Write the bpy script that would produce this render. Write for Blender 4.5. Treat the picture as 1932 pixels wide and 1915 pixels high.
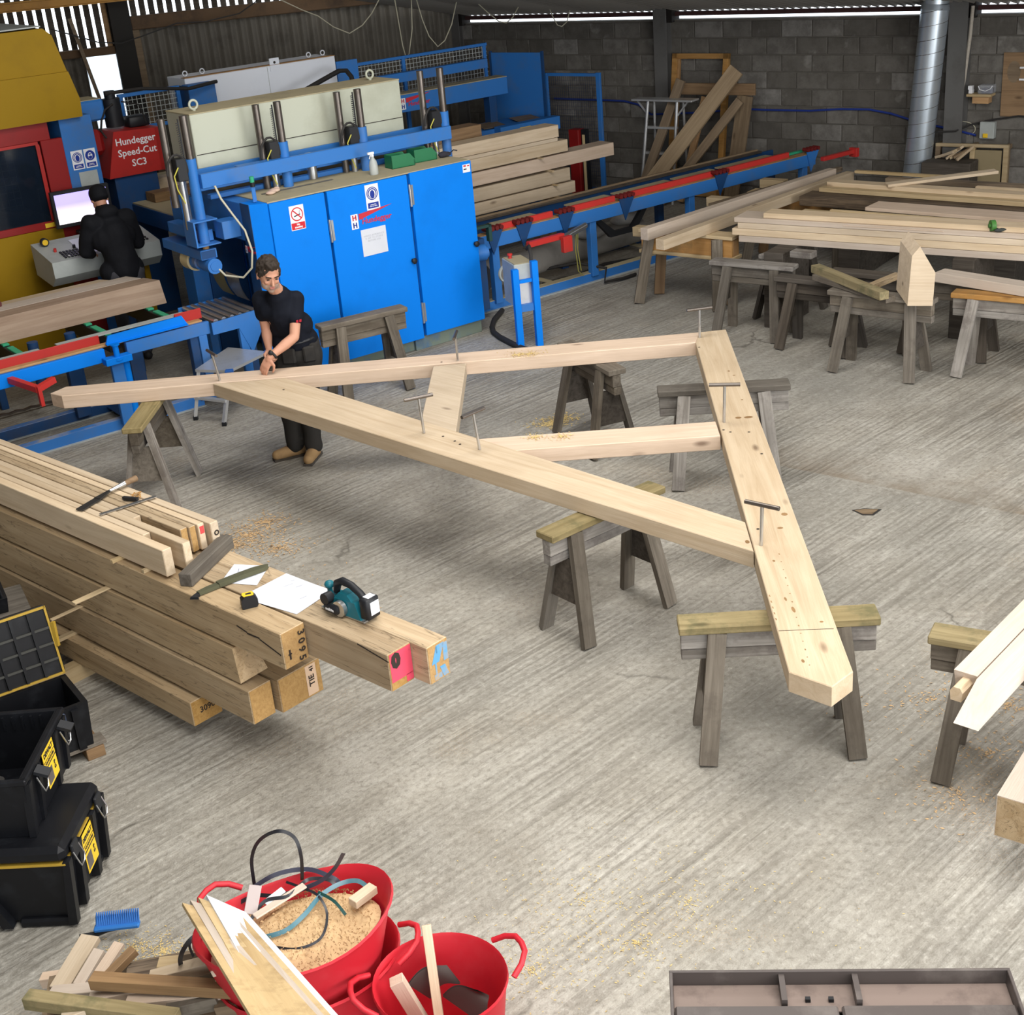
import bpy, math, random
from mathutils import Matrix, Vector
from math import sin, cos, pi, radians, degrees, atan2, hypot, sqrt
random.seed(7)
for _o in list(bpy.data.objects): bpy.data.objects.remove(_o, do_unlink=True)
SC = bpy.context.scene
COL = SC.collection
# ------------------------------------------------------------------ camera
H = 4.1; FPX = 2560.0; PITCH = .4243; ROLL = -.0884
_c, _s = cos(PITCH), sin(PITCH)
CR = Matrix(((cos(ROLL), -sin(ROLL), 0), (sin(ROLL), cos(ROLL), 0), (0, 0, 1))) @ Matrix(((1, 0, 0), (0, -_s, -_c), (0, _c, -_s)))
cam = bpy.data.cameras.new('camera'); camo = bpy.data.objects.new('camera', cam); COL.objects.link(camo)
cam.sensor_fit = 'HORIZONTAL'; cam.sensor_width = 36.0; cam.lens = FPX / 1932.0 * 36.0
cam.clip_start = .05; cam.clip_end = 200
_X, _D, _F = CR[0], CR[1], CR[2]
camo.matrix_world = Matrix(((_X[0], -_D[0], -_F[0], 0), (_X[1], -_D[1], -_F[1], 0), (_X[2], -_D[2], -_F[2], H), (0, 0, 0, 1)))
SC.camera = camo
# ------------------------------------------------------------------ sky and light
W = bpy.data.worlds.new('overcast_sky'); SC.world = W; W.use_nodes = True
_bg = W.node_tree.nodes['Background']; _bg.inputs[0].default_value = (.86, .93, 1, 1); _bg.inputs[1].default_value = 2.2
def area_light(name, loc, target, sx, sy, power, col):
    l = bpy.data.lights.new(name, 'AREA'); l.shape = 'RECTANGLE'; l.size = sx; l.size_y = sy; l.energy = power; l.color = col
    o = bpy.data.objects.new(name, l); COL.objects.link(o); o.location = loc
    o.rotation_euler = (Vector(target) - Vector(loc)).to_track_quat('-Z', 'Y').to_euler()
    return o
area_light('rooflight_front', (1.6, 3.0, 6.3), (1.2, 3.6, 0), 6.0, 4.5, 520, (1, .97, .92))
area_light('rooflight_middle', (1.2, 10.0, 6.3), (1.0, 10.4, 0), 7.0, 2.4, 420, (1, .97, .92))
area_light('rooflight_back', (.6, 15.0, 5.6), (.6, 15.2, 0), 7.0, 1.2, 95, (1, .97, .92))
area_light('doorway_daylight', (8.2, 2.6, 2.5), (0, 7.4, .6), 5.0, 4.2, 470, (1, .985, .96))
area_light('doorway_behind', (4.2, -3.6, 3.2), (1.0, 10, 1.0), 5.0, 4.6, 230, (1, .985, .96))
SC.view_settings.view_transform = 'Standard'; SC.view_settings.look = 'None'
SC.view_settings.exposure = 0.45; SC.view_settings.gamma = 1.0; SC.view_settings.use_curve_mapping = False
# ------------------------------------------------------------------ frames
def T(x, y, z=0): return Matrix.Translation((x, y, z))
def RZ(d): return Matrix.Rotation(radians(d), 4, 'Z')
def RX(d): return Matrix.Rotation(radians(d), 4, 'X')
def RY(d): return Matrix.Rotation(radians(d), 4, 'Y')
I4 = Matrix.Identity(4)
MF = T(-.140, 13.515) @ RZ(35)           # the machine line: x along the conveyor, y away from the doors
PF = T(-1.83, 6.325) @ RZ(-44)           # the big timber pile
WF = T(1.878, 20.4145) @ RZ(-39.8)       # the block wall
CF = T(-.12, 22.079) @ RZ(17)            # the corrugated wall
def at(x, y, z=0.0):
    """a measured point of the photograph carried onto the level plane z"""
    d = CR.transposed() @ Vector(((x - 966) / FPX, (y - 957.5) / FPX, 1)); t = (z - H) / d.z
    return Vector((0, 0, H)) + d * t
# ------------------------------------------------------------------ mesh collector
class MB:
    def __init__(s): s.v = []; s.f = []; s.m = []; s.k = 0; s.T = None
    def av(s, p):
        p = Vector(p)
        if s.T is not None: p = s.T @ p
        s.v.append((p.x, p.y, p.z)); return len(s.v) - 1
    def af(s, *i): s.f.append(i); s.m.append(s.k)
    def face(s, pts): s.af(*[s.av(p) for p in pts]); return s
    def hexa(s, b, t):
        i = [s.av(p) for p in b] + [s.av(p) for p in t]; n = len(b)
        s.af(*i[:n][::-1]); s.af(*i[n:])
        for a in range(n): c = (a + 1) % n; s.af(i[a], i[c], i[n + c], i[n + a])
        return s
    def box(s, x0, x1, y0, y1, z0, z1, ch=0):
        if ch <= 0:
            return s.hexa([(x0, y0, z0), (x1, y0, z0), (x1, y1, z0), (x0, y1, z0)], [(x0, y0, z1), (x1, y0, z1), (x1, y1, z1), (x0, y1, z1)])
        c = ch; X = (x0, x1); Y = (y0, y1); Z = (z0, z1); d = {}
        for a in (0, 1):
            for b in (0, 1):
                for e in (0, 1):
                    sx, sy, sz = (1 - 2 * a) * c, (1 - 2 * b) * c, (1 - 2 * e) * c
                    d[a, b, e, 0] = s.av((X[a], Y[b] + sy, Z[e] + sz)); d[a, b, e, 1] = s.av((X[a] + sx, Y[b], Z[e] + sz)); d[a, b, e, 2] = s.av((X[a] + sx, Y[b] + sy, Z[e]))
        for a in (0, 1):
            q = [d[a, 0, 0, 0], d[a, 1, 0, 0], d[a, 1, 1, 0], d[a, 0, 1, 0]]; s.af(*(q if a else q[::-1]))
            q = [d[0, a, 0, 1], d[1, a, 0, 1], d[1, a, 1, 1], d[0, a, 1, 1]]; s.af(*(q[::-1] if a else q))
            q = [d[0, 0, a, 2], d[1, 0, a, 2], d[1, 1, a, 2], d[0, 1, a, 2]]; s.af(*(q if a else q[::-1]))
        for a in (0, 1):
            for b in (0, 1):
                s.af(d[a, b, 0, 0], d[a, b, 0, 1], d[a, b, 1, 1], d[a, b, 1, 0]); s.af(d[a, 0, b, 0], d[a, 0, b, 2], d[a, 1, b, 2], d[a, 1, b, 0]); s.af(d[0, a, b, 1], d[0, a, b, 2], d[1, a, b, 2], d[1, a, b, 1])
                for e in (0, 1): s.af(d[a, b, e, 0], d[a, b, e, 1], d[a, b, e, 2])
        return s
    def bar(s, p0, p1, w, h, up=(0, 0, 1), ch=0, a0=0, a1=0):
        """a bar from p0 to p1, w across and h along up (centred)"""
        p0 = Vector(p0); p1 = Vector(p1); d = (p1 - p0); L = d.length; d.normalize(); u = Vector(up); y = u.cross(d)
        if y.length < 1e-4: y = Vector((0, 1, 0)).cross(d)
        y.normalize(); z = d.cross(y); M = Matrix.Identity(4)
        for r in range(3): M[r][0] = d[r]; M[r][1] = y[r]; M[r][2] = z[r]; M[r][3] = p0[r]
        o = s.T; s.T = M if o is None else o @ M
        s.box(0, L, -w / 2, w / 2, -h / 2, h / 2, ch); s.T = o; return s
    def cyl(s, p0, p1, r, n=12, r2=None, caps=True):
        p0 = Vector(p0); p1 = Vector(p1); d = (p1 - p0).normalized(); r2 = r if r2 is None else r2
        a = Vector((0, 0, 1)).cross(d)
        if a.length < 1e-3: a = Vector((1, 0, 0))
        a.normalize(); b = d.cross(a)
        A = [s.av(p0 + (a * cos(2 * pi * k / n) + b * sin(2 * pi * k / n)) * r) for k in range(n)]
        B = [s.av(p1 + (a * cos(2 * pi * k / n) + b * sin(2 * pi * k / n)) * r2) for k in range(n)]
        for k in range(n): j = (k + 1) % n; s.af(A[k], A[j], B[j], B[k])
        if caps: s.af(*A[::-1]); s.af(*B)
        return s
    def tube(s, pts, r, n=7, closed=False):
        P = [Vector(p) for p in pts]; R = []; a = None; m = len(P)
        for i in range(m):
            d = (P[(i + 1) % m] - P[i - 1]) if closed or 0 < i < m - 1 else (P[1] - P[0] if i == 0 else P[-1] - P[-2])
            d.normalize()
            if a is None:
                a = Vector((0, 0, 1)).cross(d)
                if a.length < 1e-3: a = Vector((1, 0, 0))
            a = a - d * a.dot(d); a.normalize(); b = d.cross(a)
            rr = r[i] if isinstance(r, (list, tuple)) else r
            R.append([s.av(P[i] + (a * cos(2 * pi * k / n) + b * sin(2 * pi * k / n)) * rr) for k in range(n)])
        for i in range(m if closed else m - 1):
            A, B = R[i], R[(i + 1) % m]
            for k in range(n): j = (k + 1) % n; s.af(A[k], A[j], B[j], B[k])
        if not closed: s.af(*R[0][::-1]); s.af(*R[-1])
        return s
    def prism(s, poly, z0, z1): return s.hexa([(x, y, z0) for x, y in poly], [(x, y, z1) for x, y in poly])
    def extr(s, pts, vec):
        v = Vector(vec); return s.hexa([Vector(p) for p in pts], [Vector(p) + v for p in pts])
    def lathe(s, prof, n=20, c=(0, 0, 0), sx=1, sy=1, cap0=False, cap1=False):
        R = [[s.av((c[0] + r * sx * cos(2 * pi * k / n), c[1] + r * sy * sin(2 * pi * k / n), c[2] + z)) for k in range(n)] for r, z in prof]
        for A, B in zip(R, R[1:]):
            for k in range(n): j = (k + 1) % n; s.af(A[k], A[j], B[j], B[k])
        if cap0: s.af(*R[0][::-1])
        if cap1: s.af(*R[-1])
        return s
    def ell(s, c, r, n=14, m=9, M=None):
        o = s.T; B = T(*c) @ (M if M is not None else I4); s.T = B if o is None else o @ B
        pr = [(sin(pi * i / m), -cos(pi * i / m)) for i in range(1, m)]
        R = [[s.av((r[0] * q * cos(2 * pi * k / n), r[1] * q * sin(2 * pi * k / n), r[2] * z)) for k in range(n)] for q, z in pr]
        a = s.av((0, 0, -r[2])); b = s.av((0, 0, r[2])); s.T = o
        for A, B2 in zip(R, R[1:]):
            for k in range(n): j = (k + 1) % n; s.af(A[k], A[j], B2[j], B2[k])
        for k in range(n): j = (k + 1) % n; s.af(a, R[0][j], R[0][k]); s.af(R[-1][k], R[-1][j], b)
        return s
    def grid(s, fn, nu, nv):
        I = [[s.av(fn(i / nu, j / nv)) for j in range(nv + 1)] for i in range(nu + 1)]
        for i in range(nu):
            for j in range(nv): s.af(I[i][j], I[i + 1][j], I[i + 1][j + 1], I[i][j + 1])
        return s
    def ring(s, c, r0, r1, n=24, ax='z'):
        def q(r, k):
            a = 2 * pi * k / n; x, y = r * cos(a), r * sin(a)
            return (c[0] + x, c[1] + y, c[2]) if ax == 'z' else (c[0] + x, c[1], c[2] + y)
        for k in range(n): s.face([q(r0, k), q(r1, k), q(r1, k + 1), q(r0, k + 1)])
        return s
WM = {}
def mesh(name, mb, mats, smooth=False):
    me = bpy.data.meshes.new(name); me.from_pydata(mb.v, [], mb.f)
    for m in (mats if isinstance(mats, (list, tuple)) else [mats]): me.materials.append(m)
    if isinstance(mats, (list, tuple)): me.polygons.foreach_set('material_index', mb.m)
    if smooth: me.polygons.foreach_set('use_smooth', [True] * len(me.polygons))
    me.update(); return me
def smooth_by_angle(me, deg=40):
    import bmesh
    bm = bmesh.new(); bm.from_mesh(me); lim = radians(deg)
    bmesh.ops.recalc_face_normals(bm, faces=bm.faces)
    for e in bm.edges: e.smooth = not (len(e.link_faces) == 2 and e.calc_face_angle(0) > lim)
    for f in bm.faces: f.smooth = True
    bm.to_mesh(me); bm.free()
def tag(o, label=None, cat=None, group=None, kind=None):
    if label: o['label'] = label
    if cat: o['category'] = cat
    if group: o['group'] = group
    if kind: o['kind'] = kind
    return o
def obj(name, mb, mats, parent=None, mw=I4, smooth=False):
    me = mb if isinstance(mb, bpy.types.Mesh) else mesh(name, mb, mats, False)
    if smooth and not isinstance(mb, bpy.types.Mesh): smooth_by_angle(me, smooth if smooth is not True else 40)
    o = bpy.data.objects.new(name, me); COL.objects.link(o); o.matrix_basis = mw; WM[o.name] = mw.copy()
    if parent is not None: o.parent = parent; o.matrix_parent_inverse = WM[parent.name].inverted()
    return o
def thing(name, label, cat, mw=I4, group=None):
    o = bpy.data.objects.new(name, None); COL.objects.link(o); o.empty_display_size = .1; o.matrix_basis = mw; WM[o.name] = mw.copy()
    return tag(o, label, cat, group)
def along(p0, p1, up=(0, 0, 1)):
    """frame with x from p0 to p1, origin at p0"""
    p0 = Vector(p0); p1 = Vector(p1); d = (p1 - p0).normalized(); y = Vector(up).cross(d)
    if y.length < 1e-4: y = Vector((0, 1, 0))
    y.normalize(); z = d.cross(y); M = Matrix.Identity(4)
    for r in range(3): M[r][0] = d[r]; M[r][1] = y[r]; M[r][2] = z[r]; M[r][3] = p0[r]
    return M
def plank(name, p0, p1, w, h, mat, parent=None, up=(0, 0, 1), ch=.003, roll=0):
    """one piece of timber, grain along its own x; p0 and p1 are the centres of its ends"""
    M = along(p0, p1, up) @ RX(roll); L = (Vector(p1) - Vector(p0)).length
    return obj(name, MB().box(0, L, -w / 2, w / 2, -h / 2, h / 2, ch), mat, parent, M)
def text(body, size, mat, parent, mw, name='lettering', bold=.0, align='CENTER', thick=.0006, shear=0, space=1.0):
    cu = bpy.data.curves.new(name, 'FONT'); cu.body = body; cu.size = size; cu.align_x = align; cu.align_y = 'CENTER'
    cu.offset = bold; cu.extrude = thick; cu.shear = shear; cu.space_character = space; cu.resolution_u = 2
    t = bpy.data.objects.new(name, cu); COL.objects.link(t)
    bpy.context.view_layer.update()
    me = bpy.data.meshes.new_from_object(t.evaluated_get(bpy.context.evaluated_depsgraph_get()))
    bpy.data.objects.remove(t, do_unlink=True); bpy.data.curves.remove(cu)
    me.materials.clear(); me.materials.append(mat); me.name = name
    return obj(name, me, None, parent, mw)
def remeshed(mb, voxel, smooth=4, fac=.5):
    """the union of what mb holds as one continuous skin"""
    me = bpy.data.meshes.new('skin'); me.from_pydata(mb.v, [], mb.f)
    t = bpy.data.objects.new('skin', me); COL.objects.link(t)
    r = t.modifiers.new('r', 'REMESH'); r.mode = 'VOXEL'; r.voxel_size = voxel; r.use_smooth_shade = True
    if smooth: q = t.modifiers.new('s', 'SMOOTH'); q.iterations = smooth; q.factor = fac
    bpy.context.view_layer.update()
    out = bpy.data.meshes.new_from_object(t.evaluated_get(bpy.context.evaluated_depsgraph_get()))
    bpy.data.objects.remove(t, do_unlink=True); bpy.data.meshes.remove(me)
    out.polygons.foreach_set('use_smooth', [True] * len(out.polygons)); return out
# ------------------------------------------------------------------ materials
def S(r, g, b):
    f = lambda c: (c / 255 / 12.92) if c / 255 <= .04045 else ((c / 255 + .055) / 1.055) ** 2.4
    return (f(r), f(g), f(b), 1)
class NT:
    def __init__(s, name, rough=.6, spec=.3, metal=0):
        s.m = bpy.data.materials.new(name); s.m.use_nodes = True; s.t = s.m.node_tree; s.b = s.t.nodes['Principled BSDF']
        s.b.inputs['Roughness'].default_value = rough; s.b.inputs['Specular IOR Level'].default_value = spec; s.b.inputs['Metallic'].default_value = metal
    def n(s, typ, ins={}, **kw):
        d = s.t.nodes.new(typ)
        for k, v in kw.items(): setattr(d, k, v)
        for k, v in ins.items():
            if isinstance(v, bpy.types.NodeSocket): s.t.links.new(v, d.inputs[k])
            else: d.inputs[k].default_value = v
        return d
    def base(s, sock): s.t.links.new(sock, s.b.inputs['Base Color'])
    def co(s, scale=(1, 1, 1), rot=(0, 0, 0), kind='Object', loc=None):
        c = s.n('ShaderNodeTexCoord').outputs[kind]; k = {'Vector': c, 'Scale': scale, 'Rotation': rot}
        if loc is not None: k['Location'] = loc
        return s.n('ShaderNodeMapping', k).outputs[0]
    def noise(s, vec, sc=1, det=4, rough=.55, dist=0):
        return s.n('ShaderNodeTexNoise', {'Vector': vec, 'Scale': sc, 'Detail': det, 'Roughness': rough, 'Distortion': dist}).outputs['Fac']
    def ramp(s, fac, stops, interp='LINEAR'):
        r = s.n('ShaderNodeValToRGB', {'Fac': fac}); e = r.color_ramp; e.interpolation = interp
        while len(e.elements) < len(stops): e.elements.new(.5)
        for el, (p, c) in zip(e.elements, stops): el.position = p; el.color = c if len(c) == 4 else (*c, 1)
        return r.outputs[0]
    def mix(s, fac, a, b, mode='MIX'):
        x = s.n('ShaderNodeMix', data_type='RGBA', blend_type=mode)
        for sock, v in ((x.inputs[0], fac), (x.inputs[6], a), (x.inputs[7], b)):
            if isinstance(v, bpy.types.NodeSocket): s.t.links.new(v, sock)
            else: sock.default_value = v
        return x.outputs[2]
    def math(s, op, a, b=0.0, clamp=False):
        x = s.n('ShaderNodeMath', {0: a, 1: b}, operation=op); x.use_clamp = clamp; return x.outputs[0]
    def bump(s, h, dist=.01, strength=.5):
        x = s.n('ShaderNodeBump', {'Height': h, 'Distance': dist, 'Strength': strength}); s.t.links.new(x.outputs[0], s.b.inputs['Normal']); return x
    def rnd(s): return s.n('ShaderNodeObjectInfo').outputs['Random']
G0, G1 = (0, 0, 0, 1), (1, 1, 1, 1)
def paint(name, c, rough=.45, dirt=None, amt=.35, sc=3.0, spec=.35, metal=0, cov=.5):
    m = NT(name, rough, spec, metal)
    dirt = dirt or tuple(x * .55 for x in c[:3]) + (1,)
    k = m.noise(m.co(), sc, 6, .65); f = m.ramp(k, [(cov, G0), (cov + .22, (amt, amt, amt, 1))])
    m.base(m.mix(f, c, dirt)); return m.m
def wood(name, c1, c2, knot=.35, sc=1.0, rough=.62, tint=.16, stain=None, check=0.0):
    m = NT(name, rough, .22)
    r = m.rnd(); off = m.n('ShaderNodeCombineXYZ', {0: m.math('MULTIPLY', r, 37.), 1: m.math('MULTIPLY', r, 11.), 2: m.math('MULTIPLY', r, 23.)}).outputs[0]
    v = m.n('ShaderNodeVectorMath', {0: m.n('ShaderNodeTexCoord').outputs['Object'], 1: off}, operation='ADD').outputs[0]
    g = m.n('ShaderNodeMapping', {'Vector': v, 'Scale': (.55 * sc, 9 * sc, 9 * sc)}).outputs[0]
    a = m.noise(g, 2.2, 5, .6, .9); fine = m.noise(m.n('ShaderNodeMapping', {'Vector': v, 'Scale': (3 * sc, 70 * sc, 70 * sc)}).outputs[0], 2, 2, .6)
    col = m.ramp(a, [(.3, c2), (.62, c1)])
    col = m.mix(m.math('MULTIPLY', fine, .22), col, tuple(x * .62 for x in c2[:3]) + (1,))
    blot = m.noise(v, 1.7 * sc, 3, .6); col = m.mix(m.ramp(blot, [(.45, G0), (.75, (.4, .4, .4, 1))]), col, tuple(x * .8 for x in c2[:3]) + (1,))
    if knot:
        vo = m.n('ShaderNodeTexVoronoi', {'Vector': m.n('ShaderNodeMapping', {'Vector': v, 'Scale': (1.6 * sc, 4.2 * sc, 4.2 * sc)}).outputs[0], 'Scale': 1.5}); vo.feature = 'F1'
        kf = m.ramp(vo.outputs['Distance'], [(.045, G1), (.16, G0)]); gate = m.math('GREATER_THAN', m.n('ShaderNodeSeparateColor', {0: vo.outputs['Color']}).outputs[0], 1 - knot)
        col = m.mix(m.math('MULTIPLY', m.math('MULTIPLY', kf, gate), .75), col, (c2[0] * .25, c2[1] * .2, c2[2] * .18, 1))
    if check:
        cr = m.noise(m.n('ShaderNodeMapping', {'Vector': v, 'Scale': (1.1, 16, 16)}).outputs[0], 1.6, 3, .5, .5)
        col = m.mix(m.ramp(cr, [(.485, G0), (.5, (check,) * 3 + (1,)), (.515, G0)]), col, (.05, .035, .02, 1))
    if stain:
        sf = m.noise(v, 4.5, 5, .7); col = m.mix(m.ramp(sf, [(.5, G0), (.66, (.75, .75, .75, 1))]), col, stain)
    hsv = m.n('ShaderNodeHueSaturation', {'Saturation': m.math('ADD', 1 - tint * .6, m.math('MULTIPLY', r, tint * 1.2)), 'Value': m.math('ADD', 1 - tint, m.math('MULTIPLY', m.n('ShaderNodeTexWhiteNoise', {'W': r}, noise_dimensions='1D').outputs[0], tint * 1.6)), 'Color': col})
    m.base(hsv.outputs[0]); m.bump(m.math('ADD', fine, a), .002, .5); return m.m
def plain(name, c, rough=.5, spec=.3, metal=0, emit=0):
    m = NT(name, rough, spec, metal); m.b.inputs['Base Color'].default_value = c
    if emit: m.b.inputs['Emission Color'].default_value = c; m.b.inputs['Emission Strength'].default_value = emit
    k = m.noise(m.co(), 9, 3); m.base(m.mix(m.ramp(k, [(.4, G0), (.8, (.14, .14, .14, 1))]), c, tuple(x * .7 for x in c[:3]) + (1,)))
    return m.m
OAK = wood('fresh_oak', (.67, .545, .395, 1), (.54, .415, .28, 1), .30)
OAKP = wood('pink_oak', (.66, .525, .415, 1), (.55, .42, .315, 1), .22)
OAKB = wood('sawn_oak', (.53, .40, .25, 1), (.39, .275, .155, 1), .45, check=.55)
OAKE = wood('oak_end_grain', (.50, .315, .13, 1), (.36, .21, .08, 1), .15, 2.5)
OAKPALE = wood('pale_planed_oak', (.60, .51, .43, 1), (.51, .42, .34, 1), .06)
PINE = wood('pine', (.60, .47, .29, 1), (.46, .34, .19, 1), .30)
PINEO = wood('orange_pine', (.50, .29, .12, 1), (.38, .20, .075, 1), .30, stain=(.22, .15, .07, 1))
GREY = wood('weathered_grey_timber', (.205, .18, .148, 1), (.105, .088, .070, 1), .25, 1.2, .85, .3, stain=(.10, .085, .07, 1))
GREYL = wood('bleached_grey_timber', (.36, .335, .305, 1), (.18, .162, .142, 1), .2, 1.2, .85, .25, stain=(.14, .12, .11, 1))
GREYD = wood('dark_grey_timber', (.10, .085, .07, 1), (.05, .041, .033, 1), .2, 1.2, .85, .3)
MOSS = wood('mossy_plank', (.36, .295, .165, 1), (.22, .175, .09, 1), .25, 1.1, .8, .2, stain=(.12, .115, .06, 1))
BARK = wood('bark_edged_timber', (.20, .15, .105, 1), (.045, .033, .026, 1), .3, 2.2, .9, .25)
BROWN = wood('brown_timber', (.30, .19, .10, 1), (.19, .115, .06, 1), .25)
OLDBRN = wood('old_brown_timber', (.27, .20, .13, 1), (.16, .115, .075, 1), .25)
PLY = wood('plywood', (.62, .47, .27, 1), (.48, .34, .18, 1), .05, .6, stain=(.33, .23, .12, 1))
BLUE = paint('blue_machine_paint', (.0015, .20, .78, 1), .5, (.002, .15, .60, 1), .5, 1.4, .12)
BLUEM = paint('mid_blue_paint', (.028, .165, .50, 1), .5, (.10, .15, .24, 1), .5, 2.6)
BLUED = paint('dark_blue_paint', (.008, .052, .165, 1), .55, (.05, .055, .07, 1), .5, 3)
BLUEDUST = paint('dusty_blue_paint', (.03, .17, .52, 1), .6, (.36, .33, .27, 1), .9, 3.2, cov=.44)
DUST = paint('sawdust_covered_steel', (.40, .345, .22, 1), .85, (.24, .22, .16, 1), .6, 3)
RED = paint('red_machine_paint', (.42, .022, .018, 1), .45, (.22, .02, .018, 1), .5, 4)
REDB = paint('bright_red_paint', (.56, .035, .03, 1), .45, (.36, .05, .04, 1), .5, 5)
REDD = paint('dark_red_paint', (.27, .010, .010, 1), .5, (.14, .01, .01, 1), .5, 3)
YEL = paint('yellow_machine_paint', (.30, .18, .009, 1), .5, (.21, .125, .010, 1), .5, 2.2, .1)
CREAM = paint('cream_enamel', (.46, .48, .39, 1), .45, (.33, .33, .25, 1), .5, 2)
LGREY = paint('light_grey_enamel', (.72, .76, .84, 1), .4, (.60, .64, .72, 1), .4, 2)
GREYP = paint('grey_enamel', (.40, .43, .42, 1), .5, (.28, .30, .29, 1), .5, 4)
GREENP = plain('green_plastic', (.012, .155, .062, 1), .45, .4)
GREENPAD = plain('green_pad', (.035, .36, .19, 1), .6)
STEEL = paint('bright_steel', (.55, .56, .57, 1), .28, (.34, .33, .31, 1), .5, 7, .5, .9)
STEELD = paint('dark_steel_rod', (.16, .14, .125, 1), .35, (.09, .065, .045, 1), .6, 6, .5, .8)
GALV = paint('galvanised_steel', (.62, .70, .78, 1), .34, (.50, .57, .63, 1), .6, 6, .5, .75)
ALU = paint('aluminium', (.62, .63, .64, 1), .38, (.42, .42, .41, 1), .5, 8, .5, .6)
BLACK = plain('black_plastic', (.012, .013, .016, 1), .5, .35)
BLACKT = paint('black_toolbox_plastic', (.0045, .005, .007, 1), .45, (.022, .025, .03, 1), .6, 7, .3, cov=.54)
RUBBER = plain('dark_rubber', (.028, .026, .025, 1), .7)
WHITE = plain('white_print', (.78, .79, .82, 1), .6)
PAPER = paint('paper', (.64, .66, .72, 1), .7, (.56, .59, .67, 1), .4, 4)
SIGNB = plain('sign_blue', (.012, .035, .28, 1), .5)
SIGNR = plain('sign_red', (.58, .018, .03, 1), .5)
LOGOR = plain('logo_red', (.55, .03, .05, 1), .5)
YTAG = plain('yellow_label', (.80, .52, .03, 1), .5)
YLT = plain('yellow_trim', (.42, .27, .035, 1), .55)
TUB = paint('red_rubber_tub', (.50, .014, .026, 1), .5, (.56, .07, .085, 1), .5, 2.4, .4)
CREAMPL = plain('cream_plastic', (.62, .50, .28, 1), .5)
GLOSSY = plain('dark_screen', (.012, .012, .016, 1), .15, .5)
TEAL = plain('teal_plastic', (.008, .125, .165, 1), .42, .4)
INK = plain('black_ink', (.03, .022, .018, 1), .8)
PINKP = paint('pink_spray', (.62, .06, .11, 1), .8, (.06, .03, .03, 1), .95, 9, cov=.55)
BLUEP = paint('blue_chalk_paint', (.10, .30, .52, 1), .8, (.42, .28, .12, 1), .9, 12, cov=.45)
CONDUIT = paint('old_conduit', (.46, .42, .36, 1), .7, (.2, .17, .14, 1), .7, 9)
CORD = plain('white_cord', (.55, .52, .40, 1), .6)
BLUECORD = plain('blue_air_hose', (.02, .045, .26, 1), .5)
SKIN = paint('skin', (.52, .27, .18, 1), .55, (.42, .19, .125, 1), .5, 14, .3)
HAIR = paint('dark_hair', (.028, .02, .015, 1), .75, (.07, .052, .04, 1), .6, 60)
SHIRT = paint('navy_shirt', (.006, .0075, .013, 1), .85, (.012, .014, .022, 1), .5, 12, .15)
TROUS = paint('dark_work_trousers', (.030, .028, .026, 1), .85, (.012, .012, .013, 1), .7, 7, .15)
JACKET = paint('black_jacket', (.006, .0065, .009, 1), .8, (.011, .012, .016, 1), .5, 12, .2)
BOOT = paint('tan_boot', (.34, .215, .10, 1), .8, (.2, .12, .06, 1), .6, 14)
CHIPS = paint('sawdust', (.56, .39, .22, 1), .95, (.36, .22, .10, 1), .8, 60, .1)
CHIPSY = paint('yellow_sawdust', (.62, .47, .21, 1), .95, (.50, .34, .12, 1), .8, 60, .1)
DSHEET = paint('dark_rubber_sheet', (.085, .075, .07, 1), .45, (.16, .14, .135, 1), .6, 5)
CHEST = paint('brown_black_steel', (.075, .062, .058, 1), .42, (.20, .175, .16, 1), .65, 3.2, .45, cov=.5)
CHESTIN = paint('rusty_tray', (.19, .145, .125, 1), .6, (.07, .05, .045, 1), .7, 6)
POLYB = plain('blue_polythene', (.03, .12, .42, 1), .35)
def glass(name, c, rough=.1, alpha=.35):
    m = NT(name, rough, .5); m.b.inputs['Base Color'].default_value = c; m.b.inputs['Alpha'].default_value = alpha
    k = m.noise(m.co(), 4, 3); m.base(m.mix(k, c, tuple(x * .7 for x in c[:3]) + (1,))); return m.m
DGLASS = glass('tinted_window', (.012, .02, .035, 1), .08, .72)
CLEARP = glass('clear_plastic', (.6, .62, .66, 1), .2, .4)
MILKY = glass('milky_plastic', (.62, .66, .64, 1), .3, .72)
def screen_mat():
    m = NT('monitor_screen', .3); g = m.n('ShaderNodeSeparateXYZ', {0: m.co()}).outputs[2]
    c = m.ramp(g, [(.0, (.95, .9, .72, 1)), (.2, (.75, .7, .9, 1)), (.3, (.42, .36, .9, 1))]); m.base(c)
    m.t.links.new(c, m.b.inputs['Emission Color']); m.b.inputs['Emission Strength'].default_value = .9; return m.m
SCREEN = screen_mat()
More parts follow.
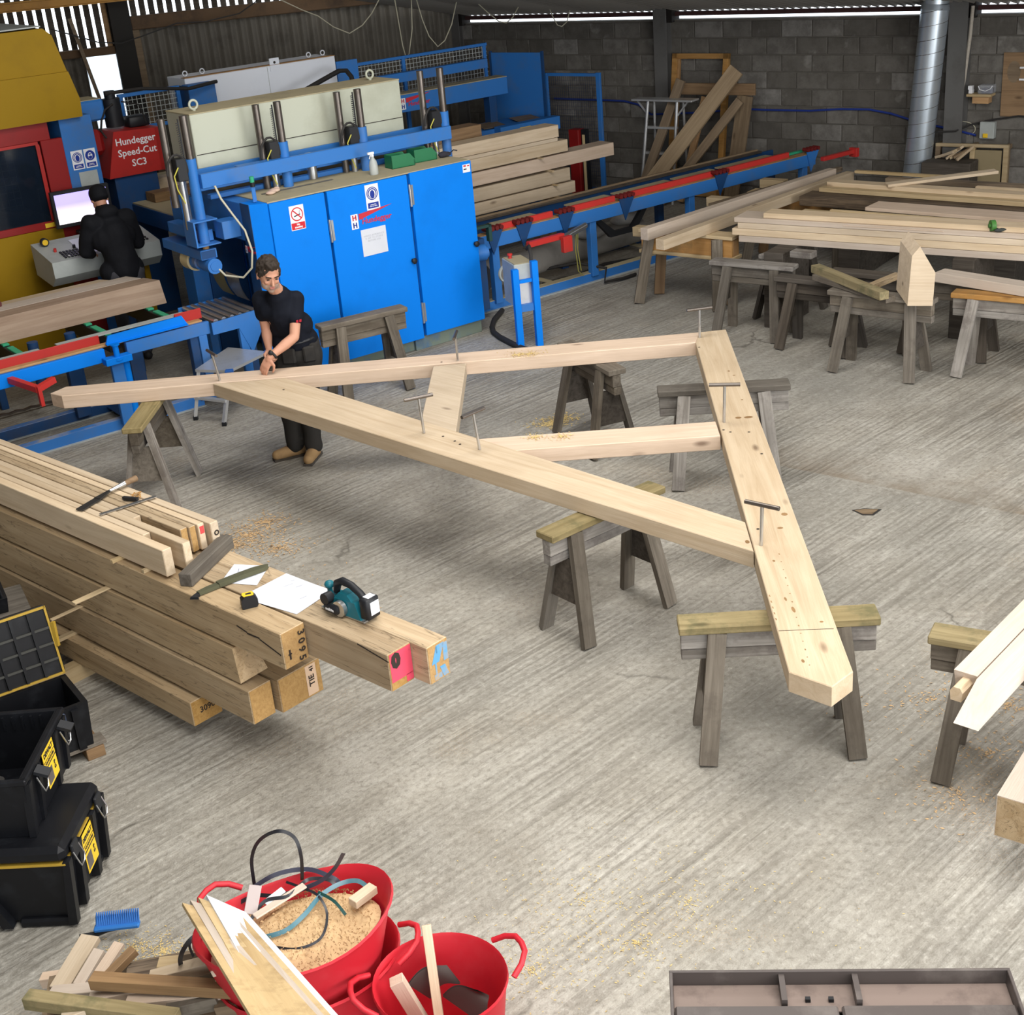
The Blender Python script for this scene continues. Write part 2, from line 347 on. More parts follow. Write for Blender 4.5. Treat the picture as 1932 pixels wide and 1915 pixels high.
def floor_mat():
    m = NT('brushed_concrete', .82, .25); v = m.co()
    rot = m.co((1, 1, 1), (0, 0, radians(-42)))
    big = m.noise(v, .34, 6, .6, .4); mid = m.noise(v, 1.6, 7, .68, .6); fine = m.noise(v, 26, 6, .7); grit = m.noise(v, 90, 3, .7)
    # tamped ridges running along the bay
    wv = m.n('ShaderNodeMapping', {'Vector': rot, 'Scale': (.55, 26, 1)}).outputs[0]; rid = m.noise(wv, 1.0, 3, .55, .35)
    wv2 = m.n('ShaderNodeMapping', {'Vector': rot, 'Scale': (1.6, 9, 1)}).outputs[0]; rid2 = m.noise(wv2, 1.0, 4, .6, .5)
    patch = m.ramp(m.noise(v, .55, 3, .5), [(.36, (.15, .15, .15, 1)), (.58, G1)])
    wb_ = m.n('ShaderNodeTexWave', {'Vector': rot, 'Scale': 6.5, 'Distortion': 7.0, 'Detail': 4.0, 'Detail Scale': 1.0}, bands_direction='Y').outputs['Fac']
    sl = m.n('ShaderNodeVectorMath', {0: v, 1: (.65, .76, 0)}, operation='DOT_PRODUCT').outputs['Value']; sl = m.math('SUBTRACT', sl, 8.474)
    col = m.ramp(mid, [(.28, (.285, .262, .222, 1)), (.5, (.375, .352, .305, 1)), (.72, (.475, .452, .405, 1))])
    col = m.mix(m.ramp(big, [(.34, (.8, .8, .8, 1)), (.56, G0)]), col, (.27, .262, .235, 1))
    col = m.mix(m.ramp(m.noise(v, .8, 6, .7, .7), [(.56, G0), (.74, (.62, .62, .62, 1))]), col, (.165, .15, .128, 1))
    col = m.mix(m.math('MULTIPLY', m.ramp(rid, [(.40, G1), (.52, G0)]), m.math('MULTIPLY', patch, .50)), col, (.155, .14, .118, 1))
    col = m.mix(m.math('MULTIPLY', m.ramp(rid2, [(.52, G0), (.70, G1)]), .30), col, (.56, .54, .49, 1))
    col = m.mix(m.ramp(fine, [(.36, (.55, .55, .55, 1)), (.5, G0)]), col, (.185, .168, .14, 1))
    col = m.mix(m.ramp(fine, [(.56, G0), (.72, (.5, .5, .5, 1))]), col, (.60, .575, .52, 1))
    col = m.mix(m.math('MULTIPLY', m.ramp(wb_, [(.08, G1), (.34, G0)]), m.math('MULTIPLY', patch, .15)), col, (.15, .135, .112, 1))
    xr = m.math('GREATER_THAN', m.n('ShaderNodeSeparateXYZ', {0: v}).outputs[0], 1.9)
    dirt = m.math('MULTIPLY', m.ramp(m.math('ADD', m.math('MULTIPLY', sl, .8), .5), [(.495, G0), (.51, G1), (.62, (.7, .7, .7, 1)), (.95, G0)]), m.ramp(m.noise(v, 1.8, 6, .7), [(.40, (.25, .25, .25, 1)), (.6, G1)]))
    col = m.mix(m.math('MULTIPLY', m.math('MULTIPLY', dirt, xr), .62), col, (.205, .155, .105, 1))
    # sawdust trodden into the surface
    sd = m.math('MULTIPLY', m.ramp(m.noise(v, .62, 4, .6, .3), [(.56, G0), (.70, G1)]), m.ramp(grit, [(.5, G0), (.62, G1)]))
    col = m.mix(m.math('MULTIPLY', sd, .5), col, (.55, .36, .18, 1))
    ck = m.n('ShaderNodeTexVoronoi', {'Vector': m.n('ShaderNodeVectorMath', {0: v, 1: m.n('ShaderNodeVectorMath', {0: m.n('ShaderNodeTexNoise', {'Vector': v, 'Scale': 2.0, 'Detail': 4}).outputs['Color'], 1: (.5, .5, .5)}, operation='MULTIPLY').outputs[0]}, operation='ADD').outputs[0], 'Scale': .42}); ck.feature = 'DISTANCE_TO_EDGE'
    col = m.mix(m.math('MULTIPLY', m.ramp(ck.outputs[0], [(.0, G1), (.006, G0)]), m.ramp(m.noise(v, .45, 2), [(.56, G0), (.60, (.75, .75, .75, 1))])), col, (.10, .09, .075, 1))
    m.base(col)
    hgt = m.math('ADD', m.math('MULTIPLY', m.math('MULTIPLY', m.math('ADD', rid, m.math('MULTIPLY', wb_, .2)), patch), .8), m.math('ADD', m.math('MULTIPLY', fine, .55), m.math('MULTIPLY', grit, .22)))
    m.bump(hgt, .019, .8); return m.m
FLOOR = floor_mat()
def block_mat():
    m = NT('concrete_block', .92, .12); v = m.co(); r = m.rnd()
    w = m.n('ShaderNodeTexWhiteNoise', {'W': r}, noise_dimensions='1D').outputs[0]
    off = m.n('ShaderNodeVectorMath', {0: v, 1: m.n('ShaderNodeCombineXYZ', {0: m.math('MULTIPLY', r, 50.), 2: m.math('MULTIPLY', r, 31.)}).outputs[0]}, operation='ADD').outputs[0]
    c = m.ramp(w, [(.0, (.115, .106, .094, 1)), (.55, (.15, .14, .125, 1)), (.86, (.185, .175, .16, 1)), (1, (.25, .24, .225, 1))])
    c = m.mix(m.ramp(m.noise(off, 4, 5, .7), [(.38, (.6, .6, .6, 1)), (.6, G0)]), c, (.075, .068, .06, 1))
    c = m.mix(m.ramp(m.noise(off, 2.2, 4, .6), [(.6, G0), (.68, (.45, .45, .45, 1))]), c, (.33, .32, .30, 1))
    m.base(c); m.bump(m.noise(off, 60, 4, .7), .006, .7); return m.m
BLOCK = block_mat()
MORTAR = paint('mortar', (.13, .12, .105, 1), .95, (.30, .28, .245, 1), .55, 1.6, .1, cov=.56)
CORR = paint('weathered_corrugated_sheet', (.13, .118, .098, 1), .7, (.055, .048, .040, 1), .8, 2.2)
RUST = paint('rusty_eave_steel', (.055, .022, .022, 1), .8, (.03, .016, .016, 1), .7, 5)
COLUMN = paint('old_grey_column', (.115, .112, .108, 1), .7, (.07, .065, .06, 1), .6, 3)
DKBRN = paint('dark_brown_beam', (.105, .062, .032, 1), .8, (.045, .028, .018, 1), .8, 3.5)
ORANGE = paint('orange_crane_rail', (.42, .205, .03, 1), .55, (.22, .10, .02, 1), .6, 3)
ROOF = paint('roof_underside', (.22, .205, .185, 1), .9, (.15, .14, .125, 1), .5, 1)
def translucent(name, c):
    m = NT(name, .6); t = m.n('ShaderNodeBsdfTranslucent', {'Color': c}); x = m.n('ShaderNodeMixShader', {0: .75})
    k = m.noise(m.co(), 3, 3); m.base(m.mix(k, c, tuple(a * .9 for a in c[:3]) + (1,)))
    m.t.links.new(m.b.outputs[0], x.inputs[1]); m.t.links.new(t.outputs[0], x.inputs[2]); m.t.links.new(x.outputs[0], m.t.nodes['Material Output'].inputs[0]); return m.m
GRPLIGHT = translucent('white_translucent_sheet', (.9, .93, .95, 1))
# ------------------------------------------------------------------ the building
def struct(name, mb, mat, label, mw=I4, parent=None):
    o = obj(name, mb, mat, parent, mw)
    if parent is None: o['kind'] = 'structure'; o['label'] = label
    return o
struct('floor', MB().prism([(-9.5, -5.5), (10, -5.5), (10, 14.85), (-.12, 23.2), (-9.5, 20.2)], -.15, 0), FLOOR, 'brushed grey concrete workshop floor with ridges and stains')
# block wall: a mortar core with every block in view proud of it
wb = struct('wall_back', MB().box(-2.75, 10.5, .014, .16, 0, 2.33), MORTAR, 'dark grey concrete block wall behind the timber racks', WF)
_bm = []
for L in (.425, .206):
    for j in range(3):
        b = MB(); b.box(0, L, -.001 * j, .10, 0, .2065, .006); _bm.append(mesh('block', b, BLOCK))
_n = 0
for k in range(-1, 10):
    z = .1295 + .2185 * k; u = -2.62 + (.2185 if k % 2 else 0)
    if k % 2: obj('block', _bm[3 + k % 3], None, wb, WF @ T(-2.62, random.uniform(-.002, .003), z))
    while u < 6.6:
        if k == -1:
            b = MB().box(0, .425, 0, .1, 0, .118, .006); obj('block', b, BLOCK, wb, WF @ T(u, 0, .0)); u += .437; continue
        obj('block', _bm[random.randrange(3)], None, wb, WF @ T(u, random.uniform(-.003, .003), z)); u += .437; _n += 1
# eave over the block wall
ev = struct('trim_1', MB().box(-2.7, 10, .02, .10, 2.378, 2.432), RUST, 'dark rusty steel eave purlin above the block wall', WF)
def wave(u): return .046 * cos(2 * pi * u / .116)
NR = 560
struct('ceiling', MB().grid(lambda a, b: (-2.7 + 9.4 * a, .12 - 2.6 * b, 2.470 + wave(-2.7 + 9.4 * a) + 2.6 * b * .2), NR, 2), ROOF, 'corrugated roof sheet over the eave of the block wall', WF)
bk = MB(); bk.face([(-2.7, -2.4, 2.96), (10, -2.4, 2.96), (10, -9, 6.6), (-2.7, -9, 6.6)])
struct('ceiling', bk, ROOF, 'roof slope rising from the block wall', WF)
struct('ceiling', MB().box(-9.5, 10, -5.5, 22, 6.6, 6.7), ROOF, 'high roof over the workshop')
# corrugated wall in separate sheets
wl = struct('wall_left', MB().box(-9.6, .1, .12, .16, 0, 1.2), RUST, 'weathered corrugated metal wall behind the machines', CF)
wl2 = struct('upper_sky_block', MB().box(-9.6, .4, .10, .16, 3.3, 6.6), ROOF, 'unseen upper wall added above the corrugated wall to keep out sky light', CF)  # added out of view so the sky does not light the room from here
def corr(name, u0, u1, z0, z1, mat, parent, amp=.022, per=.15, v=.05):
    n = max(6, int((u1 - u0) / per * 8)); m = MB()
    for s_ in (0, .006): m.grid(lambda a, b: (u0 + (u1 - u0) * a, v + s_ + amp * sin(2 * pi * (u0 + (u1 - u0) * a) / per), z0 + (z1 - z0) * b), n, 1)
    o = obj(name, m, mat, parent, CF); return o
u = -5.0; j = 0
while u < -.05:
    corr('corrugated_sheet', u, min(u + .92, 0), .0, 2.78, CORR, wl, v=.05 + .006 * (j % 2)); u += .90; j += 1
for u in (-9.6, -8.7, -7.8, -6.9, -6.0): corr('corrugated_sheet', u, u + .92 if u < -6.5 else -5.62, .0, 2.5, CORR, wl)
corr('translucent_sheet', -5.62, -5.0, 1.0, 2.46, GRPLIGHT, wl, .012, .20)
obj('sill_sheet', MB().box(-5.62, -5.0, .04, .08, 0, 1.0), CORR, wl, CF)
u = -7.3
while u < -.9:                       # spaced vertical boards under the roof with daylight between them
    zb = 2.56 if u < -5.15 else 2.93
    obj('vent_board', MB().box(u, u + .084, .04, .06, zb, 3.34), GREYD, wl, CF); u += .128
obj('wall_beam', MB().box(-4.9, -.2, -.10, .04, 2.75, 2.935, .01), DKBRN, wl, CF)
obj('wall_beam', MB().box(-7.6, -5.1, -.10, .04, 2.46, 2.57, .01), DKBRN, wl, CF)
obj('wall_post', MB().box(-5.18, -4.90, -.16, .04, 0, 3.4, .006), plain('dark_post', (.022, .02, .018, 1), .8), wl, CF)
obj('wall_post', MB().box(-5.27, -5.20, -.06, .04, 2.56, 3.4, .006), BROWN, wl, CF)
obj('wall_post', MB().box(-4.90, -4.80, -.05, .04, 0, 2.75, .006), OLDBRN, wl, CF)
obj('wall_post', MB().bar((-5.72, -.25, 3.0), (-5.45, -.25, 1.4), .05, .09, (0, 1, 0)), OLDBRN, wl, CF)
for a in ((.955, 1.16, -.14), (5.14, 5.37, -.17), (-2.80, -2.58, -.10)):
    c = MB(); w = a[1] - a[0]; c.box(a[0], a[1], a[2], a[2] + .018, 0, 2.75); c.box(a[0] + w * .42, a[1] - w * .42, a[2] + .018, -.001, 0, 2.75); c.box(a[0], a[1], -.02, .0, 0, 2.75)
    struct('trim_3', c, COLUMN, 'grey steel column standing against the block wall', WF)
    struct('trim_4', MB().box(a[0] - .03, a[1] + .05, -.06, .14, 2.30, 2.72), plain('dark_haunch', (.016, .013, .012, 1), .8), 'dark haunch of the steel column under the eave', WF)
tag(obj('crane_rail', MB().box(-9, -3.4, -.62, -.50, 3.19, 3.285, .004).box(-9, -3.4, -.66, -.46, 3.175, 3.19).box(-9, -3.4, -.66, -.46, 3.285, 3.30), ORANGE, None, CF), 'orange steel crane rail running high along the corrugated wall', 'rail')
# the sides of the shed that the photograph does not show
struct('wall_right', MB().box(9.6, 9.8, -5.5, .6, 0, 6.6).box(9.6, 9.8, 6.6, 15.5, 0, 6.6).box(9.6, 9.8, .6, 6.6, 4.6, 6.6), ROOF, 'side wall with an open doorway')
struct('wall_front', MB().box(-9.5, -4.2, -5.6, -5.5, 0, 6.6).box(3.2, 10, -5.6, -5.5, 0, 6.6).box(-4.2, 3.2, -5.6, -5.5, 5.6, 6.6), ROOF, 'wall behind with an open doorway')
struct('wall_side', MB().box(-9.6, -9.45, -5.5, 20.5, 0, 6.6), ROOF, 'far side wall of the shed')
# ------------------------------------------------------------------ hanging on and along the walls
t = thing('ventilation_duct', 'tall round galvanised spiral duct standing against the block wall', 'duct', WF @ T(4.84, -.3))
obj('pipe', MB().cyl((4.84, -.3, .02), (5.018, -.3, 2.44), .166, 28), GALV, t, WF, 50)
obj('collar', MB().cyl((5.018, -.3, 2.44), (5.026, -.3, 2.50), .172, 28, .150).cyl((5.026, -.3, 2.50), (5.04, -.3, 2.72), .150, 28), GALV, t, WF, 50)
obj('elbow', MB().tube([(5.05, -.28, 2.60), (5.16, -.2, 2.58), (5.3, -.12, 2.64)], .06, 10), GALV, t, WF, 50)
hx = [(4.84 + .178 * q / 260 + .167 * cos(q * .36), -.3 + .167 * sin(q * .36), .02 + 2.42 * q / 260) for q in range(261)]
obj('spiral_seam', MB().tube(hx, .0035, 4), STEELD, t, WF)
tag(obj('conduit', MB().tube([(5.40, -.10, 2.44), (5.385, -.10, 2.1), (5.345, -.11, 1.6), (5.30, -.12, 1.25), (5.27, -.12, 1.05), (5.29, -.12, 1.03)], .022, 8), CONDUIT, None, WF, 40), 'pale worn conduit pipe running down beside the wall column', 'pipe')
cb = [(-.9, 1.25), (-.2, 1.245), (.35, 1.237), (.6, 1.19), (.9, 1.09), (1.5, 1.10), (2.3, 1.17), (2.6, 1.165), (3.27, 1.17), (3.7, 1.20), (4.1, 1.205), (4.4, 1.16), (4.66, 1.09), (4.9, 1.04), (5.2, .99), (5.5, .93)]
tag(obj('air_hose', MB().tube([(a, -.19 if .8 < a < 1.3 else -.03, b) for a, b in cb], .014, 6), BLUECORD, None, WF, 50), 'blue air hose sagging along the block wall', 'hose')
tag(obj('cable', MB().tube([(5.05, -.2, .98), (5.3, -.19, 1.0), (5.45, -.04, 1.06), (5.7, -.03, 1.12), (6.0, -.03, 1.17), (6.5, -.03, 1.16)], .012, 6), RUBBER, None, WF, 50), 'black cable clipped to the block wall right of the duct', 'cable')
tag(obj('cable', MB().tube([(5.32 + .17 * cos(a), -.03, 1.0 + .09 * sin(a)) for a in [x * pi / 10 for x in range(-3, 13)]], .005, 5), CORD, None, WF, 50), 'thin white cable loop by the foot of the conduit', 'cable')
t = thing('wall_shelf', 'small orange wooden shelf bracketed on the block wall', 'shelf', WF @ T(5.57, 0, 1.4))
obj('board', MB().box(5.40, 5.70, -.16, 0, 1.405, 1.435, .003), PINE, t, WF); obj('bracket', MB().box(5.46, 5.66, -.12, 0, 1.32, 1.405, .003), PINEO, t, WF)
t = thing('storage_tub', 'clear plastic tub of blue contents on the wall shelf', 'tub', WF @ T(5.62, -.08, 1.436))
obj('shell', MB().box(5.53, 5.71, -.15, -.01, 1.437, 1.54, .012), CLEARP, t, WF); obj('contents', MB().box(5.57, 5.69, -.14, -.03, 1.44, 1.50, .01), plain('navy', (.02, .025, .09, 1)), t, WF)
obj('carrying_handle', MB().tube([(5.54, -.155, 1.53), (5.56, -.16, 1.49), (5.63, -.165, 1.475), (5.69, -.16, 1.50), (5.71, -.155, 1.535)], .005, 5), WHITE, t, WF)
tag(obj('paper_box', MB().box(5.41, 5.455, -.12, -.05, 1.436, 1.48, .003).box(5.40, 5.45, -.12, -.05, 1.48, 1.525, .003), WHITE, None, WF), 'two small white cartons at the end of the wall shelf', 'box')
bd = thing('wall_board', 'brown plywood board fixed to the block wall with worn round patch', 'board', WF @ T(6.0, 0, 1.1))
obj('panel', MB().box(5.775, 6.6, -.022, -.004, 1.16, 1.90, .003), BROWN, bd, WF)
obj('worn_patch', MB().lathe([(.0, 0), (.10, 0)], 16, (0, 0, 0), .8, 1.25), OLDBRN, bd, WF @ T(5.91, -.0235, 1.68) @ RX(90))
for zz in (1.72, 1.585): obj('bracket', MB().box(5.985, 6.06, -.05, -.022, zz, zz + .02), WHITE, bd, WF)
sw = thing('switch_box', 'grey electrical switch box with yellow rotary switch', 'switch', WF @ T(5.65, 0, .9))
obj('body', MB().box(5.56, 5.74, -.09, -.004, .90, 1.10, .008), GREYP, sw, WF); obj('rotary_switch', MB().box(5.61, 5.67, -.11, -.09, .915, .965, .006), YTAG, sw, WF)
tag(obj('pinboard_rod', MB().cyl((4.62, -.12, .06), (4.70, -.05, .66), .012, 6), BLACK, None, WF), 'thin black rod leaning beside the foot of the duct', 'rod')
# cords looping down from the roof
for i, (pts, lab) in enumerate((([(-3.06, 3.05), (-2.8, 2.9), (-2.59, 2.80), (-2.4, 2.64), (-2.19, 2.535), (-2.0, 2.62), (-1.85, 2.76), (-1.73, 2.92), (-1.72, 3.4)], 'pale cord loop hanging widest in front of the corrugated sheets'),
        ([(-1.53, 3.4), (-1.51, 2.9), (-1.49, 2.6), (-1.47, 2.3), (-1.44, 2.142), (-1.39, 2.18), (-1.31, 2.5), (-1.28, 2.87), (-1.27, 3.4)], 'long narrow pale cord loop hanging lowest above the guard rail'),
        ([(-1.24, 3.4), (-1.205, 2.865), (-1.15, 2.6), (-1.08, 2.38), (-.97, 2.231), (-.86, 2.3), (-.74, 2.5), (-.632, 2.81), (-.60, 3.4)], 'wide pale cord loop beside the narrow one'),
        ([(-.48, 3.2), (-.38, 2.78), (-.20, 2.6), (-.05, 2.47), (.058, 2.439), (.16, 2.5), (.318, 2.715), (.45, 3.2)], 'thin pale cord loop over the bright eave gap'),
        ([(.60, 3.2), (.673, 2.68), (.76, 2.45), (.82, 2.33), (.888, 2.303), (.97, 2.36), (1.073, 2.64), (1.12, 3.2)], 'short pale cord loop crossing the eave near the column'))):
    tag(obj('hanging_cord', MB().tube([(a, -2, b) for a, b in pts], .008, 6), CORD, None, CF, 60), lab, 'cord')
tag(obj('hanging_cord', MB().tube([(-6.0, -.4, 2.9), (-5.75, -.4, 2.80), (-5.4, -.4, 2.66), (-5.1, -.4, 2.62), (-4.8, -.4, 2.68), (-4.3, -.4, 2.80), (-3.9, -.4, 2.78), (-3.4, -.4, 2.84), (-2.9, -.4, 3.1)], .009, 5), RUBBER, None, CF, 60), 'thin dark cable sagging along the top of the corrugated wall', 'cable')
# ------------------------------------------------------------------ saw horses
def saw_horse(cx, cy, az, L, label, zt=.74, cap=GREY, rail=GREY, leg=GREY, capw=.15, caph=.045, gus=1, foot=.19, splay=.07, group='timber saw horses'):
    M = T(cx, cy) @ RZ(az); t = thing('saw_horse', label, 'saw horse', M, group); h = L / 2
    W_ = lambda x, y, z: M @ Vector((x, y, z))
    plank('top_plank', W_(-h, 0, zt - caph / 2), W_(h, .004, zt - caph / 2), capw, caph, cap, t, ch=.006)
    plank('rail', W_(-h + .01, 0, zt - caph - .05), W_(h - .012, 0, zt - caph - .05), .07, .10, rail, t, ch=.004)
    plank('rail', W_(-h + .012, .004, zt - caph - .133), W_(h - .01, .004, zt - caph - .133), .062, .062, rail, t, ch=.004)
    for sx in (-1, 1):
        for sy in (-1, 1):
            a = W_(sx * (h - .19), sy * .052, zt - caph - .002); b = W_(sx * (h - .19 + splay), sy * foot, .018)
            nrm = M.to_3x3() @ Vector((0, sy, .21))
            MM = along(b, a, nrm)
            d = (a - b).length; zc = M.to_3x3() @ Vector((0, 0, 1))
            # feet sawn level with the floor
            m = MB(); k = .018 * 2.2
            m.hexa([(-.016, -.046, -.019), (-.016, .046, -.019), (-.008, .046, .019), (-.008, -.046, .019)], [(d, -.046, -.019), (d, .046, -.019), (d, .046, .019), (d, -.046, .019)])
            obj('leg', m, leg, t, MM)
        if gus:
            x = sx * (h - .19 + splay * .42); y0, y1 = .07, .155
            m = MB(); z1 = zt - caph - .165; z0 = .26 if gus == 1 else .32
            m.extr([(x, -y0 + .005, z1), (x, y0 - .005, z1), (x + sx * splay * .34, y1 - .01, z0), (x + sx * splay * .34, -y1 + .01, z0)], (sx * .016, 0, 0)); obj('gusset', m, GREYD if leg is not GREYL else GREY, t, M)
    return t
saw_horse(1.262, 5.855, -4.2, .985, 'saw horse with yellow mossy top plank under the pointed end of the wide truss timber', cap=MOSS, rail=GREYL)
saw_horse(.535, 7.32, 38, .93, 'saw horse set askew under the long diagonal truss timber', cap=MOSS, rail=GREYL)
saw_horse(-2.72, 9.93, 87, .96, 'saw horse seen end on under the narrow pointed truss end', cap=MOSS, leg=GREYL)
saw_horse(-1.20, 11.93, 28.5, .86, 'weathered saw horse standing empty against the blue machine doors', cap=GREY)
saw_horse(.72, 10.22, -68, .90, 'grey saw horse under the middle of the top truss timber', cap=GREY)
saw_horse(1.60, 9.255, -5.5, .95, 'bleached saw horse crossing under the wide truss timber near its strut', cap=GREY, rail=GREYL, leg=GREYL)
saw_horse(2.37, 5.36, -30, .98, 'saw horse carrying the pale planed oak timbers', cap=MOSS, leg=GREY)
saw_horse(2.49, 12.64, -36, .86, 'short bleached saw horse standing empty before the beam stack', .72, GREYL, GREY, GREY, gus=2)
saw_horse(2.98, 13.22, 42, .86, 'bleached saw horse tucked askew under the beam stack', .70, GREYL, GREYL, GREYD)
saw_horse(3.33, 11.28, -40, .95, 'saw horse loaded with a wedge block and two offcuts', .71, GREY, GREY, GREY)
saw_horse(4.30, 10.90, -36, .95, 'saw horse with a fresh orange plank on top', .71, PINEO, GREYL, GREYL)
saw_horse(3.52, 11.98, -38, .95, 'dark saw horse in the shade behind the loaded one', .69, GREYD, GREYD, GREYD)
saw_horse(4.05, 11.62, -37, .95, 'grey saw horse between the loaded and the orange topped ones', .70, GREYL, GREY, GREYD)
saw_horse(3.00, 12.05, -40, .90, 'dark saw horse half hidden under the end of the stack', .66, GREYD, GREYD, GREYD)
# ------------------------------------------------------------------ the roof truss laid out on the horses
ZT = .848; ZB = .742
def P(x, y, z=ZT): return at(x, y, z)
tr = thing('roof_truss', 'fresh oak half roof truss laid flat on saw horses', 'truss', T(.1, 8.2, ZB))
def slab(name, pts, mat, z0=ZB, z1=ZT, ch=.004, parent=tr, dirp=None):
    """a flat sawn member given by its outline seen from above; grain along the first edge"""
    p = [Vector((q[0], q[1], 0)) for q in pts]; d = (dirp or (p[1] - p[0])); a = atan2(d.y, d.x); M = T(p[0].x, p[0].y, 0) @ Matrix.Rotation(a, 4, 'Z'); Mi = M.inverted()
    loc = [Mi @ q for q in p]; n = len(loc)
    area = sum(loc[i].x * loc[(i + 1) % n].y - loc[(i + 1) % n].x * loc[i].y for i in range(n))
    if area < 0: loc = loc[::-1]
    c = sum(loc, Vector()) / n; m = MB()
    ins = []
    for i in range(n):
        e0 = (loc[i] - loc[i - 1]).normalized(); e1 = (loc[(i + 1) % n] - loc[i]).normalized(); n0 = Vector((-e0.y, e0.x, 0)); n1 = Vector((-e1.y, e1.x, 0)); b = (n0 + n1); b /= max(.3, b.dot(n0)); ins.append(loc[i] + b * ch)
    R = [[m.av((q.x, q.y, z)) for q in ps] for ps, z in ((ins, z0), (loc, z0 + ch), (loc, z1 - ch), (ins, z1))]
    m.af(*R[0][::-1]); m.af(*R[3])
    for A, B in zip(R, R[1:]):
        for i in range(n): j = (i + 1) % n; m.af(A[i], A[j], B[j], B[i])
    return obj(name, m, mat, parent, M)
slab('tie_beam', [P(116.2, 747), P(1312.5, 646), P(1320, 626.6), P(124.5, 729.4), P(95, 742)], OAKP)
slab('principal_rafter', [P(1488.5, 1267.7), P(1312.5, 646), P(1320, 626.6), P(1369.4, 621.3), P(1609.4, 1266.4), P(1569.5, 1296)], OAK)
slab('diagonal_brace', [P(402, 723.9), P(1422, 1039.5), P(1405.7, 984.4), P(538, 712.6)], OAK, ZB + .002, ZT - .001)
slab('strut', [P(945.6, 850.5), P(1359, 821), P(1350, 794), P(869, 829.8)], OAKP, ZB + .004, ZT - .003)
slab('strut', [P(790.4, 810), P(857.6, 829), P(879, 684.5), P(817.3, 690.5)], OAK, ZB + .004, ZT - .002)
# knots, pencil marks and peg holes on the timbers
pk = MB()
for x, y in ((1319, 655), (1365, 811), (1430, 998), (1378, 815), (833, 683), (836, 823), (858, 832), (868, 838), (535, 735), (1413, 815), (1437, 856)):
    q = P(x, y, ZT + .0006); pk.lathe([(.0, 0), (.009, 0)], 10, q)
obj('peg_hole', pk, INK, tr)['kind'] = 'stuff'
kn = MB()
for x, y, a, b in ((1412, 787, .05, .02), (1393, 788, .035, .018), (1410, 1022, .02, .02), (1480, 970, .03, .02), (1472, 996, .028, .012), (1375, 700, .015, .012), (1385, 708, .018, .008), (1400, 754, .014, .008), (1482, 1130, .01, .02), (1497, 1150, .014, .03), (1460, 1058, .012, .012), (1550, 1173, .016, .008), (1515, 1247, .012, .016)):
    q = P(x, y, ZT + .0005); kn.lathe([(.0, 0), (1, 0)], 10, q, a * .6, b)
obj('knot', kn, BROWN, tr)['kind'] = 'stuff'
mk = MB()
for i in range(15): a = P(1470 + 4.1 * i, 1045 + 15 * i, ZT + .0005); mk.box(a.x - .003, a.x + .003, a.y - .001 - .006 * (i % 3 == 0), a.y + .005, ZT + .0002, ZT + .0006)
for i in range(5): a = P(1452 + 3 * i, 1124 + 11 * i, ZT + .0005); mk.box(a.x - .002, a.x + .003, a.y - .009, a.y + .009, ZT + .0002, ZT + .0006)
obj('pencil_marks', mk, BROWN, tr)['kind'] = 'stuff'
a, b = P(1469, 1190, ZT + .0008), P(1573, 1186, ZT + .0008); obj('pencil_line', MB().bar(a, b, .0035, .0006), INK, tr)
rust = STEELD
for (x, y, tl, az, lean, lab) in ((415, 718, .235, -60, (-.02, -.03), 'T-handled steel pin in the joint beside the bending man'), (864, 681, .22, 84, (.0, -.04), 'T-handled steel pin seen end on in the upper strut head'), (800, 817, .255, 20, (-.01, .0), 'T-handled steel pin where the short wide strut meets the diagonal'), (905, 848, .255, 44, (-.02, .0), 'T-handled steel pin tilted by the long strut foot on the diagonal'), (1320, 637, .23, 8, (.004, .0), 'T-handled steel pin in the far corner of the truss'), (1366, 797, .26, -12, (.008, .0), 'T-handled steel pin where the long strut meets the wide timber'), (1436, 1029, .235, -40, (.006, .0), 'T-handled steel pin where the diagonal meets the wide timber')):
    q = P(x, y); t = thing('draw_pin', lab, 'pin', T(q.x, q.y, ZT)); top = Vector((q.x + lean[0], q.y + lean[1], ZT + tl))
    obj('shaft', MB().cyl((q.x, q.y, ZT + .001), top, .0095, 10), STEEL, t, I4, 50)
    d = Vector((cos(radians(az)), sin(radians(az)), .0)) * .10
    obj('handle', MB().cyl(top - d, top + d, .0125, 10), rust, t, I4, 50)
# ------------------------------------------------------------------ the big oak pile
PT = lambda u, v, z: PF @ Vector((u, v, z))
def pile_beam(u0, u1, v0, v1, z0, z1, label, mat=OAKB, group='oak beams stacked in the big pile', name='oak_beam', marks=None, ch=.004, uend=True):
    t = thing(name, label, 'beam', PF @ T(u1, (v0 + v1) / 2, z0), group)
    M = PF @ T(u0, (v0 + v1) / 2, (z0 + z1) / 2); L = u1 - u0; w = (v1 - v0) / 2; h = (z1 - z0) / 2
    obj('timber', MB().box(0, L - .0015, -w, w, -h, h, ch), mat, t, M)
    obj('sawn_end', MB().box(L - .0015, L, -w + ch, w - ch, -h + ch, h - ch), OAKE if mat in (OAKB,) else mat, t, M)
    if marks: marks(t)
    return t
EM = lambda u, v, z: PF @ T(u, v, z) @ RZ(90) @ RX(90)      # lettering plane on a beam end
UL = -6.2
pile_beam(UL, .0, .0, .19, .1, .252, 'lowest oak beam of the pile resting on floor bearers', marks=lambda t: text('3090', .05, INK, t, EM(.001, .10, .18), 'chalk_number', .001))
pile_beam(UL, .497, .055, .2, .272, .473, 'square oak beam in the second layer beside the marked tie')
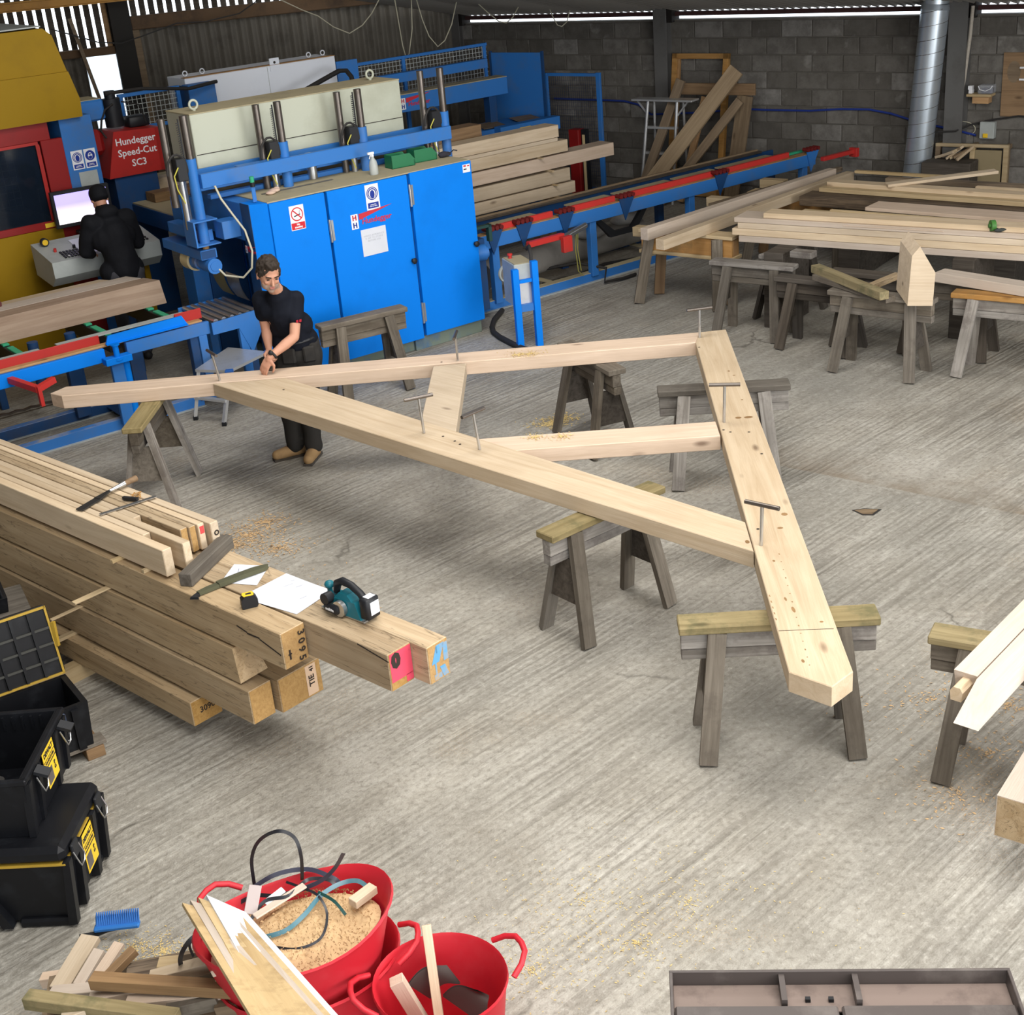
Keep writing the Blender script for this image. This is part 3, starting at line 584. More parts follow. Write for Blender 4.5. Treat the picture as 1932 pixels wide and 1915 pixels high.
def tie(t):
    obj('painted_patch', MB().box(.5365, .5375, .395, .465, .285, .465), plain('pale_patch', (.60, .43, .30, 1), .8), t, PF); text('TIE', .05, INK, t, PF @ T(.539, .43, .37) @ RZ(90) @ RX(90) @ RZ(90), 'pen_mark', .001); text('41', .035, INK, t, PF @ T(.539, .435, .44) @ RZ(90) @ RX(90) @ RZ(90), 'pen_mark', .001)
pile_beam(UL, .536, .216, .50, .272, .474, 'wide oak beam whose end has a pale patch lettered TIE', marks=tie)
t = thing('oak_beam', 'oak beam with a bevelled end between the third layer boards', 'beam', PF @ T(.4, .14, .483), 'oak beams stacked in the big pile')
M = PF @ T(UL, .145, .5865); L = .415 - UL
obj('timber', MB().hexa([(0, -.073, -.1), (L + .0, -.073, -.1), (L + .05, .073, -.06), (0, .073, -.1)], [(0, -.073, .1), (L - .02, -.073, .1), (L - .06, .073, .1), (0, .073, .1)]), OAKB, t, M)
pile_beam(UL, .15, .24, .50, .483, .688, 'hidden oak beam filling the third layer of the pile')
def m3095(t):
    for i, ch in enumerate('3095'): text(ch, .058, INK, t, PF @ T(.823, .205 - .004 * i, .862 - .046 * i) @ RZ(90) @ RX(90) @ RZ(-90), 'pen_number', .0012)
    obj('pen_number', MB().box(.8215, .823, .118, .128, .745, .80).box(.8215, .823, .112, .134, .772, .778), INK, t, PF)
    ck = MB()
    for a, b in (((.80, .69), (.64, .735)), ((.64, .735), (.54, .738)), ((.54, .738), (.46, .757))): ck.bar((a[0], .0835, a[1] + .09), (b[0], .0835, b[1] + .085), .002, .007, (0, 0, 1))
    obj('drying_crack', ck, INK, t, PF)
pile_beam(UL, .82, .085, .235, .70, .904, 'oak beam on top of the pile with 3095 written on its end', marks=m3095)
def mpink(t):
    obj('spray_mark', MB().box(1.4102, 1.4112, .258, .395, .745, .898).box(1.4102, 1.4112, .35, .395, .71, .75), PINKP, t, PF)
    text('0', .10, INK, t, PF @ T(1.412, .295, .85) @ RZ(90) @ RX(90), 'pen_number', .008)
    obj('drying_crack', MB().bar((1.41, .25, .866), (1.20, .2485, .898), .002, .006), INK, t, PF)
pile_beam(UL, 1.41, .25, .398, .70, .904, 'long oak beam with pink sprayed end on top of the pile', marks=mpink)
def mblue(t):
    for a in ((.42, .47, .80, .89, .04), (.44, .45, .74, .80, 0), (.50, .53, .79, .885, .0), (.43, .48, .71, .74, .0), (.49, .525, .71, .77, -.02), (.455, .465, .85, .885, 0)):
        m = MB(); m.extr([(1.5202, a[0], a[2]), (1.5202, a[1], a[2]), (1.5202, a[1] + a[4], a[3]), (1.5202, a[0] + a[4], a[3])], (.001, 0, 0)); obj('chalk_mark', m, BLUEP, t, PF)
pile_beam(UL, 1.52, .40, .536, .70, .904, 'longest oak beam with blue chalk daubs on its end', marks=mblue)
sm = [(.115, .172, -.16, 1.082, 'thin oak joist nearest the stickers with a clean sawn end'), (.176, .222, -.43, 1.080, 'short thin oak joist ending between two longer ones'), (.226, .276, -.135, 1.084, 'thin oak joist standing proud with a pinkish end'), (.280, .328, -.68, 1.078, 'shortest thin oak joist leaving a slot in the stack'),
      (.332, .377, -.305, 1.080, 'thin oak joist with an ochre end in the middle of the stack'), (.380, .421, -.29, 1.079, 'thin pale oak joist with a chipped ochre end'), (.427, .468, -.275, 1.080, 'thin oak joist with a red crayon mark on its end'), (.480, .533, -.235, 1.076, 'outermost thin oak joist with a grey smudge on its end')]
for i, (v0, v1, u1, z1, lab) in enumerate(sm):
    def mm(t, i=i, v0=v0, v1=v1, u1=u1):
        if i == 6: obj('crayon_mark', MB().box(u1, u1 + .001, v0 + .008, v1 - .005, 1.02, 1.065), plain('red_crayon', (.6, .07, .07, 1), .8), t, PF)
        if i == 7: obj('smudge', MB().ring((0, 0, 0), .008, .017, 12).box(-.001, .001, -.001, .001, 0, .0005), INK, t, EM(u1 + .0008, (v0 + v1) / 2 + .006, 1.01))
    pile_beam(UL + .2, u1, v0, v1, .926, z1, lab, OAK if i not in (4, 5) else OAKB, 'thin oak joists stacked on the big pile', 'oak_joist', mm, .003)
for i, (u, v0, v1, z0, z1, lab) in enumerate(((-.36, .09, .53, .905, .925, 'small square sticker under the ends of the thin joists'), (-.62, .06, .56, .905, .925, 'sticker peeping out under the thin joist stack'), (-1.12, -.13, .5, .473, .4828, 'thin sticker between the second and third layers'))):
    tag(plank('sticker', PT(u, v0, (z0 + z1) / 2), PT(u, v1, (z0 + z1) / 2), .024, z1 - z0, PINE, None, ch=.001), lab, 'sticker', 'stickers in the big pile')
for (u, v0, v1, z0, z1, w, lab) in ((-.78, -.135, .52, .690, .6995, .04, 'pale sticker jutting far out below the top layer'), (-1.26, -.22, .5, .2525, .2715, .04, 'sticker jutting out above the lowest beam'), (-1.2, -.36, .55, 0, .099, .085, 'floor bearer jutting out under the oak pile'), (-4.4, -.3, .55, 0, .099, .085, 'floor bearer under the far end of the oak pile')):
    tag(plank('sticker' if z0 else 'bearer', PT(u, v0, (z0 + z1) / 2), PT(u, v1, (z0 + z1) / 2), w, z1 - z0, PINE, None, ch=.001), lab, 'sticker' if z0 else 'bearer', 'stickers in the big pile' if z0 else 'bearers under the big pile')
tag(plank('offcut_block', PT(-.015, .13, .942), PT(-.225, .565, .942), .075, .075, GREY, None, ch=.004), 'short grey square offcut lying across the pile before the joists', 'offcut')
# tools and papers on the pile
ZP = .9055
def sheet(pts, lab, bend=.004):
    q = [Vector(PT(u, v, ZP)) for u, v in pts]; m = MB()
    for dz in (0, .0008): m.grid(lambda a, b: q[0].lerp(q[1], a).lerp(q[3].lerp(q[2], a), b) + Vector((0, 0, dz + bend * (sin(a * 5 + b * 3) * .5 + .5) * a * b)), 8, 8)
    return tag(obj('paper_sheet', m, PAPER, None, I4), lab, 'paper', 'drawings on the pile')
s2 = sheet([(.332, .215), (.73, .265), (.695, .533), (.325, .531)], 'large white drawing sheet on the pile beside the tape measure')
for a, b, c, d in ((.44, .42, .455, .47), (.50, .45, .51, .49), (.42, .48, .43, .50), (.62, .38, .625, .42)): obj('drawn_line', MB().bar(PT(a, b, ZP + .004), PT(c, d, ZP + .004), .0015, .0004), plain('pencil', (.3, .32, .4, 1)), s2)
s1 = sheet([(.105, .262), (.30, .352), (.175, .535), (-.01, .44)], 'smaller drawing sheet half under the green sheath', .002)
obj('drawn_line', MB().bar(PT(.06, .42, ZP + .002), PT(.14, .34, ZP + .002), .002, .0005), plain('pencil_dark', (.1, .11, .2, 1)), s1)
t = thing('saw_sheath', 'olive green fabric tool sheath lying on the paper', 'sheath', PF @ T(.15, .3, ZP))
OLIVE = paint('olive_canvas', (.075, .075, .042, 1), .9, (.045, .045, .026, 1), .6, 25)
def strip(pts, ws, z, h, name, mat):
    m = MB(); n = len(pts); R = []
    for i in range(n):
        p = Vector((*pts[i], 0)); d = Vector((*pts[min(i + 1, n - 1)], 0)) - Vector((*pts[max(i - 1, 0)], 0)); d.normalize(); s = Vector((-d.y, d.x, 0)) * ws[i] / 2
        R.append([m.av(PT(*((p + s * k)[:2]), z + hh)) for k, hh in ((-1, .001), (-.8, h), (.8, h), (1, .001))])
    for A, B in zip(R, R[1:]):
        for k in range(4): j = (k + 1) % 4; m.af(A[k], A[j], B[j], B[k])
    m.af(*R[0]); m.af(*R[-1][::-1]); return obj(name, m, mat, t, I4, 50)
strip([(.135, .225), (.155, .35), (.175, .44), (.19, .485), (.193, .515)], [.052, .056, .058, .046, .012], ZP + .004, .022, 'sleeve', OLIVE)
strip([(.125, .105), (.128, .17), (.138, .235)], [.034, .046, .044], ZP + .002, .018, 'flap', OLIVE)
strip([(.148, .063), (.132, .085), (.125, .112)], [.05, .03, .03], ZP + .001, .014, 'buckle', BLACK)
t = thing('tape_measure', 'black tape measure with a yellow face standing on the pile', 'tape measure', PF @ T(.46, .185, ZP))
TM = PF @ T(.455, .185, ZP) @ RZ(64)
m = MB(); pr = [(-.038, 0), (.034, 0), (.042, .012), (.042, .045), (.03, .066), (-.018, .07), (-.04, .05), (-.042, .01)]
obj('case', m.extr([(x, -.025, z) for x, z in pr], (0, .05, 0)), BLACK, t, TM); obj('face', MB().prism([(-.026, -.022), (.024, -.022), (.03, 0), (.024, .022), (-.026, .022), (-.032, 0)], .0685, .0715), YTAG, t, TM); obj('window', MB().box(-.012, .016, -.008, .008, .0715, .0725), BLACK, t, TM)
# electric planer
t = thing('electric_planer', 'teal and black cordless electric planer resting on the pile', 'planer', PF @ T(.95, .43, ZP))
EP = PF @ T(.945, .43, ZP) @ RZ(2)     # x forward along the beam towards its end (rear of the tool with battery)
obj('sole', MB().box(-.16, .15, -.045, .045, 0, .012, .002), STEEL, t, EP)
obj('body', MB().hexa([(-.14, -.048, .012), (.13, -.048, .012), (.13, .05, .012), (-.14, .05, .012)], [(-.12, -.04, .085), (.09, -.04, .095), (.09, .04, .095), (-.12, .04, .085)]).hexa([(-.06, -.038, .085), (.07, -.038, .09), (.07, .038, .09), (-.06, .038, .085)], [(-.03, -.03, .118), (.03, -.03, .118), (.03, .03, .118), (-.03, .03, .118)]), TEAL, t, EP)
obj('grip', MB().tube([(-.075, 0, .10), (-.06, 0, .15), (-.02, 0, .172), (.04, 0, .165), (.10, 0, .135), (.135, 0, .10)], [.018, .022, .021, .019, .019, .02], 10), BLACK, t, EP, 50)
obj('front_knob', MB().ell((-.125, 0, .125), (.026, .026, .022)).cyl((-.125, 0, .08), (-.125, 0, .12), .014), TEAL, t, EP, 50)
obj('chip_outlet', MB().cyl((-.085, -.035, .085), (-.085, -.08, .088), .030, 14), BLACK, t, EP, 50)
bc = obj('belt_cover', MB().cyl((.0, -.046, .05), (.0, -.07, .05), .042, 18), STEEL, t, EP, 50)
obj('belt_cap', MB().box(-.10, .005, -.085, -.062, .018, .070, .012), BLACK, t, EP, 50)
text('makita', .022, WHITE, t, EP @ T(-.048, -.0862, .044) @ RX(90), 'lettering', .0006)
ba = obj('battery', MB().box(.125, .185, -.045, .045, .02, .135, .010), BLACK, t, EP, 50)
obj('label', MB().box(.1855, .1862, -.022, .035, .045, .115), PAPER, ba, EP); obj('label', MB().box(.135, .175, -.02, .03, .1355, .1362), PAPER, ba, EP)
# chisel, square and shavings on the joists
ZJ = 1.0855
t = thing('slick_chisel', 'big socket chisel with dark blade and brown handle across the joists', 'chisel', PF @ T(-1.08, .4, ZJ))
q = [Vector(PT(u, v, ZJ + z)) for u, v, z in ((-1.034, .155, .004), (-1.075, .30, .006), (-1.10, .40, .012), (-1.115, .515, .018), (-1.12, .60, .020))]
d = (q[1] - q[0]).normalized(); s = Vector((-d.y, d.x, 0))
m = MB(); m.hexa([q[0] - s * .026, q[0] + s * .026, q[1] + s * .024, q[1] - s * .024], [p + Vector((0, 0, .006)) for p in (q[0] - s * .026, q[0] + s * .026, q[1] + s * .024, q[1] - s * .024)])
m.hexa([q[1] - s * .024, q[1] + s * .024, q[2] + s * .01, q[2] - s * .01], [p + Vector((0, 0, .009)) for p in (q[1] - s * .024, q[1] + s * .024, q[2] + s * .01, q[2] - s * .01)])
obj('blade', m, plain('dark_tool_steel', (.05, .05, .05, 1), .4, .5, .6), t); obj('socket', MB().cyl(q[2] + Vector((0, 0, .004)), q[3], .009, 10, .016), STEEL, t, I4, 50); obj('handle', MB().cyl(q[3], q[4], .016, 10, .019), BROWN, t, I4, 50)
t = thing('bevel_square', 'steel try square blade lying flat on the joists', 'square', PF @ T(-.85, .35, ZJ))
obj('blade', MB().bar(PT(-.875, .19, ZJ + .004), PT(-.81, .525, ZJ + .004), .028, .003), STEEL, t); obj('stock', MB().bar(PT(-.95, .395, ZJ + .010), PT(-.855, .43, ZJ + .010), .020, .018), BLACK, t)
for i in range(6):
    a = random.uniform(0, 6); c = PT(-.925 + .02 * (i % 3), .445 + .022 * (i // 3), ZJ + .012 + .004 * (i % 2)); m = MB().bar(c - Vector((cos(a), sin(a), .1)) * .032, c + Vector((cos(a), sin(a), .18)) * .032, .008, .003); m.k = 0
    tag(obj('wood_shaving', m, PINEO), 'little orange wood shaving heaped by the square on the joists', 'shaving', 'wood shavings on the joists')
# ------------------------------------------------------------------ the machine line (local x along the line, y away from the doors)
def mbox(name, a, mat, parent, ch=.004, mw=None): return obj(name, MB().box(*a, ch), mat, parent, MF if mw is None else mw)
FRONT = RX(90)                                   # lettering on a face that looks towards -y
def sign(parent, u, v, z, w, h, kind, mw=None):
    """a printed safety sign on a plane facing -y"""
    Mx = (MF if mw is None else mw) @ T(u, v, z)
    s = obj('safety_sign', MB().box(0, w, -.002, 0, -h, 0), WHITE, parent, Mx)
    cx, cz, r = w / 2, -h * .36, w * .42
    if kind == 'smoke':
        obj('print', MB().ring((cx, -.003, cz), r * .84, r, 28, 'x'), SIGNR, s, Mx)
        obj('print', MB().bar((cx - r * .62, -.0032, cz + r * .62), (cx + r * .62, -.0032, cz - r * .62), .0008, r * .17, (0, 0, 1)), SIGNR, s, Mx)
        obj('print', MB().bar((cx - r * .5, -.0029, cz - r * .28), (cx + r * .5, -.0029, cz - r * .05), .0006, r * .16, (0, 0, 1)), BLACK, s, Mx)
        obj('print', MB().tube([(cx + r * .45, -.003, cz), (cx + r * .38, -.003, cz + r * .25), (cx + r * .5, -.003, cz + r * .5)], .0015, 4), BLACK, s, Mx)
        obj('print', MB().box(w * .03, w * .97, -.0028, -.002, -h * .97, -h * .70), SIGNR, s, Mx)
        text('No\nsmoking', h * .105, WHITE, s, Mx @ T(cx, -.0032, -h * .83) @ FRONT, 'print', .0012)
    else:
        obj('print', MB().ring((cx, -.003, cz), 0, r, 28, 'x'), SIGNB, s, Mx)
        if kind == 'ear':
            obj('print', MB().ring((cx, -.0034, cz), r * .78, r * .86, 28, 'x'), WHITE, s, Mx)
            obj('print', MB().ell((cx, -.0034, cz - r * .05), (r * .62, .0006, r * .66)), WHITE, s, Mx)
            obj('print', MB().ell((cx, -.0042, cz - r * .12), (r * .42, .0006, r * .62)), SIGNB, s, Mx)
        else:
            obj('print', MB().ell((cx, -.0034, cz - r * .1), (r * .46, .0006, r * .68)), WHITE, s, Mx)
            obj('print', MB().ell((cx, -.0042, cz - r * .15), (r * .40, .0006, r * .58)), SIGNB, s, Mx)
            obj('print', MB().ell((cx - r * .24, -.005, cz + r * .02), (r * .24, .0006, r * .17)).ell((cx + r * .24, -.005, cz + r * .02), (r * .24, .0006, r * .17)), WHITE, s, Mx)
        obj('print', MB().box(w * .1, w * .9, -.0028, -.002, -h * .94, -h * .72), SIGNB, s, Mx)
        text('protection\nmust be worn', h * .062, WHITE, s, Mx @ T(cx, -.0032, -h * .83) @ FRONT, 'print', .0005)
    return s
def logo(parent, u, v, z, w, name='maker_logo', wordcol=None, mw=None):
    """white H plate, red wedge and the maker's word"""
    Mx = (MF if mw is None else mw) @ T(u, v, z); wordcol = wordcol or LOGOR; h = w * .30
    s = obj(name, MB().box(0, w * .165, -.002, 0, -h, .0), WHITE, parent, Mx)
    for zz in (0, -h * .5):
        m = MB(); a, b = w * .035, w * .13
        for x0, x1, z0, z1 in ((a, a + w * .028, -h * .42, -h * .06), (b - w * .028, b, -h * .42, -h * .06), (a, b, -h * .27, -h * .20)): m.box(x0, x1, -.003, -.002, zz + z0, zz + z1)
        obj('logo_bars', m, LOGOR if zz == 0 else SIGNB, s, Mx)
    obj('logo_wedge', MB().extr([(w * .19, -.002, -h * .45), (w * .19, -.002, -h * .04), (w, -.002, h * .18)], (0, .0015, 0)), LOGOR, s, Mx)
    text('Hundegger', w * .16, wordcol, s, Mx @ T(w * .60, -.003, -h * .60) @ FRONT, 'logo_word', .0012, shear=.12)
    return s
# --- the blue planing machine
pm = thing('planing_machine', 'big bright blue planing machine cabinet with cream hood and column posts', 'machine', MF)
m = MB(); m.prism([(-1.92, .03), (.03, .03), (.03, 1.6), (-1.92, 1.6)], .14, 1.745); obj('body', m, BLUE, pm, MF)
mbox('portal_top', (-2.34, -1.92, .12, 1.34, 1.40, 1.745), BLUEM, pm)
m = MB(); m.prism([(-2.20, .005), (-1.92, .005), (-1.92, .26), (-2.34, .26), (-2.34, .09)], .10, 1.75); obj('corner_post', m, BLUE, pm, MF)
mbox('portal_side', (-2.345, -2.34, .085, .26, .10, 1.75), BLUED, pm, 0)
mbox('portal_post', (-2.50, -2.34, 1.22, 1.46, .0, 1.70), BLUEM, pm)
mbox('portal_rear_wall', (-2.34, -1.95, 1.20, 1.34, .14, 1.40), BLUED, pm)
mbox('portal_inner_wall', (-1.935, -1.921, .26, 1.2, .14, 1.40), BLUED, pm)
mbox('fixed_panel', (-2.195, -1.625, -.018, .005, .11, 1.742), BLUE, pm)
d2 = mbox('door', (-1.600, -.722, -.022, .028, .125, 1.742), BLUE, pm); d3 = mbox('door', (-.690, .030, -.022, .028, .142, 1.750), BLUE, pm)
mbox('door_gap', (-1.64, -1.585, .024, .031, .12, 1.745), BLUED, pm); mbox('door_gap', (-.735, -.68, .024, .031, .13, 1.75), BLUED, pm)
for d, u, z in ((d2, -1.615, 1.28), (d3, -.71, 1.44), (d3, -.715, .28), (d2, -1.615, .30)):
    h_ = obj('hinge', MB().cyl((u, -.030, z), (u, -.030, z + .21), .014, 8), STEEL, d, MF, 50); obj('hinge_leaf', MB().box(u + .012, u + .04, -.026, -.022, z + .01, z + .2), STEEL, h_, MF)
for d, u, z in ((d2, -.757, .921), (d3, -.008, .932)): obj('door_knob', MB().cyl((u, -.022, z), (u, -.052, z), .020, 12).ell((u, -.055, z), (.030, .012, .030)), BLACK, d, MF, 50)
sign(pm, -2.005, -.0185, 1.683, .148, .222, 'smoke'); sign(d2, -1.198, -.0225, 1.727, .146, .235, 'ear')
logo(d2, -1.385, -.0225, 1.485, .46)
pp = obj('notice', MB().box(-1.297, -1.022, -.0255, -.0225, 1.072, 1.325), PAPER, d2, MF)
text('WINGS REFERENCE\nIS SET TO START\nBEFORE USE', .024, plain('faint_print', (.45, .47, .52, 1)), pp, MF @ T(-1.16, -.0262, 1.235) @ FRONT, 'print', .0, space=1.1)
pl = obj('maker_plate', MB().box(-.075, .012, -.0245, -.0225, 1.645, 1.722), WHITE, d3, MF); obj('print', MB().box(-.065, -.035, -.0252, -.0245, 1.70, 1.715).box(-.02, .004, -.0252, -.0245, 1.70, 1.71), LOGOR, pl, MF); obj('print', MB().box(-.065, -.03, -.0252, -.0245, 1.672, 1.682), BLACK, pl, MF)
GREENISH = paint('dirty_green_plinth', (.17, .21, .17, 1), .8, (.03, .12, .30, 1), .8, 3.5)
mbox('plinth', (-.80, .015, .03, 1.5, .0, .14), GREENISH, pm); mbox('plinth', (-2.2, -.95, .10, 1.5, .0, .13), GREENISH, pm); mbox('plinth', (-.95, -.80, .06, 1.5, .0, .13), GREENISH, pm)
mbox('dusty_top', (-2.20, .033, .0, 1.6, 1.745, 1.757), DUST, pm, .002)
mbox('top_groove', (-2.05, -1.3, .36, .40, 1.757, 1.762), plain('groove', (.12, .11, .09, 1)), pm, 0); mbox('top_groove', (-1.5, -.85, .78, .83, 1.757, 1.763), plain('groove2', (.1, .095, .08, 1)), pm, 0)
mbox('front_beam', (-2.60, .13, .415, .47, 1.905, 2.032), BLUEM, pm); mbox('beam_flange', (-2.2, -1.75, .47, .55, 2.02, 2.032), BLUEM, pm)
mbox('rear_rail', (-2.5, .10, .76, .80, 1.82, 2.02), BLUEM, pm); mbox('lower_rail', (-2.45, -.1, .62, .70, 1.757, 1.80), BLUEM, pm)
hd = mbox('hood', (-2.44, -.17, .81, 1.33, 2.012, 2.50), CREAM, pm, .006)
mbox('hood_lip', (-2.442, -.168, .808, 1.332, 2.496, 2.506), DUST, hd, .002); obj('hood_seam', MB().box(-2.43, -.18, .805, .81, 2.135, 2.141), INK, hd, MF)
for u, v in ((-2.30, 1.0), (-.34, 1.08)): obj('lifting_eye', MB().tube([(u + .04 * cos(a * pi / 8), v, 2.56 + .04 * sin(a * pi / 8)) for a in range(16)], .012, 7, True).cyl((u, v, 2.50), (u, v, 2.53), .016), CREAM, hd, MF, 60)
for i, (u, zb, zt) in enumerate(((-2.635, 1.40, 2.545), (-1.705, 1.757, 2.53), (-.845, 1.757, 2.52), (.115, 1.40, 2.585))):
    s = 1 if i < 3 else -1
    c = obj('column_tube', MB().cyl((u, .50, zb), (u, .50, 2.17), .048, 16), BLUEM, pm, MF, 50); obj('column_rod', MB().cyl((u, .50, 2.17), (u, .50, zt), .036, 16), STEELD, c, MF, 50)
    obj('guide_rod', MB().cyl((u - .17, .60, 1.757), (u - .17, .60, zt - .01), .034, 14), STEELD, c, MF, 50)
    obj('cylinder', MB().cyl((u - .10, .55, 1.55 if i == 0 else 1.757), (u - .10, .55, 2.0), .030, 12).cyl((u - .06, .58, 1.60 if i == 0 else 1.757), (u - .06, .58, 2.0), .016, 10), STEEL, c, MF, 50)
    obj('clamp_block', MB().box(u - .15, u - .05, .48, .58, 1.99, 2.19, .006), BLACK, c, MF)
    rk = MB(); rk.box(u - .060, u - .050, .495, .505, 2.19, zt - .02)
    for k in range(16): rk.box(u - .078, u - .060, .495, .505, 2.20 + k * (zt - 2.24) / 16, 2.20 + k * (zt - 2.24) / 16 + .007)
    if i < 3: obj('gear_rack', rk, BLACK, c, MF)
    obj('air_line', MB().tube([(u - .14, .47, 2.12), (u - .19, .47, 2.05), (u - .18, .47, 1.93), (u - .13, .47, 1.80)], .006, 5), plain('yellow_line', (.55, .5, .08, 1)), c, MF, 50)
    obj('hose', MB().tube([(u - .24 + .10 * (1 - cos(a)), .49, 2.06 + .17 * sin(a)) for a in [x * pi / 9 for x in range(10)]], .011, 6), RUBBER, c, MF, 50)
mbox('column_bracket', (-2.76, -2.52, .40, .62, 1.62, 1.632), BLUEM, pm, 0); mbox('column_bracket', (-2.76, -2.52, .40, .62, 1.40, 1.412), BLUEM, pm, 0); mbox('column_bracket', (-2.76, -2.745, .40, .62, 1.412, 1.62), BLUEM, pm, 0)
mbox('support_arm', (-2.52, -2.345, .32, .50, 1.44, 1.60), BLUEM, pm); mbox('support_arm', (-2.66, -2.54, .50, 1.24, 1.42, 1.52), BLUEM, pm)
la = mbox('lower_arm', (-2.72, -2.56, .44, 1.30, 1.27, 1.36), BLUEM, pm); mbox('tube_mouth', (-2.715, -2.575, .436, .441, 1.28, 1.35), BLUED, la, 0)
obj('lift_rod', MB().cyl((-2.635, .50, 1.36), (-2.635, .50, 1.42), .03, 12).cyl((-2.66, .66, 1.36), (-2.66, .66, 1.6), .016, 8), PINEO, pm, MF, 50)
mo = thing('feed_motor', 'pale blue feed motor with a cream wheel hung before the machine mouth', 'motor', MF @ T(-2.62, .6, 1.2))
obj('drive_wheel', MB().cyl((-2.62, .96, 1.20), (-2.62, .80, 1.20), .098, 26).cyl((-2.62, .80, 1.20), (-2.62, .795, 1.2), .07, 20), CREAMPL, mo, MF, 50)
obj('gearbox', MB().cyl((-2.62, .80, 1.20), (-2.62, .68, 1.205), .078, 18).cyl((-2.62, .68, 1.205), (-2.62, .58, 1.205), .060, 18), BLUEDUST, mo, MF, 50)
obj('fan_cowl', MB().cyl((-2.62, .58, 1.205), (-2.62, .40, 1.205), .072, 16).cyl((-2.62, .40, 1.205), (-2.62, .394, 1.205), .045, 14), BLUEM, mo, MF, 50)
mbox('terminal_box', (-2.68, -2.55, .48, .62, 1.262, 1.325), BLUEM, mo); mbox('mounting_plate', (-2.70, -2.54, .62, .88, 1.268, 1.285), BLUEM, mo)
obj('power_cable', MB().tube([(-2.60, .43, 1.20), (-2.55, .36, 1.11), (-2.44, .22, 1.09), (-2.38, .14, 1.18), (-2.37, .10, 1.34), (-2.38, .16, 1.52), (-2.42, .28, 1.66), (-2.47, .36, 1.80), (-2.5, .38, 1.92)], .010, 6), CORD, mo, MF, 50)
logo(pm, -.10, -.36, 1.36, .22, mw=MF @ T(-2.349, .1, 0) @ RZ(-90) @ T(-.08, .363, 0))
for (v0, v1, mt, lab) in ((.62, .86, paint('ochre_plate', (.22, .19, .09, 1), .5, (.12, .11, .06, 1), .6, 4), 'ochre'), (.30, .56, STEEL, 'bright')):
    m = MB(); m.grid(lambda a, b: (-2.48 + .10 * (1 - b) ** 2, v0 + (v1 - v0) * a - .05 * b, .84 + .27 * b), 6, 8); m.grid(lambda a, b: (-2.474 + .10 * (1 - b) ** 2, v0 + (v1 - v0) * a - .05 * b, .84 + .27 * b), 6, 8); obj('guide_plate', m, mt, pm, MF, 50)
rt = thing('roller_table', 'short bed of shiny steel rollers feeding the machine mouth', 'roller table', MF @ T(-2.6, .5, 0))
for k in range(6): obj('roller', MB().cyl((-2.80 + .082 * k, .18, .765), (-2.80 + .082 * k, .86, .765), .026, 14), STEEL, rt, MF, 50)
m = MB().extr([(-2.86, .145, .77), (-2.86, .145, .66), (-2.60, .145, .66), (-2.50, .145, .40), (-2.36, .145, .62), (-2.36, .145, .79)], (0, .015, 0)); obj('side_plate', m, BLUEM, rt, MF); mbox('side_plate', (-2.86, -2.36, .87, .885, .64, .78), BLUEM, rt)
mbox('leg', (-2.60, -2.52, .15, .20, 0, .66), BLUEM, rt); mbox('leg', (-2.60, -2.52, .84, .88, 0, .64), BLUEM, rt); mbox('leg', (-2.52, -2.44, .18, .20, 0, .5), BLUED, rt)
# small things on the dusty top
for (u, v, lab) in ((-.56, .34, 'green plastic parts bin beside the spray bottle'), (-.26, .40, 'green plastic parts bin holding black parts')):
    t = thing('parts_bin', lab, 'bin', MF @ T(u, v, 1.758), 'green bins on the blue machine'); Q = MF @ T(u, v, 1.758) @ RZ(-4)
    m = MB(); w, dp, h = .125, .135, .125
    for y0, y1 in ((-.075, -.07), (.07, .075)): m.extr([(-w, y0, 0), (w, y0, 0), (w + .01, y0, h * .45), (w * .62, y0, h), (-w, y0, h)], (0, y1 - y0, 0))
    m.box(-w, w, -.075, .075, 0, .006); m.box(-w, -w + .006, -.075, .075, 0, h); m.box(w - .006, w + .004, -.075, .075, 0, h * .45)
    obj('shell', m, GREENP, t, Q)
    if u > -.4: obj('contents', MB().ell((.0, 0, .04), (.09, .05, .035)).ell((.08, .02, .06), (.04, .03, .02)), BLACK, t, Q)
tag(obj('glove', MB().ell((0, 0, .03), (.06, .035, .03)).ell((.05, .01, .03), (.04, .018, .018)).ell((.04, -.02, .025), (.04, .014, .014)).tube([(.08, 0, .03), (.14, .02, .05), (.17, .0, .04)], .006, 5), plain('dark_glove', (.03, .03, .04, 1), .9), None, MF @ T(-.05, .33, 1.758), 50), 'crumpled dark glove at the end of the machine top', 'glove')
t = thing('spray_bottle', 'translucent white spray bottle standing on the machine top', 'bottle', MF @ T(-.93, .22, 1.758)); Q = MF @ T(-.93, .22, 1.758)
obj('bottle', MB().lathe([(.0, 0), (.04, .0), (.042, .01), (.042, .09), (.034, .125), (.016, .155), (.014, .17)], 16), MILKY, t, Q, 50); obj('trigger', MB().cyl((0, 0, .17), (0, 0, .19), .015, 10).box(-.05, .02, -.009, .009, .19, .212, .003).bar((-.02, 0, .19), (-.035, 0, .15), .01, .008), WHITE, t, Q)
tag(obj('steel_sleeve', MB().lathe([(.045, 0), (.048, 0), (.048, .2), (.055, .205), (.055, .24), (.04, .24)], 20), STEEL, None, MF @ T(-1.375, .62, 1.758), 50), 'upright shiny steel sleeve behind the front beam', 'cylinder')
t = thing('signal_lamp', 'small green signal lamp on a blue post at the cabinet corner', 'lamp', MF @ T(-2.25, .13, 1.757))
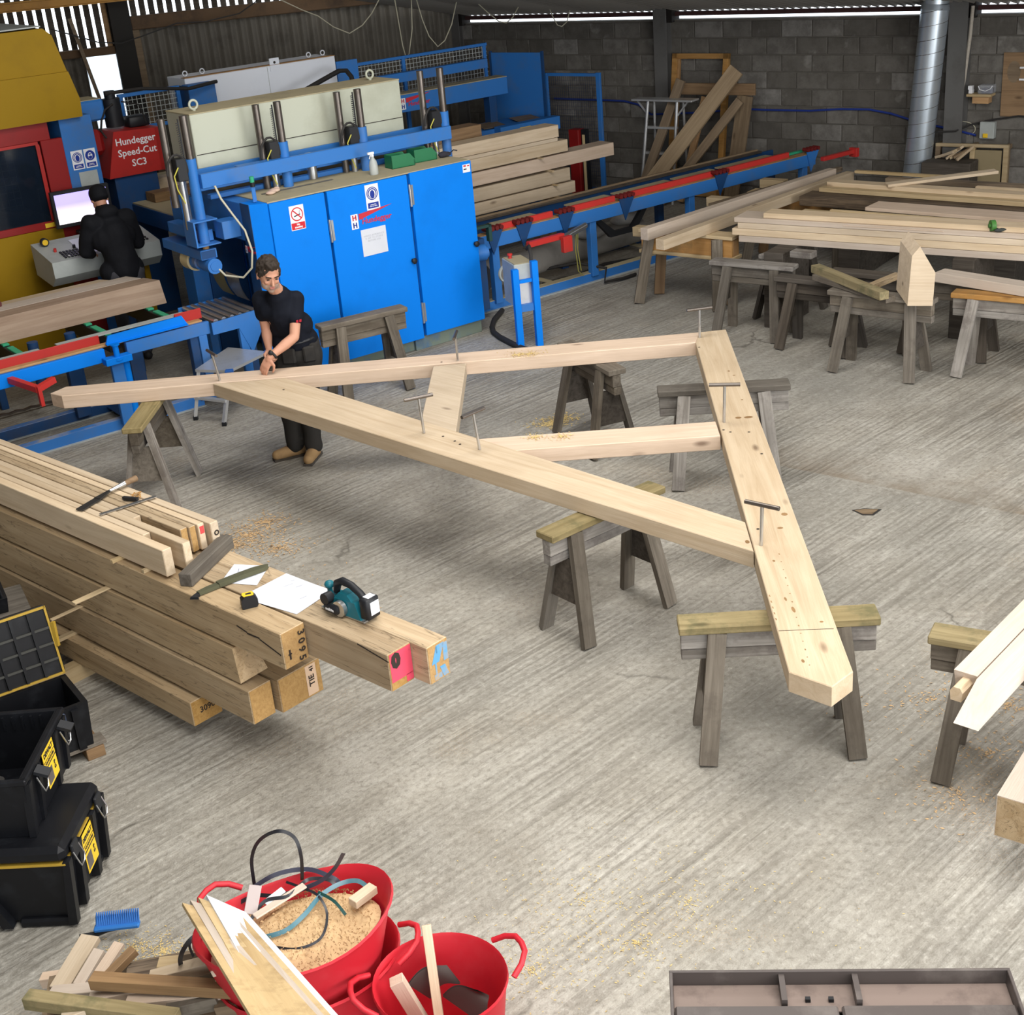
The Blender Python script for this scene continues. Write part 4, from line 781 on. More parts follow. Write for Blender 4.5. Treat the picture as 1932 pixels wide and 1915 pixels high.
mbox('post', (-2.275, -2.235, .115, .125, 1.757, 1.90), BLUEM, t); obj('base', MB().cyl((-2.255, .12, 1.895), (-2.255, .12, 1.935), .022, 12), BLACK, t, MF, 50); obj('lens', MB().cyl((-2.255, .12, 1.935), (-2.255, .12, 1.985), .021, 14), GREENPAD, t, MF, 50)
for u, v, s, lab in ((-2.0, .30, 1, 'crumpled pinkish rag beside the signal lamp'), (-1.93, .36, 1.15, 'crumpled cream rag on the dusty machine top')):
    m = MB().ell((0, 0, .016 * s), (.05 * s, .04 * s, .018 * s), 10, 6).ell((.03, .015, .02 * s), (.03 * s, .022 * s, .02 * s), 8, 6); tag(obj('rag', m, paint('rag', (.58, .42, .34, 1), .9, (.6, .5, .38, 1), .9, 14), None, MF @ T(u, v, 1.758), 60), lab, 'rag')
# --- conveyor to the right of the machine
cv = thing('roller_conveyor', 'long blue conveyor with red guide rails running to the block wall', 'conveyor', MF @ T(3, .7, 0))
mbox('near_beam', (.42, 5.62, .50, .545, .69, .835), BLUEM, cv); mbox('beam_cap', (.42, 5.62, .50, .62, .835, .842), PINEO, cv, 0)
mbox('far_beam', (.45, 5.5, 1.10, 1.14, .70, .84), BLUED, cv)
for a, b in ((.75, 1.45), (1.62, 2.35), (2.55, 3.9), (4.02, 5.2)): mbox('red_rail', (a, b, .555, .60, .842, .905), REDB, cv)
mbox('far_rail', (.4, 5.25, 1.06, 1.12, .845, .87), STEELD, cv); mbox('far_rail', (.4, 5.25, 1.13, 1.16, .84, .885), OLDBRN, cv)
for a, b in ((.9, 1.5), (2.0, 2.6), (2.7, 3.55), (3.65, 4.3), (4.4, 5.3)): mbox('bed_sheet', (a, b, .64, 1.05, .80, .815), DUST, cv, 0)
for a in (1.0, 1.85, 3.6, 5.15): mbox('green_pad', (a, a + .42, .66, .71, .835, .862), GREENPAD if a > 1.5 else GREENP, cv)
for a in (.6, 1.0, 1.58, 2.46, 3.96, 5.55):
    br = obj('bracket', MB().extr([(a - .11, .495, .87), (a + .11, .495, .87), (a - .03, .495, .62)], (0, -.012, 0)), BLUED if a < 5 else BLUEM, cv, MF)
    for k in range(4): obj('roller_wheel', MB().cyl((a - .09 + .06 * k, .47, .895), (a - .09 + .06 * k, .56, .895), .025, 12), plain('oxide_wheel', (.13, .012, .012, 1)), br, MF, 50)
for a in (.62, 1.98, 3.5, 5.45):
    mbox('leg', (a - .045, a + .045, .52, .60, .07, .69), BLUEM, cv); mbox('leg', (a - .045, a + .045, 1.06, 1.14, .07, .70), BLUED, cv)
m = MB(); m.extr([(2.05, .58, .69), (2.12, .58, .69), (2.35, .58, .50), (2.6, .58, .50), (2.78, .58, .69), (2.86, .58, .69), (2.66, .58, .44), (2.28, .58, .44)], (0, .05, 0)); obj('cable_cradle', m, BLACK, cv, MF)
nb = mbox('base_channel', (.05, 5.4, .56, .575, .0, .10), BLUEM, cv); mbox('channel_top', (.05, 5.4, .56, .66, .10, .106), DUST, nb, 0); mbox('channel_foot', (.05, 5.4, .52, .575, .0, .008), GREYP, nb, 0)
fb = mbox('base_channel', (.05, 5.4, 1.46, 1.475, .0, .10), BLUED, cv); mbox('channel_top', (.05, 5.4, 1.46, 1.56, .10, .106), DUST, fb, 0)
for a in (1.4, 3.1): mbox('cross_tie', (a, a + .08, .6, 1.5, .09, .10), DUST, cv, 0)
for (u, lab) in ((1.24, 'near'), (6.0, 'far')):
    st = mbox('stop_arm', ((.88, 1.36, .26, .32, .66, .72) if lab == 'near' else (5.66, 6.25, .40, .46, .73, .78)), REDB, cv)
    mbox('stop_plate', ((1.28, 1.40, .18, .24, .53, .70) if lab == 'near' else (6.22, 6.28, .36, .48, .69, .80)), REDB, st)
obj('air_cylinder', MB().cyl((1.36, .30, .66), (1.78, .42, .70), .035, 12), STEEL, cv, MF, 50)
obj('air_line', MB().tube([(1.68, .45, .68), (1.64, .44, .45), (1.68, .46, .2), (1.78, .5, .12)], .006, 5).tube([(1.70, .45, .68), (1.67, .44, .45), (1.72, .46, .2)], .006, 5), plain('yellow_line2', (.35, .33, .08, 1)), cv, MF)
t = thing('dust_pipe', 'fat dusty grey extraction pipe lying under the conveyor', 'pipe', MF @ T(2, 1, 0))
obj('pipe', MB().cyl((.75, .98, .26), (3.25, 1.22, .26), .155, 18), paint('dusty_pipe', (.27, .255, .235, 1), .8, (.18, .165, .15, 1), .6, 4), t, MF, 50); obj('bag', MB().ell((2.35, 1.0, .44), (.24, .14, .08)).ell((3.0, 1.15, .44), (.22, .13, .07)), paint('grey_bag', (.34, .335, .33, 1), .8, (.2, .2, .2, 1), .6, 6), t, MF, 50)
for k, (pts, lab) in enumerate((([(1.5, .9, .02), (2.0, .84, .03), (2.5, .98, .025), (3.1, .78, .03), (3.6, .9, .02)], 'black cable lying between the conveyor base channels'), ([(1.3, 1.2, .12), (1.9, .75, .2), (2.05, .42, .16), (1.95, .34, .035), (2.2, .3, .03), (2.4, .32, .03)], 'thick black hose looping over the base channel'))): tag(obj('cable', MB().tube(pts, .018, 6), RUBBER, None, MF, 60), lab, 'cable')
t = thing('drive_motor', 'blue drive motor with a coiled cable at the cabinet corner', 'motor', MF @ T(.3, .3, 0))
obj('housing', MB().cyl((.16, .30, .74), (.30, .26, .74), .085, 18).cyl((.30, .26, .74), (.325, .253, .74), .06, 14), BLUEM, t, MF, 50); obj('hub', MB().cyl((.325, .253, .74), (.335, .25, .74), .02, 10), STEEL, t, MF, 50)
mbox('mount', (.14, .36, .34, .40, .10, .86), BLUED, t); obj('cable_coil', MB().tube([(.50 + .085 * cos(a * pi / 8), .2, .48 + .085 * sin(a * pi / 8)) for a in range(16)], .016, 6, True), GREYP, t, MF, 60); obj('bracket', MB().box(.40, .44, .30, .36, .82, 1.0, .004).box(.10, .44, .30, .36, .97, 1.0, .004), plain('dark_green_steel', (.02, .06, .055, 1)), t, MF); mbox('post', (.20, .26, .36, .42, .0, .66), BLUEM, t)
t = thing('side_motor', 'dark blue motor fixed high on the cabinet end', 'motor', MF @ T(.1, .5, 1.3)); obj('housing', MB().cyl((.034, .34, 1.33), (.16, .34, 1.33), .075, 16), BLUED, t, MF, 50); obj('fan_cover', MB().cyl((.16, .34, 1.33), (.175, .34, 1.33), .05, 14), GREYP, t, MF, 50)
# --- control box on its blue stand
CB = T(*(MF @ Vector((.0, -.82, 0)))[:2]) @ RZ(18)
t = thing('control_box', 'grey control box with red stop button on a blue two legged stand', 'control box', CB)
obj('housing', MB().box(-.09, .115, .07, .42, .40, .83, .006), GREYP, t, CB); obj('front_plate', MB().box(-.06, .10, .066, .07, .42, .66), ALU, t, CB); obj('top_panel', MB().box(-.08, .105, .08, .41, .831, .836), DUST, t, CB)
for a in (-.10, .10): obj('leg', MB().box(a - .032, a + .032, .0, .06, 0, .80 if a < 0 else .855, .003), BLUE, t, CB)
obj('crossbar', MB().box(-.068, .068, .02, .062, .655, .685), BLUE, t, CB); obj('crossbar', MB().box(-.068, .068, .02, .062, .37, .44), BLUEM, t, CB)
b_ = obj('stop_button', MB().cyl((-.03, .34, .836), (-.03, .34, .875), .018, 12).cyl((-.03, .34, .865), (-.03, .34, .882), .026, 14), REDB, t, CB, 50)
obj('cable', MB().tube([(.10, .10, .80), (.10, .09, .90), (.115, .15, .955), (.14, .24, .95), (.15, .33, .90)], .018, 7), RUBBER, t, CB, 50)
tag(obj('hose', MB().tube([MF @ Vector(p) for p in ((.55, .40, .03), (.28, .18, .03), (.12, .0, .03), (.02, -.16, .03), (-.04, -.35, .03), (-.09, -.62, .03), (-.12, -.86, .03), (-.05, -1.05, .03))], .028, 8), RUBBER, None, I4, 60), 'thick black hose curving over the floor in front of the control box', 'hose')
# --- planed beams stacked behind the conveyor
lay = [(1.385, 1.485, 2.90, 'topmost oak beam in the stack behind the blue cabinet'), (1.255, 1.355, 3.03, 'second oak beam down in the stack behind the blue cabinet'), (1.035, 1.135, 3.77, 'longest oak beam jutting furthest out of the stack'), (.905, 1.01, 3.04, 'fourth oak beam down in the stack behind the blue cabinet'), (.765, .875, 3.11, 'fifth oak beam down in the stack behind the blue cabinet'), (.60, .70, 4.15, 'lowest long oak beam beside the conveyor bed')]
def mbeam(u0, u1, v0, v1, z0, z1, lab, mat=OAK, group=None, name='oak_beam', ch=.003):
    o = tag(plank(name, MF @ Vector((u0, (v0 + v1) / 2, (z0 + z1) / 2)), MF @ Vector((u1, (v0 + v1) / 2, (z0 + z1) / 2)), v1 - v0, z1 - z0, mat, None, ch=ch), lab, 'beam', group); return o
lay = [(1.335, 1.48, 2.90, lay[0][3]), (1.145, 1.285, 3.03, lay[1][3]), (.97, 1.125, 3.77, lay[2][3]), (.785, .94, 3.04, lay[3][3]), (.625, .765, 3.11, lay[4][3]), (.46, .545, 4.15, lay[5][3])]
for i, (z0, z1, u1, lab) in enumerate(lay): mbeam(-.4, u1, 2.2, 2.46, z0, z1, lab, OAK if i != 2 else OAKP, 'oak beams stacked behind the cabinet')
mbeam(-.4, 2.88, 2.2, 2.44, 1.287, 1.330, 'thin oak plank directly under the topmost stacked beam', OAK, 'oak beams stacked behind the cabinet')
mbeam(-.4, 2.0, 2.55, 2.8, 1.36, 1.60, 'rough brown beam with chamfered end lying behind the stack', BROWN)
for z, u in ((1.128, 2.55), (.942, 2.7), (.767, 2.75), (.548, 2.8), (1.128, 1.15), (.942, 1.15), (.767, 1.2), (.548, 1.2)): 
    h_ = {1.128: .015, .942: .026, .767: .016, .548: .075}[z]; mbeam(u, u + .03, 2.12, 2.55, z, z + h_, 'small sticker between the beams stacked behind the cabinet', PINE, 'stickers behind the cabinet', 'sticker', .001)['category'] = 'sticker'
for u in (1.2, 2.8): tag(mbox('bearer_block', (u - .1, u + .1, 2.22, 2.46, 0, .458), OLDBRN, None), 'timber block bearing the stack behind the cabinet', 'block', 'bearers behind the cabinet')
# --- left infeed conveyor
lc = thing('infeed_conveyor', 'blue infeed conveyor with red guide plate left of the machine', 'conveyor', MF @ T(-4, .5, 0))
mbox('near_beam', (-6.6, -3.86, .20, .245, .655, .775), BLUE, lc); mbox('near_beam', (-3.66, -2.86, .20, .245, .665, .78), BLUEM, lc)
mbox('runner', (-6.6, -2.90, .25, .33, .772, .792), PINEO, lc); mbox('guide_plate', (-6.6, -3.84, .335, .35, .785, .865), RED, lc); mbox('guide_plate', (-3.12, -2.86, .335, .35, .785, .88), RED, lc)
mbox('guide_back', (-6.6, -4.35, .355, .44, .845, .855), GREYP, lc, 0); mbox('guide_back', (-4.2, -3.0, .355, .44, .85, .86), GREYP, lc, 0)
hp = obj('swing_plate', MB().extr([(-3.83, .215, .80), (-3.80, .215, .872), (-3.10, .215, .885), (-3.06, .215, .805)], (0, .02, 0)).extr([(-3.83, .19, .795), (-3.06, .19, .795), (-3.06, .235, .803), (-3.83, .235, .803)], (0, 0, .006)), BLUE, lc, MF)
obj('pivot', MB().cyl((-3.78, .14, .66), (-3.78, .14, .80), .026, 12).cyl((-3.78, .14, .67), (-3.78, .14, .69), .052, 14).cyl((-3.78, .14, .80), (-3.78, .14, .81), .04, 12), BLUE, lc, MF, 50); mbox('pivot_bracket', (-3.90, -3.66, .10, .20, .64, .70), BLUE, lc)
mbox('leg', (-3.84, -3.73, .16, .21, .06, .655), BLUEM, lc); obj('leg', MB().cyl((-3.70, .19, .06), (-3.70, .19, .66), .035, 12), BLUE, lc, MF, 50)
mbox('leg', (-2.98, -2.90, .20, .25, .06, .665), BLUEM, lc); mbox('leg', (-3.06, -2.98, .22, .30, .06, .665), BLUED, lc); mbox('leg', (-3.45, -3.32, .78, .86, .05, .62), BLUED, lc); mbox('leg', (-4.05, -3.92, .72, .80, .05, .62), BLUED, lc); mbox('leg', (-5.6, -5.5, .20, .28, .06, .655), BLUEM, lc)
for v, mt in ((.25, BLUEM), (.80, BLUED)): 
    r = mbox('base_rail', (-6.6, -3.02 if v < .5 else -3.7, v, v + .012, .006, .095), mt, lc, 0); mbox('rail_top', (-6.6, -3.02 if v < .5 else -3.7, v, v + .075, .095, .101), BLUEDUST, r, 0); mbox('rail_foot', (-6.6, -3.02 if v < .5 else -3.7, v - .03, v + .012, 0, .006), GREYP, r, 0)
mbox('cross_sheet', (-3.75, -3.55, .26, .86, .05, .06), BLUED, lc, 0)
ra = obj('stop_arm', MB().bar((-4.70, .20, .72), (-4.60, -.20, .70), .05, .05).bar((-4.62, -.20, .70), (-4.44, -.14, .73), .045, .05), REDB, lc, MF); obj('stop_tip', MB().bar((-4.60, -.21, .73), (-4.60, -.21, .56), .05, .03, (1, 0, 0)), REDB, ra, MF)
for u in (-4.40, -3.62, -3.0, -5.2): 
    b_ = mbox('cross_bearer', (u - .05, u + .02, .62, 1.95, .60, .745), plain('black_steel', (.014, .014, .016, 1), .5), lc); mbox('green_pad', (u - .045, u + .015, .68, 1.05, .745, .765), GREENPAD, b_); mbox('green_pad', (u - .045, u + .015, 1.15, 1.75, .745, .765), GREENPAD, b_)
    mbox('bearer_leg', (u - .05, u + .02, 1.7, 1.78, 0, .60), BLUED, b_)
for u in (-4.2, -3.85): obj('roller_end', MB().cyl((u, 1.1, .30), (u, 1.1, .74), .05, 12), BLUED, lc, MF, 50)
obj('link_chain', MB().tube([(-4.6 + .07 * k, 1.45, .03 + .012 * (k % 2)) for k in range(16)], .014, 5), STEELD, lc, MF)
obj('clamp_ring', MB().tube([(-5.02, .5 + .05 * cos(a * pi / 6), .08 + .07 * sin(a * pi / 6)) for a in range(12)], .010, 5, True), STEELD, lc, MF)
for (u1, v0, v1, z1, mt, lab) in ((-2.83, 1.20, 1.42, 1.0, wood('pinkish_ash', (.46, .34, .25, 1), (.34, .235, .165, 1), .15), 'broad planed beam nearest the infeed conveyor with bevelled end'), (-2.92, 1.44, 1.64, 1.0, OAKPALE, 'middle pale planed beam resting on green pads'), (-3.12, 1.66, 1.82, .985, OAK, 'rear planed beam resting on green pads')):
    L = u1 + 7.4; w = v1 - v0; o = obj('planed_beam', MB().hexa([(0, 0, 0), (L, 0, 0), (L, w, 0), (0, w, 0)], [(0, 0, z1 - .767), (L - .03, 0, z1 - .767), (L - .10, w, z1 - .767), (0, w, z1 - .767)]), mt, None, MF @ T(-7.4, v0, .767)); tag(o, lab, 'beam', 'planed beams on the infeed conveyor')
t = thing('tape_measure', 'small dark red tape measure on the planed infeed beams', 'tape measure', MF @ T(-4.42, 1.62, 1.001)); Q = MF @ T(-4.30, 1.60, 1.001) @ RZ(20)
obj('case', MB().extr([(x, -.025, z) for x, z in ((-.04, 0), (.04, 0), (.045, .03), (.03, .06), (-.03, .06), (-.045, .03))], (0, .05, 0)), paint('maroon', (.11, .03, .03, 1), .5), t, Q); obj('clip', MB().box(-.02, .02, .025, .03, .01, .05), STEELD, t, Q)
# --- saw cabin: yellow, red and blue
sc = thing('saw_cabin', 'yellow saw cabin with red framed window and blue pillar', 'machine', MF @ T(-3.6, 3.8, 0)); V = 3.3
m = MB(); m.extr([(-6.6, V - .05, 2.345), (-2.565, V - .05, 2.345), (-2.555, V - .05, 2.52), (-2.70, V - .05, 3.16), (-2.78, V - .05, 3.235), (-6.6, V - .05, 3.25)], (0, 2.2, 0)); obj('upper_housing', m, YEL, sc, MF)
mbox('housing_top', (-6.6, -2.79, V - .03, V + 2.1, 3.25, 3.262), GREYP, sc, 0)
obj('housing_fold', MB().extr([(-6.6, V - .052, 2.345), (-2.565, V - .052, 2.345), (-2.555, V - .052, 2.52), (-2.62, V - .052, 2.80), (-6.6, V - .052, 2.82)], (0, -.035, 0)), YEL, sc, MF)
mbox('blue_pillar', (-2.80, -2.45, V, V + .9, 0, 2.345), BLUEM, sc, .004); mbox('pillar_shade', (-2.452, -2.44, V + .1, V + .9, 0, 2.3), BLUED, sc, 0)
dr = mbox('door_frame', (-6.6, -2.92, V, V + .06, 2.16, 2.345), REDD, sc); mbox('door_frame', (-3.03, -2.80, V, V + .06, 1.0, 2.16), REDD, dr); mbox('door_frame', (-6.6, -3.03, V, V + .06, 1.27, 1.345), REDD, dr); mbox('frame_bead', (-6.6, -3.06, V - .008, V, 2.13, 2.16), RED, dr, 0); mbox('frame_bead', (-3.09, -3.05, V - .008, V, 1.35, 2.13), RED, dr, 0)
mbox('window_pane', (-6.6, -3.06, V + .02, V + .03, 1.345, 2.16), DGLASS, sc, 0)
mbox('cabin_back', (-6.6, -2.5, V + 1.9, V + 1.95, 0, 2.345), BLUED, sc, 0); mbox('cabin_floor', (-6.6, -2.8, V + .06, V + 1.9, 1.2, 1.22), plain('cabin_dark', (.02, .02, .022, 1)), sc, 0)
me_ = MB()
for k in range(10): me_.cyl((-3.9, V + .5, 1.40 + .075 * k), (-3.2, V + .5, 1.40 + .075 * k), .004, 4)
for k in range(11): me_.cyl((-3.9 + .07 * k, V + .5, 1.38), (-3.9 + .07 * k, V + .5, 2.1), .004, 4)
obj('inner_mesh', me_, GREYP, sc, MF); obj('inner_arm', MB().bar((-4.2, V + .45, 1.55), (-3.15, V + .45, 1.38), .05, .06), OLDBRN, sc, MF)
mbox('lower_panel', (-6.6, -2.99, V - .004, V + .06, 0, 1.268), YEL, sc, .003); mbox('red_kick', (-2.99, -2.80, V, V + .06, 0, 1.0), REDD, sc); mbox('label_plate', (-3.17, -3.07, V - .01, V - .008, 1.285, 1.33), YTAG, sc, 0); obj('door_lock', MB().cyl((-2.95, V, 1.30), (-2.95, V - .02, 1.30), .018, 10), BLACK, sc, MF)
sign(sc, -2.745, V - .001, 2.005, .125, .195, 'ear'); sign(sc, -2.605, V - .001, 2.005, .125, .195, 'goggle'); mbox('grey_notice', (-2.70, -2.50, V - .006, V - .001, 1.56, 1.78), GREYP, sc, 0)
lg = text('Hundegger', .11, SIGNR, sc, MF @ T(-3.74, V - .089, 2.765) @ FRONT, 'maker_word', .002, shear=.12); obj('maker_wedge', MB().extr([(-4.10, V - .0885, 2.815), (-4.10, V - .0885, 2.87), (-3.45, V - .0885, 2.86)], (0, .001, 0)), SIGNR, sc, MF)
mbox('side_box', (-2.44, -2.10, V + .5, V + .9, 2.20, 2.42), BLUEM, sc, .02); mbox('side_box_top', (-2.44, -2.12, V + .52, V + .88, 2.42, 2.428), DUST, sc, 0)
# --- red saw unit
rs = thing('red_saw_unit', 'red saw hood lettered with maker and type behind the operator', 'saw', MF @ T(-1.95, 3.7, 1.6)); V = 3.6
obj('hood', MB().extr([(-2.27, V, 1.60), (-2.13, V, 2.085), (-1.66, V, 2.06), (-1.66, V, 1.60)], (0, .45, 0)), RED, rs, MF); obj('hood_side', MB().extr([(-1.66, V, 1.60), (-1.66, V, 2.06), (-1.56, V + .06, 2.05), (-1.50, V + .08, 1.75), (-1.56, V + .06, 1.58)], (0, .4, 0)), RED, rs, MF); obj('hood_lip', MB().box(-2.42, -2.20, V + .1, V + .3, 1.85, 2.12, .05), REDD, rs, MF)
for s_, z in (('Hundegger', 1.965), ('Speed-Cut', 1.845), ('SC3', 1.725)): text(s_, .105, WHITE, rs, MF @ T(-1.90, V - .002, z) @ FRONT, 'lettering', .0015)
obj('motor', MB().cyl((-1.98, V + .3, 2.10), (-1.98, V + .3, 2.40), .10, 16).cyl((-1.98, V + .3, 2.40), (-1.98, V + .3, 2.48), .06, 12).box(-1.85, -1.62, V + .2, V + .4, 2.07, 2.18, .01), BLACK, rs, MF, 50)
obj('hoses', MB().tube([(-2.2, V + .2, 2.05), (-2.16, V + .2, 2.2), (-2.1, V + .2, 2.3), (-2.0, V + .2, 2.35)], .012, 6).tube([(-2.3, V + .2, 2.10), (-2.22, V + .15, 2.12), (-2.18, V + .1, 2.02)], .010, 6).tube([(-1.9, V + .2, 2.36), (-1.7, V + .2, 2.30), (-1.66, V + .2, 2.1)], .008, 6).tube([(-2.05, V + .25, 2.46), (-1.6, V + .3, 2.45), (-1.0, V + .4, 2.36), (-.6, V + .5, 2.38)], .022, 6), RUBBER, rs, MF, 60)
for z in (.0,): mbox('stand', (-2.2, -1.7, V + .05, V + .4, 0, 1.6), BLUED, rs)
# --- cutting table with boards
ct = thing('cutting_table', 'blue edged cutting table between the saw cabin and the planer', 'table', MF @ T(-1.5, 3.5, 0))
mbox('worktop', (-2.05, .2, 2.0, 5.2, 1.28, 1.30), DUST, ct, 0); mbox('side_beam', (-2.06, -2.02, 1.96, 5.2, 1.10, 1.285), BLUED, ct); mbox('end_beam', (-2.05, .2, 1.96, 2.0, 1.13, 1.28), BLUED, ct)
for a, b in ((.92, 1.08), (.58, .72), (.25, .42)):
    r = mbox('frame_rail', (-2.0, .0, 2.2, 2.28, a, b), BLUEM, ct); mbox('rail_dust', (-2.0, .0, 2.2, 2.34, b, b + .008), DUST, r, 0)
mbox('back_sheet', (-2.0, 0, 2.6, 2.62, .2, 1.1), GREYP, ct, 0)
for u in (-1.98, -1.2, -.1): mbox('leg', (u, u + .07, 2.3, 2.38, 0, 1.13), BLUED, ct)
for (u0, u1, v0, v1, z0, z1, mt, lab) in ((-1.92, -.6, 3.95, 4.15, 1.302, 1.45, OAK, 'squared board lying across the cutting table'), (-1.9, -1.0, 3.35, 3.60, 1.302, 1.40, BROWN, 'short brown offcut on the cutting table'), (-2.0, -1.45, 4.5, 4.66, 1.302, 1.50, OAK, 'stack of short boards under the red hood'), (-2.0, -1.35, 4.75, 4.9, 1.302, 1.47, OAKPALE, 'pale board end behind the short stack')): mbeam(u0, u1, v0, v1, z0, z1, lab, mt)
# --- control desk with monitor
cd = thing('control_desk', 'grey control desk with rows of buttons before the saw cabin', 'control desk', MF @ T(-2.85, 2.75, 0))
prof = [(2.48, .93), (2.60, .83), (3.05, .88), (3.05, 1.20), (2.48, 1.09)]
obj('console', MB().extr([(-3.44, y, z) for y, z in prof], (1.16, 0, 0)), GREYP, cd, MF)
sl = lambda y: 1.09 + (y - 2.48) * .193
def key(u, y, w=.022, mt=BLACK, h=.012): return obj('button', MB().extr([(u, y, sl(y)), (u + w, y, sl(y)), (u + w, y + .03, sl(y + .03)), (u, y + .03, sl(y + .03))], (0, -.2 * h, h)), mt, cd, MF)
for r in range(4):
    for k in range(6): key(-3.28 + .034 * k, 2.53 + .045 * r)
for r in range(3):
    for k in range(4): key(-2.50 + .036 * k, 2.55 + .06 * r)
key(-3.24, 2.535, .02, WHITE, .014)
for u, mt in ((-3.30, REDB), (-3.10, BLACK)): obj('push_button', MB().cyl((u, 2.74, sl(2.74)), (u, 2.735, sl(2.74) + .035), .016, 10), mt, cd, MF, 50)
obj('keypad_mat', MB().extr([(-3.08, 2.52, sl(2.52) + .002), (-2.62, 2.52, sl(2.52) + .002), (-2.62, 2.95, sl(2.95) + .002), (-3.08, 2.95, sl(2.95) + .002)], (0, 0, .004)), LGREY, cd, MF)
obj('joystick', MB().cyl((-2.42, 2.85, sl(2.85)), (-2.40, 2.85, sl(2.85) + .12), .018, 10).box(-2.43, -2.37, 2.82, 2.88, sl(2.85) + .10, sl(2.85) + .19, .01), BLACK, cd, MF, 50)
mbox('pedestal', (-3.1, -2.9, 2.8, 3.0, 0, .86), REDD, cd); mbox('yellow_post', (-2.40, -2.34, 2.75, 2.81, 0, .87), YEL, cd)
t = thing('tape_measure', 'yellow and black tape measure on the control desk corner', 'tape measure', MF @ T(-3.33, 2.92, 1.18)); Q = MF @ T(-3.33, 2.93, sl(2.93) + .002); obj('case', MB().cyl((0, -.025, .04), (0, .025, .04), .042, 14), BLACK, t, Q, 50); obj('face', MB().cyl((0, -.028, .04), (0, -.025, .04), .03, 14), YTAG, t, Q)
mn = thing('monitor', 'flat monitor with a lilac screen standing behind the control desk', 'monitor', MF @ T(-2.8, 3.08, 1.2)); Q = MF @ T(-2.80, 3.10, 1.22) @ RZ(-4)
obj('case', MB().box(-.31, .31, 0, .05, .06, .44, .006), BLACK, mn, Q); obj('screen', MB().box(-.275, .275, -.003, 0, .10, .405), SCREEN, mn, Q); obj('foot', MB().box(-.1, .1, -.02, .1, -.03, .0, .004).box(-.03, .03, .03, .06, 0, .08), BLACK, mn, Q)
# --- far line: grey switch cabinet, guard fence, long blue beam
gc = thing('switch_cabinet', 'long pale grey cabinet with lifting eyes behind the cream hood', 'cabinet', MF @ T(.2, 4.6, 0))
mbox('housing', (-.86, 1.17, 4.4, 4.9, 1.2, 2.43), LGREY, gc, .006); mbox('edge_dust', (-.86, 1.17, 4.39, 4.5, 2.43, 2.436), PINEO, gc, 0); mbox('seam', (.22, .225, 4.396, 4.4, 1.2, 2.42), GREYP, gc, 0); mbox('legs', (-.8, 1.1, 4.5, 4.8, 0, 1.2), BLUED, gc)
for u in (-.80, -.58, .86, 1.06): obj('lifting_eye', MB().tube([(u + .028 * cos(a * pi / 6), 4.5, 2.475 + .028 * sin(a * pi / 6)) for a in range(12)], .008, 6, True), LGREY, gc, MF, 60)
ey = mbox('lifting_plate', (.26, .39, 4.39, 4.40, 2.36, 2.51), LGREY, gc, .0); obj('hole', MB().cyl((.325, 4.387, 2.46), (.325, 4.391, 2.46), .016, 10), INK, ey, MF)
tag(obj('cable_chain', MB().tube([(.30, 4.0, 2.08), (.5, 4.0, 2.14), (.75, 4.0, 2.22), (.98, 4.0, 2.29), (1.08, 4.0, 2.28), (1.14, 4.0, 2.2), (1.16, 4.0, 2.08), (1.1, 4.0, 1.9)], .03, 6), RUBBER, None, MF, 60), 'black cable chain arching in front of the grey cabinet', 'cable')
t = thing('blue_post_box', 'blue steel post at the left end of the grey cabinet', 'post', MF @ T(-.75, 4.3, 0)); mbox('face', (-.92, -.58, 4.2, 4.38, 0, 2.37), BLUEM, t, .004); mbox('side', (-.93, -.92, 4.2, 4.5, 0, 2.36), BLUED, t, 0)
def fence(name, lab, u0, u1, v, z0, z1, posts, pitch=.055, mat=BLUEM):
    t = thing(name, lab, 'fence', MF @ T((u0 + u1) / 2, v, 0), 'blue mesh guard fences')
    mbox('top_rail', (u0, u1, v - .02, v + .02, z1 - .04, z1), mat, t); mbox('bottom_rail', (u0, u1, v - .02, v + .02, z0, z0 + .04), mat, t)
    for p in posts: mbox('post', (p - .025, p + .025, v - .025, v + .025, 0, z1), mat, t)
    m = MB(); k = u0
    while k < u1: m.box(k - .003, k + .003, v - .003, v + .003, z0 + .04, z1 - .04); k += pitch
    k = z0 + .06
    while k < z1 - .04: m.box(u0, u1, v - .002, v + .004, k - .003, k + .003); k += pitch
    o = obj('wire_mesh', m, GREYP, t, MF); o['kind'] = 'stuff'; return t
fence('guard_fence', 'short blue mesh guard panel beside the red saw', -1.68, -.93, 4.45, 1.95, 2.365, (-1.66, -.95)); fence('guard_fence', 'long blue mesh guard fence behind the far beam', 1.5, 4.0, 5.1, 1.55, 2.22, (1.55, 2.6, 3.95))
tag(mbox('guard_screen', (1.19, 1.50, 4.42, 4.48, 1.2, 2.35), BLUEM, None), 'blue sheet screen at the right end of the grey cabinet', 'screen')
fb = thing('far_beam_line', 'long blue cross beam with maker mark behind the planer', 'machine', MF @ T(2.5, 4.6, 0))
mbox('beam', (.9, 3.80, 4.40, 4.62, 1.60, 1.82), BLUEM, fb); mbox('beam_dust', (.9, 3.80, 4.40, 4.64, 1.82, 1.83), DUST, fb, 0); mbox('upper_beam', (1.2, 3.75, 4.75, 4.85, 1.93, 2.05), BLUEM, fb); mbox('lower_deck', (1.2, 4.3, 4.1, 4.7, 1.14, 1.22), BLUEM, fb); mbox('lower_deck', (3.3, 4.32, 3.95, 4.1, 1.08, 1.25), BLUEM, fb)
for u in (1.3, 2.6, 3.55, 4.2): mbox('leg', (u - .06, u + .06, 4.42, 4.56, 0, 1.6 if u < 4 else 1.14), BLUED, fb)
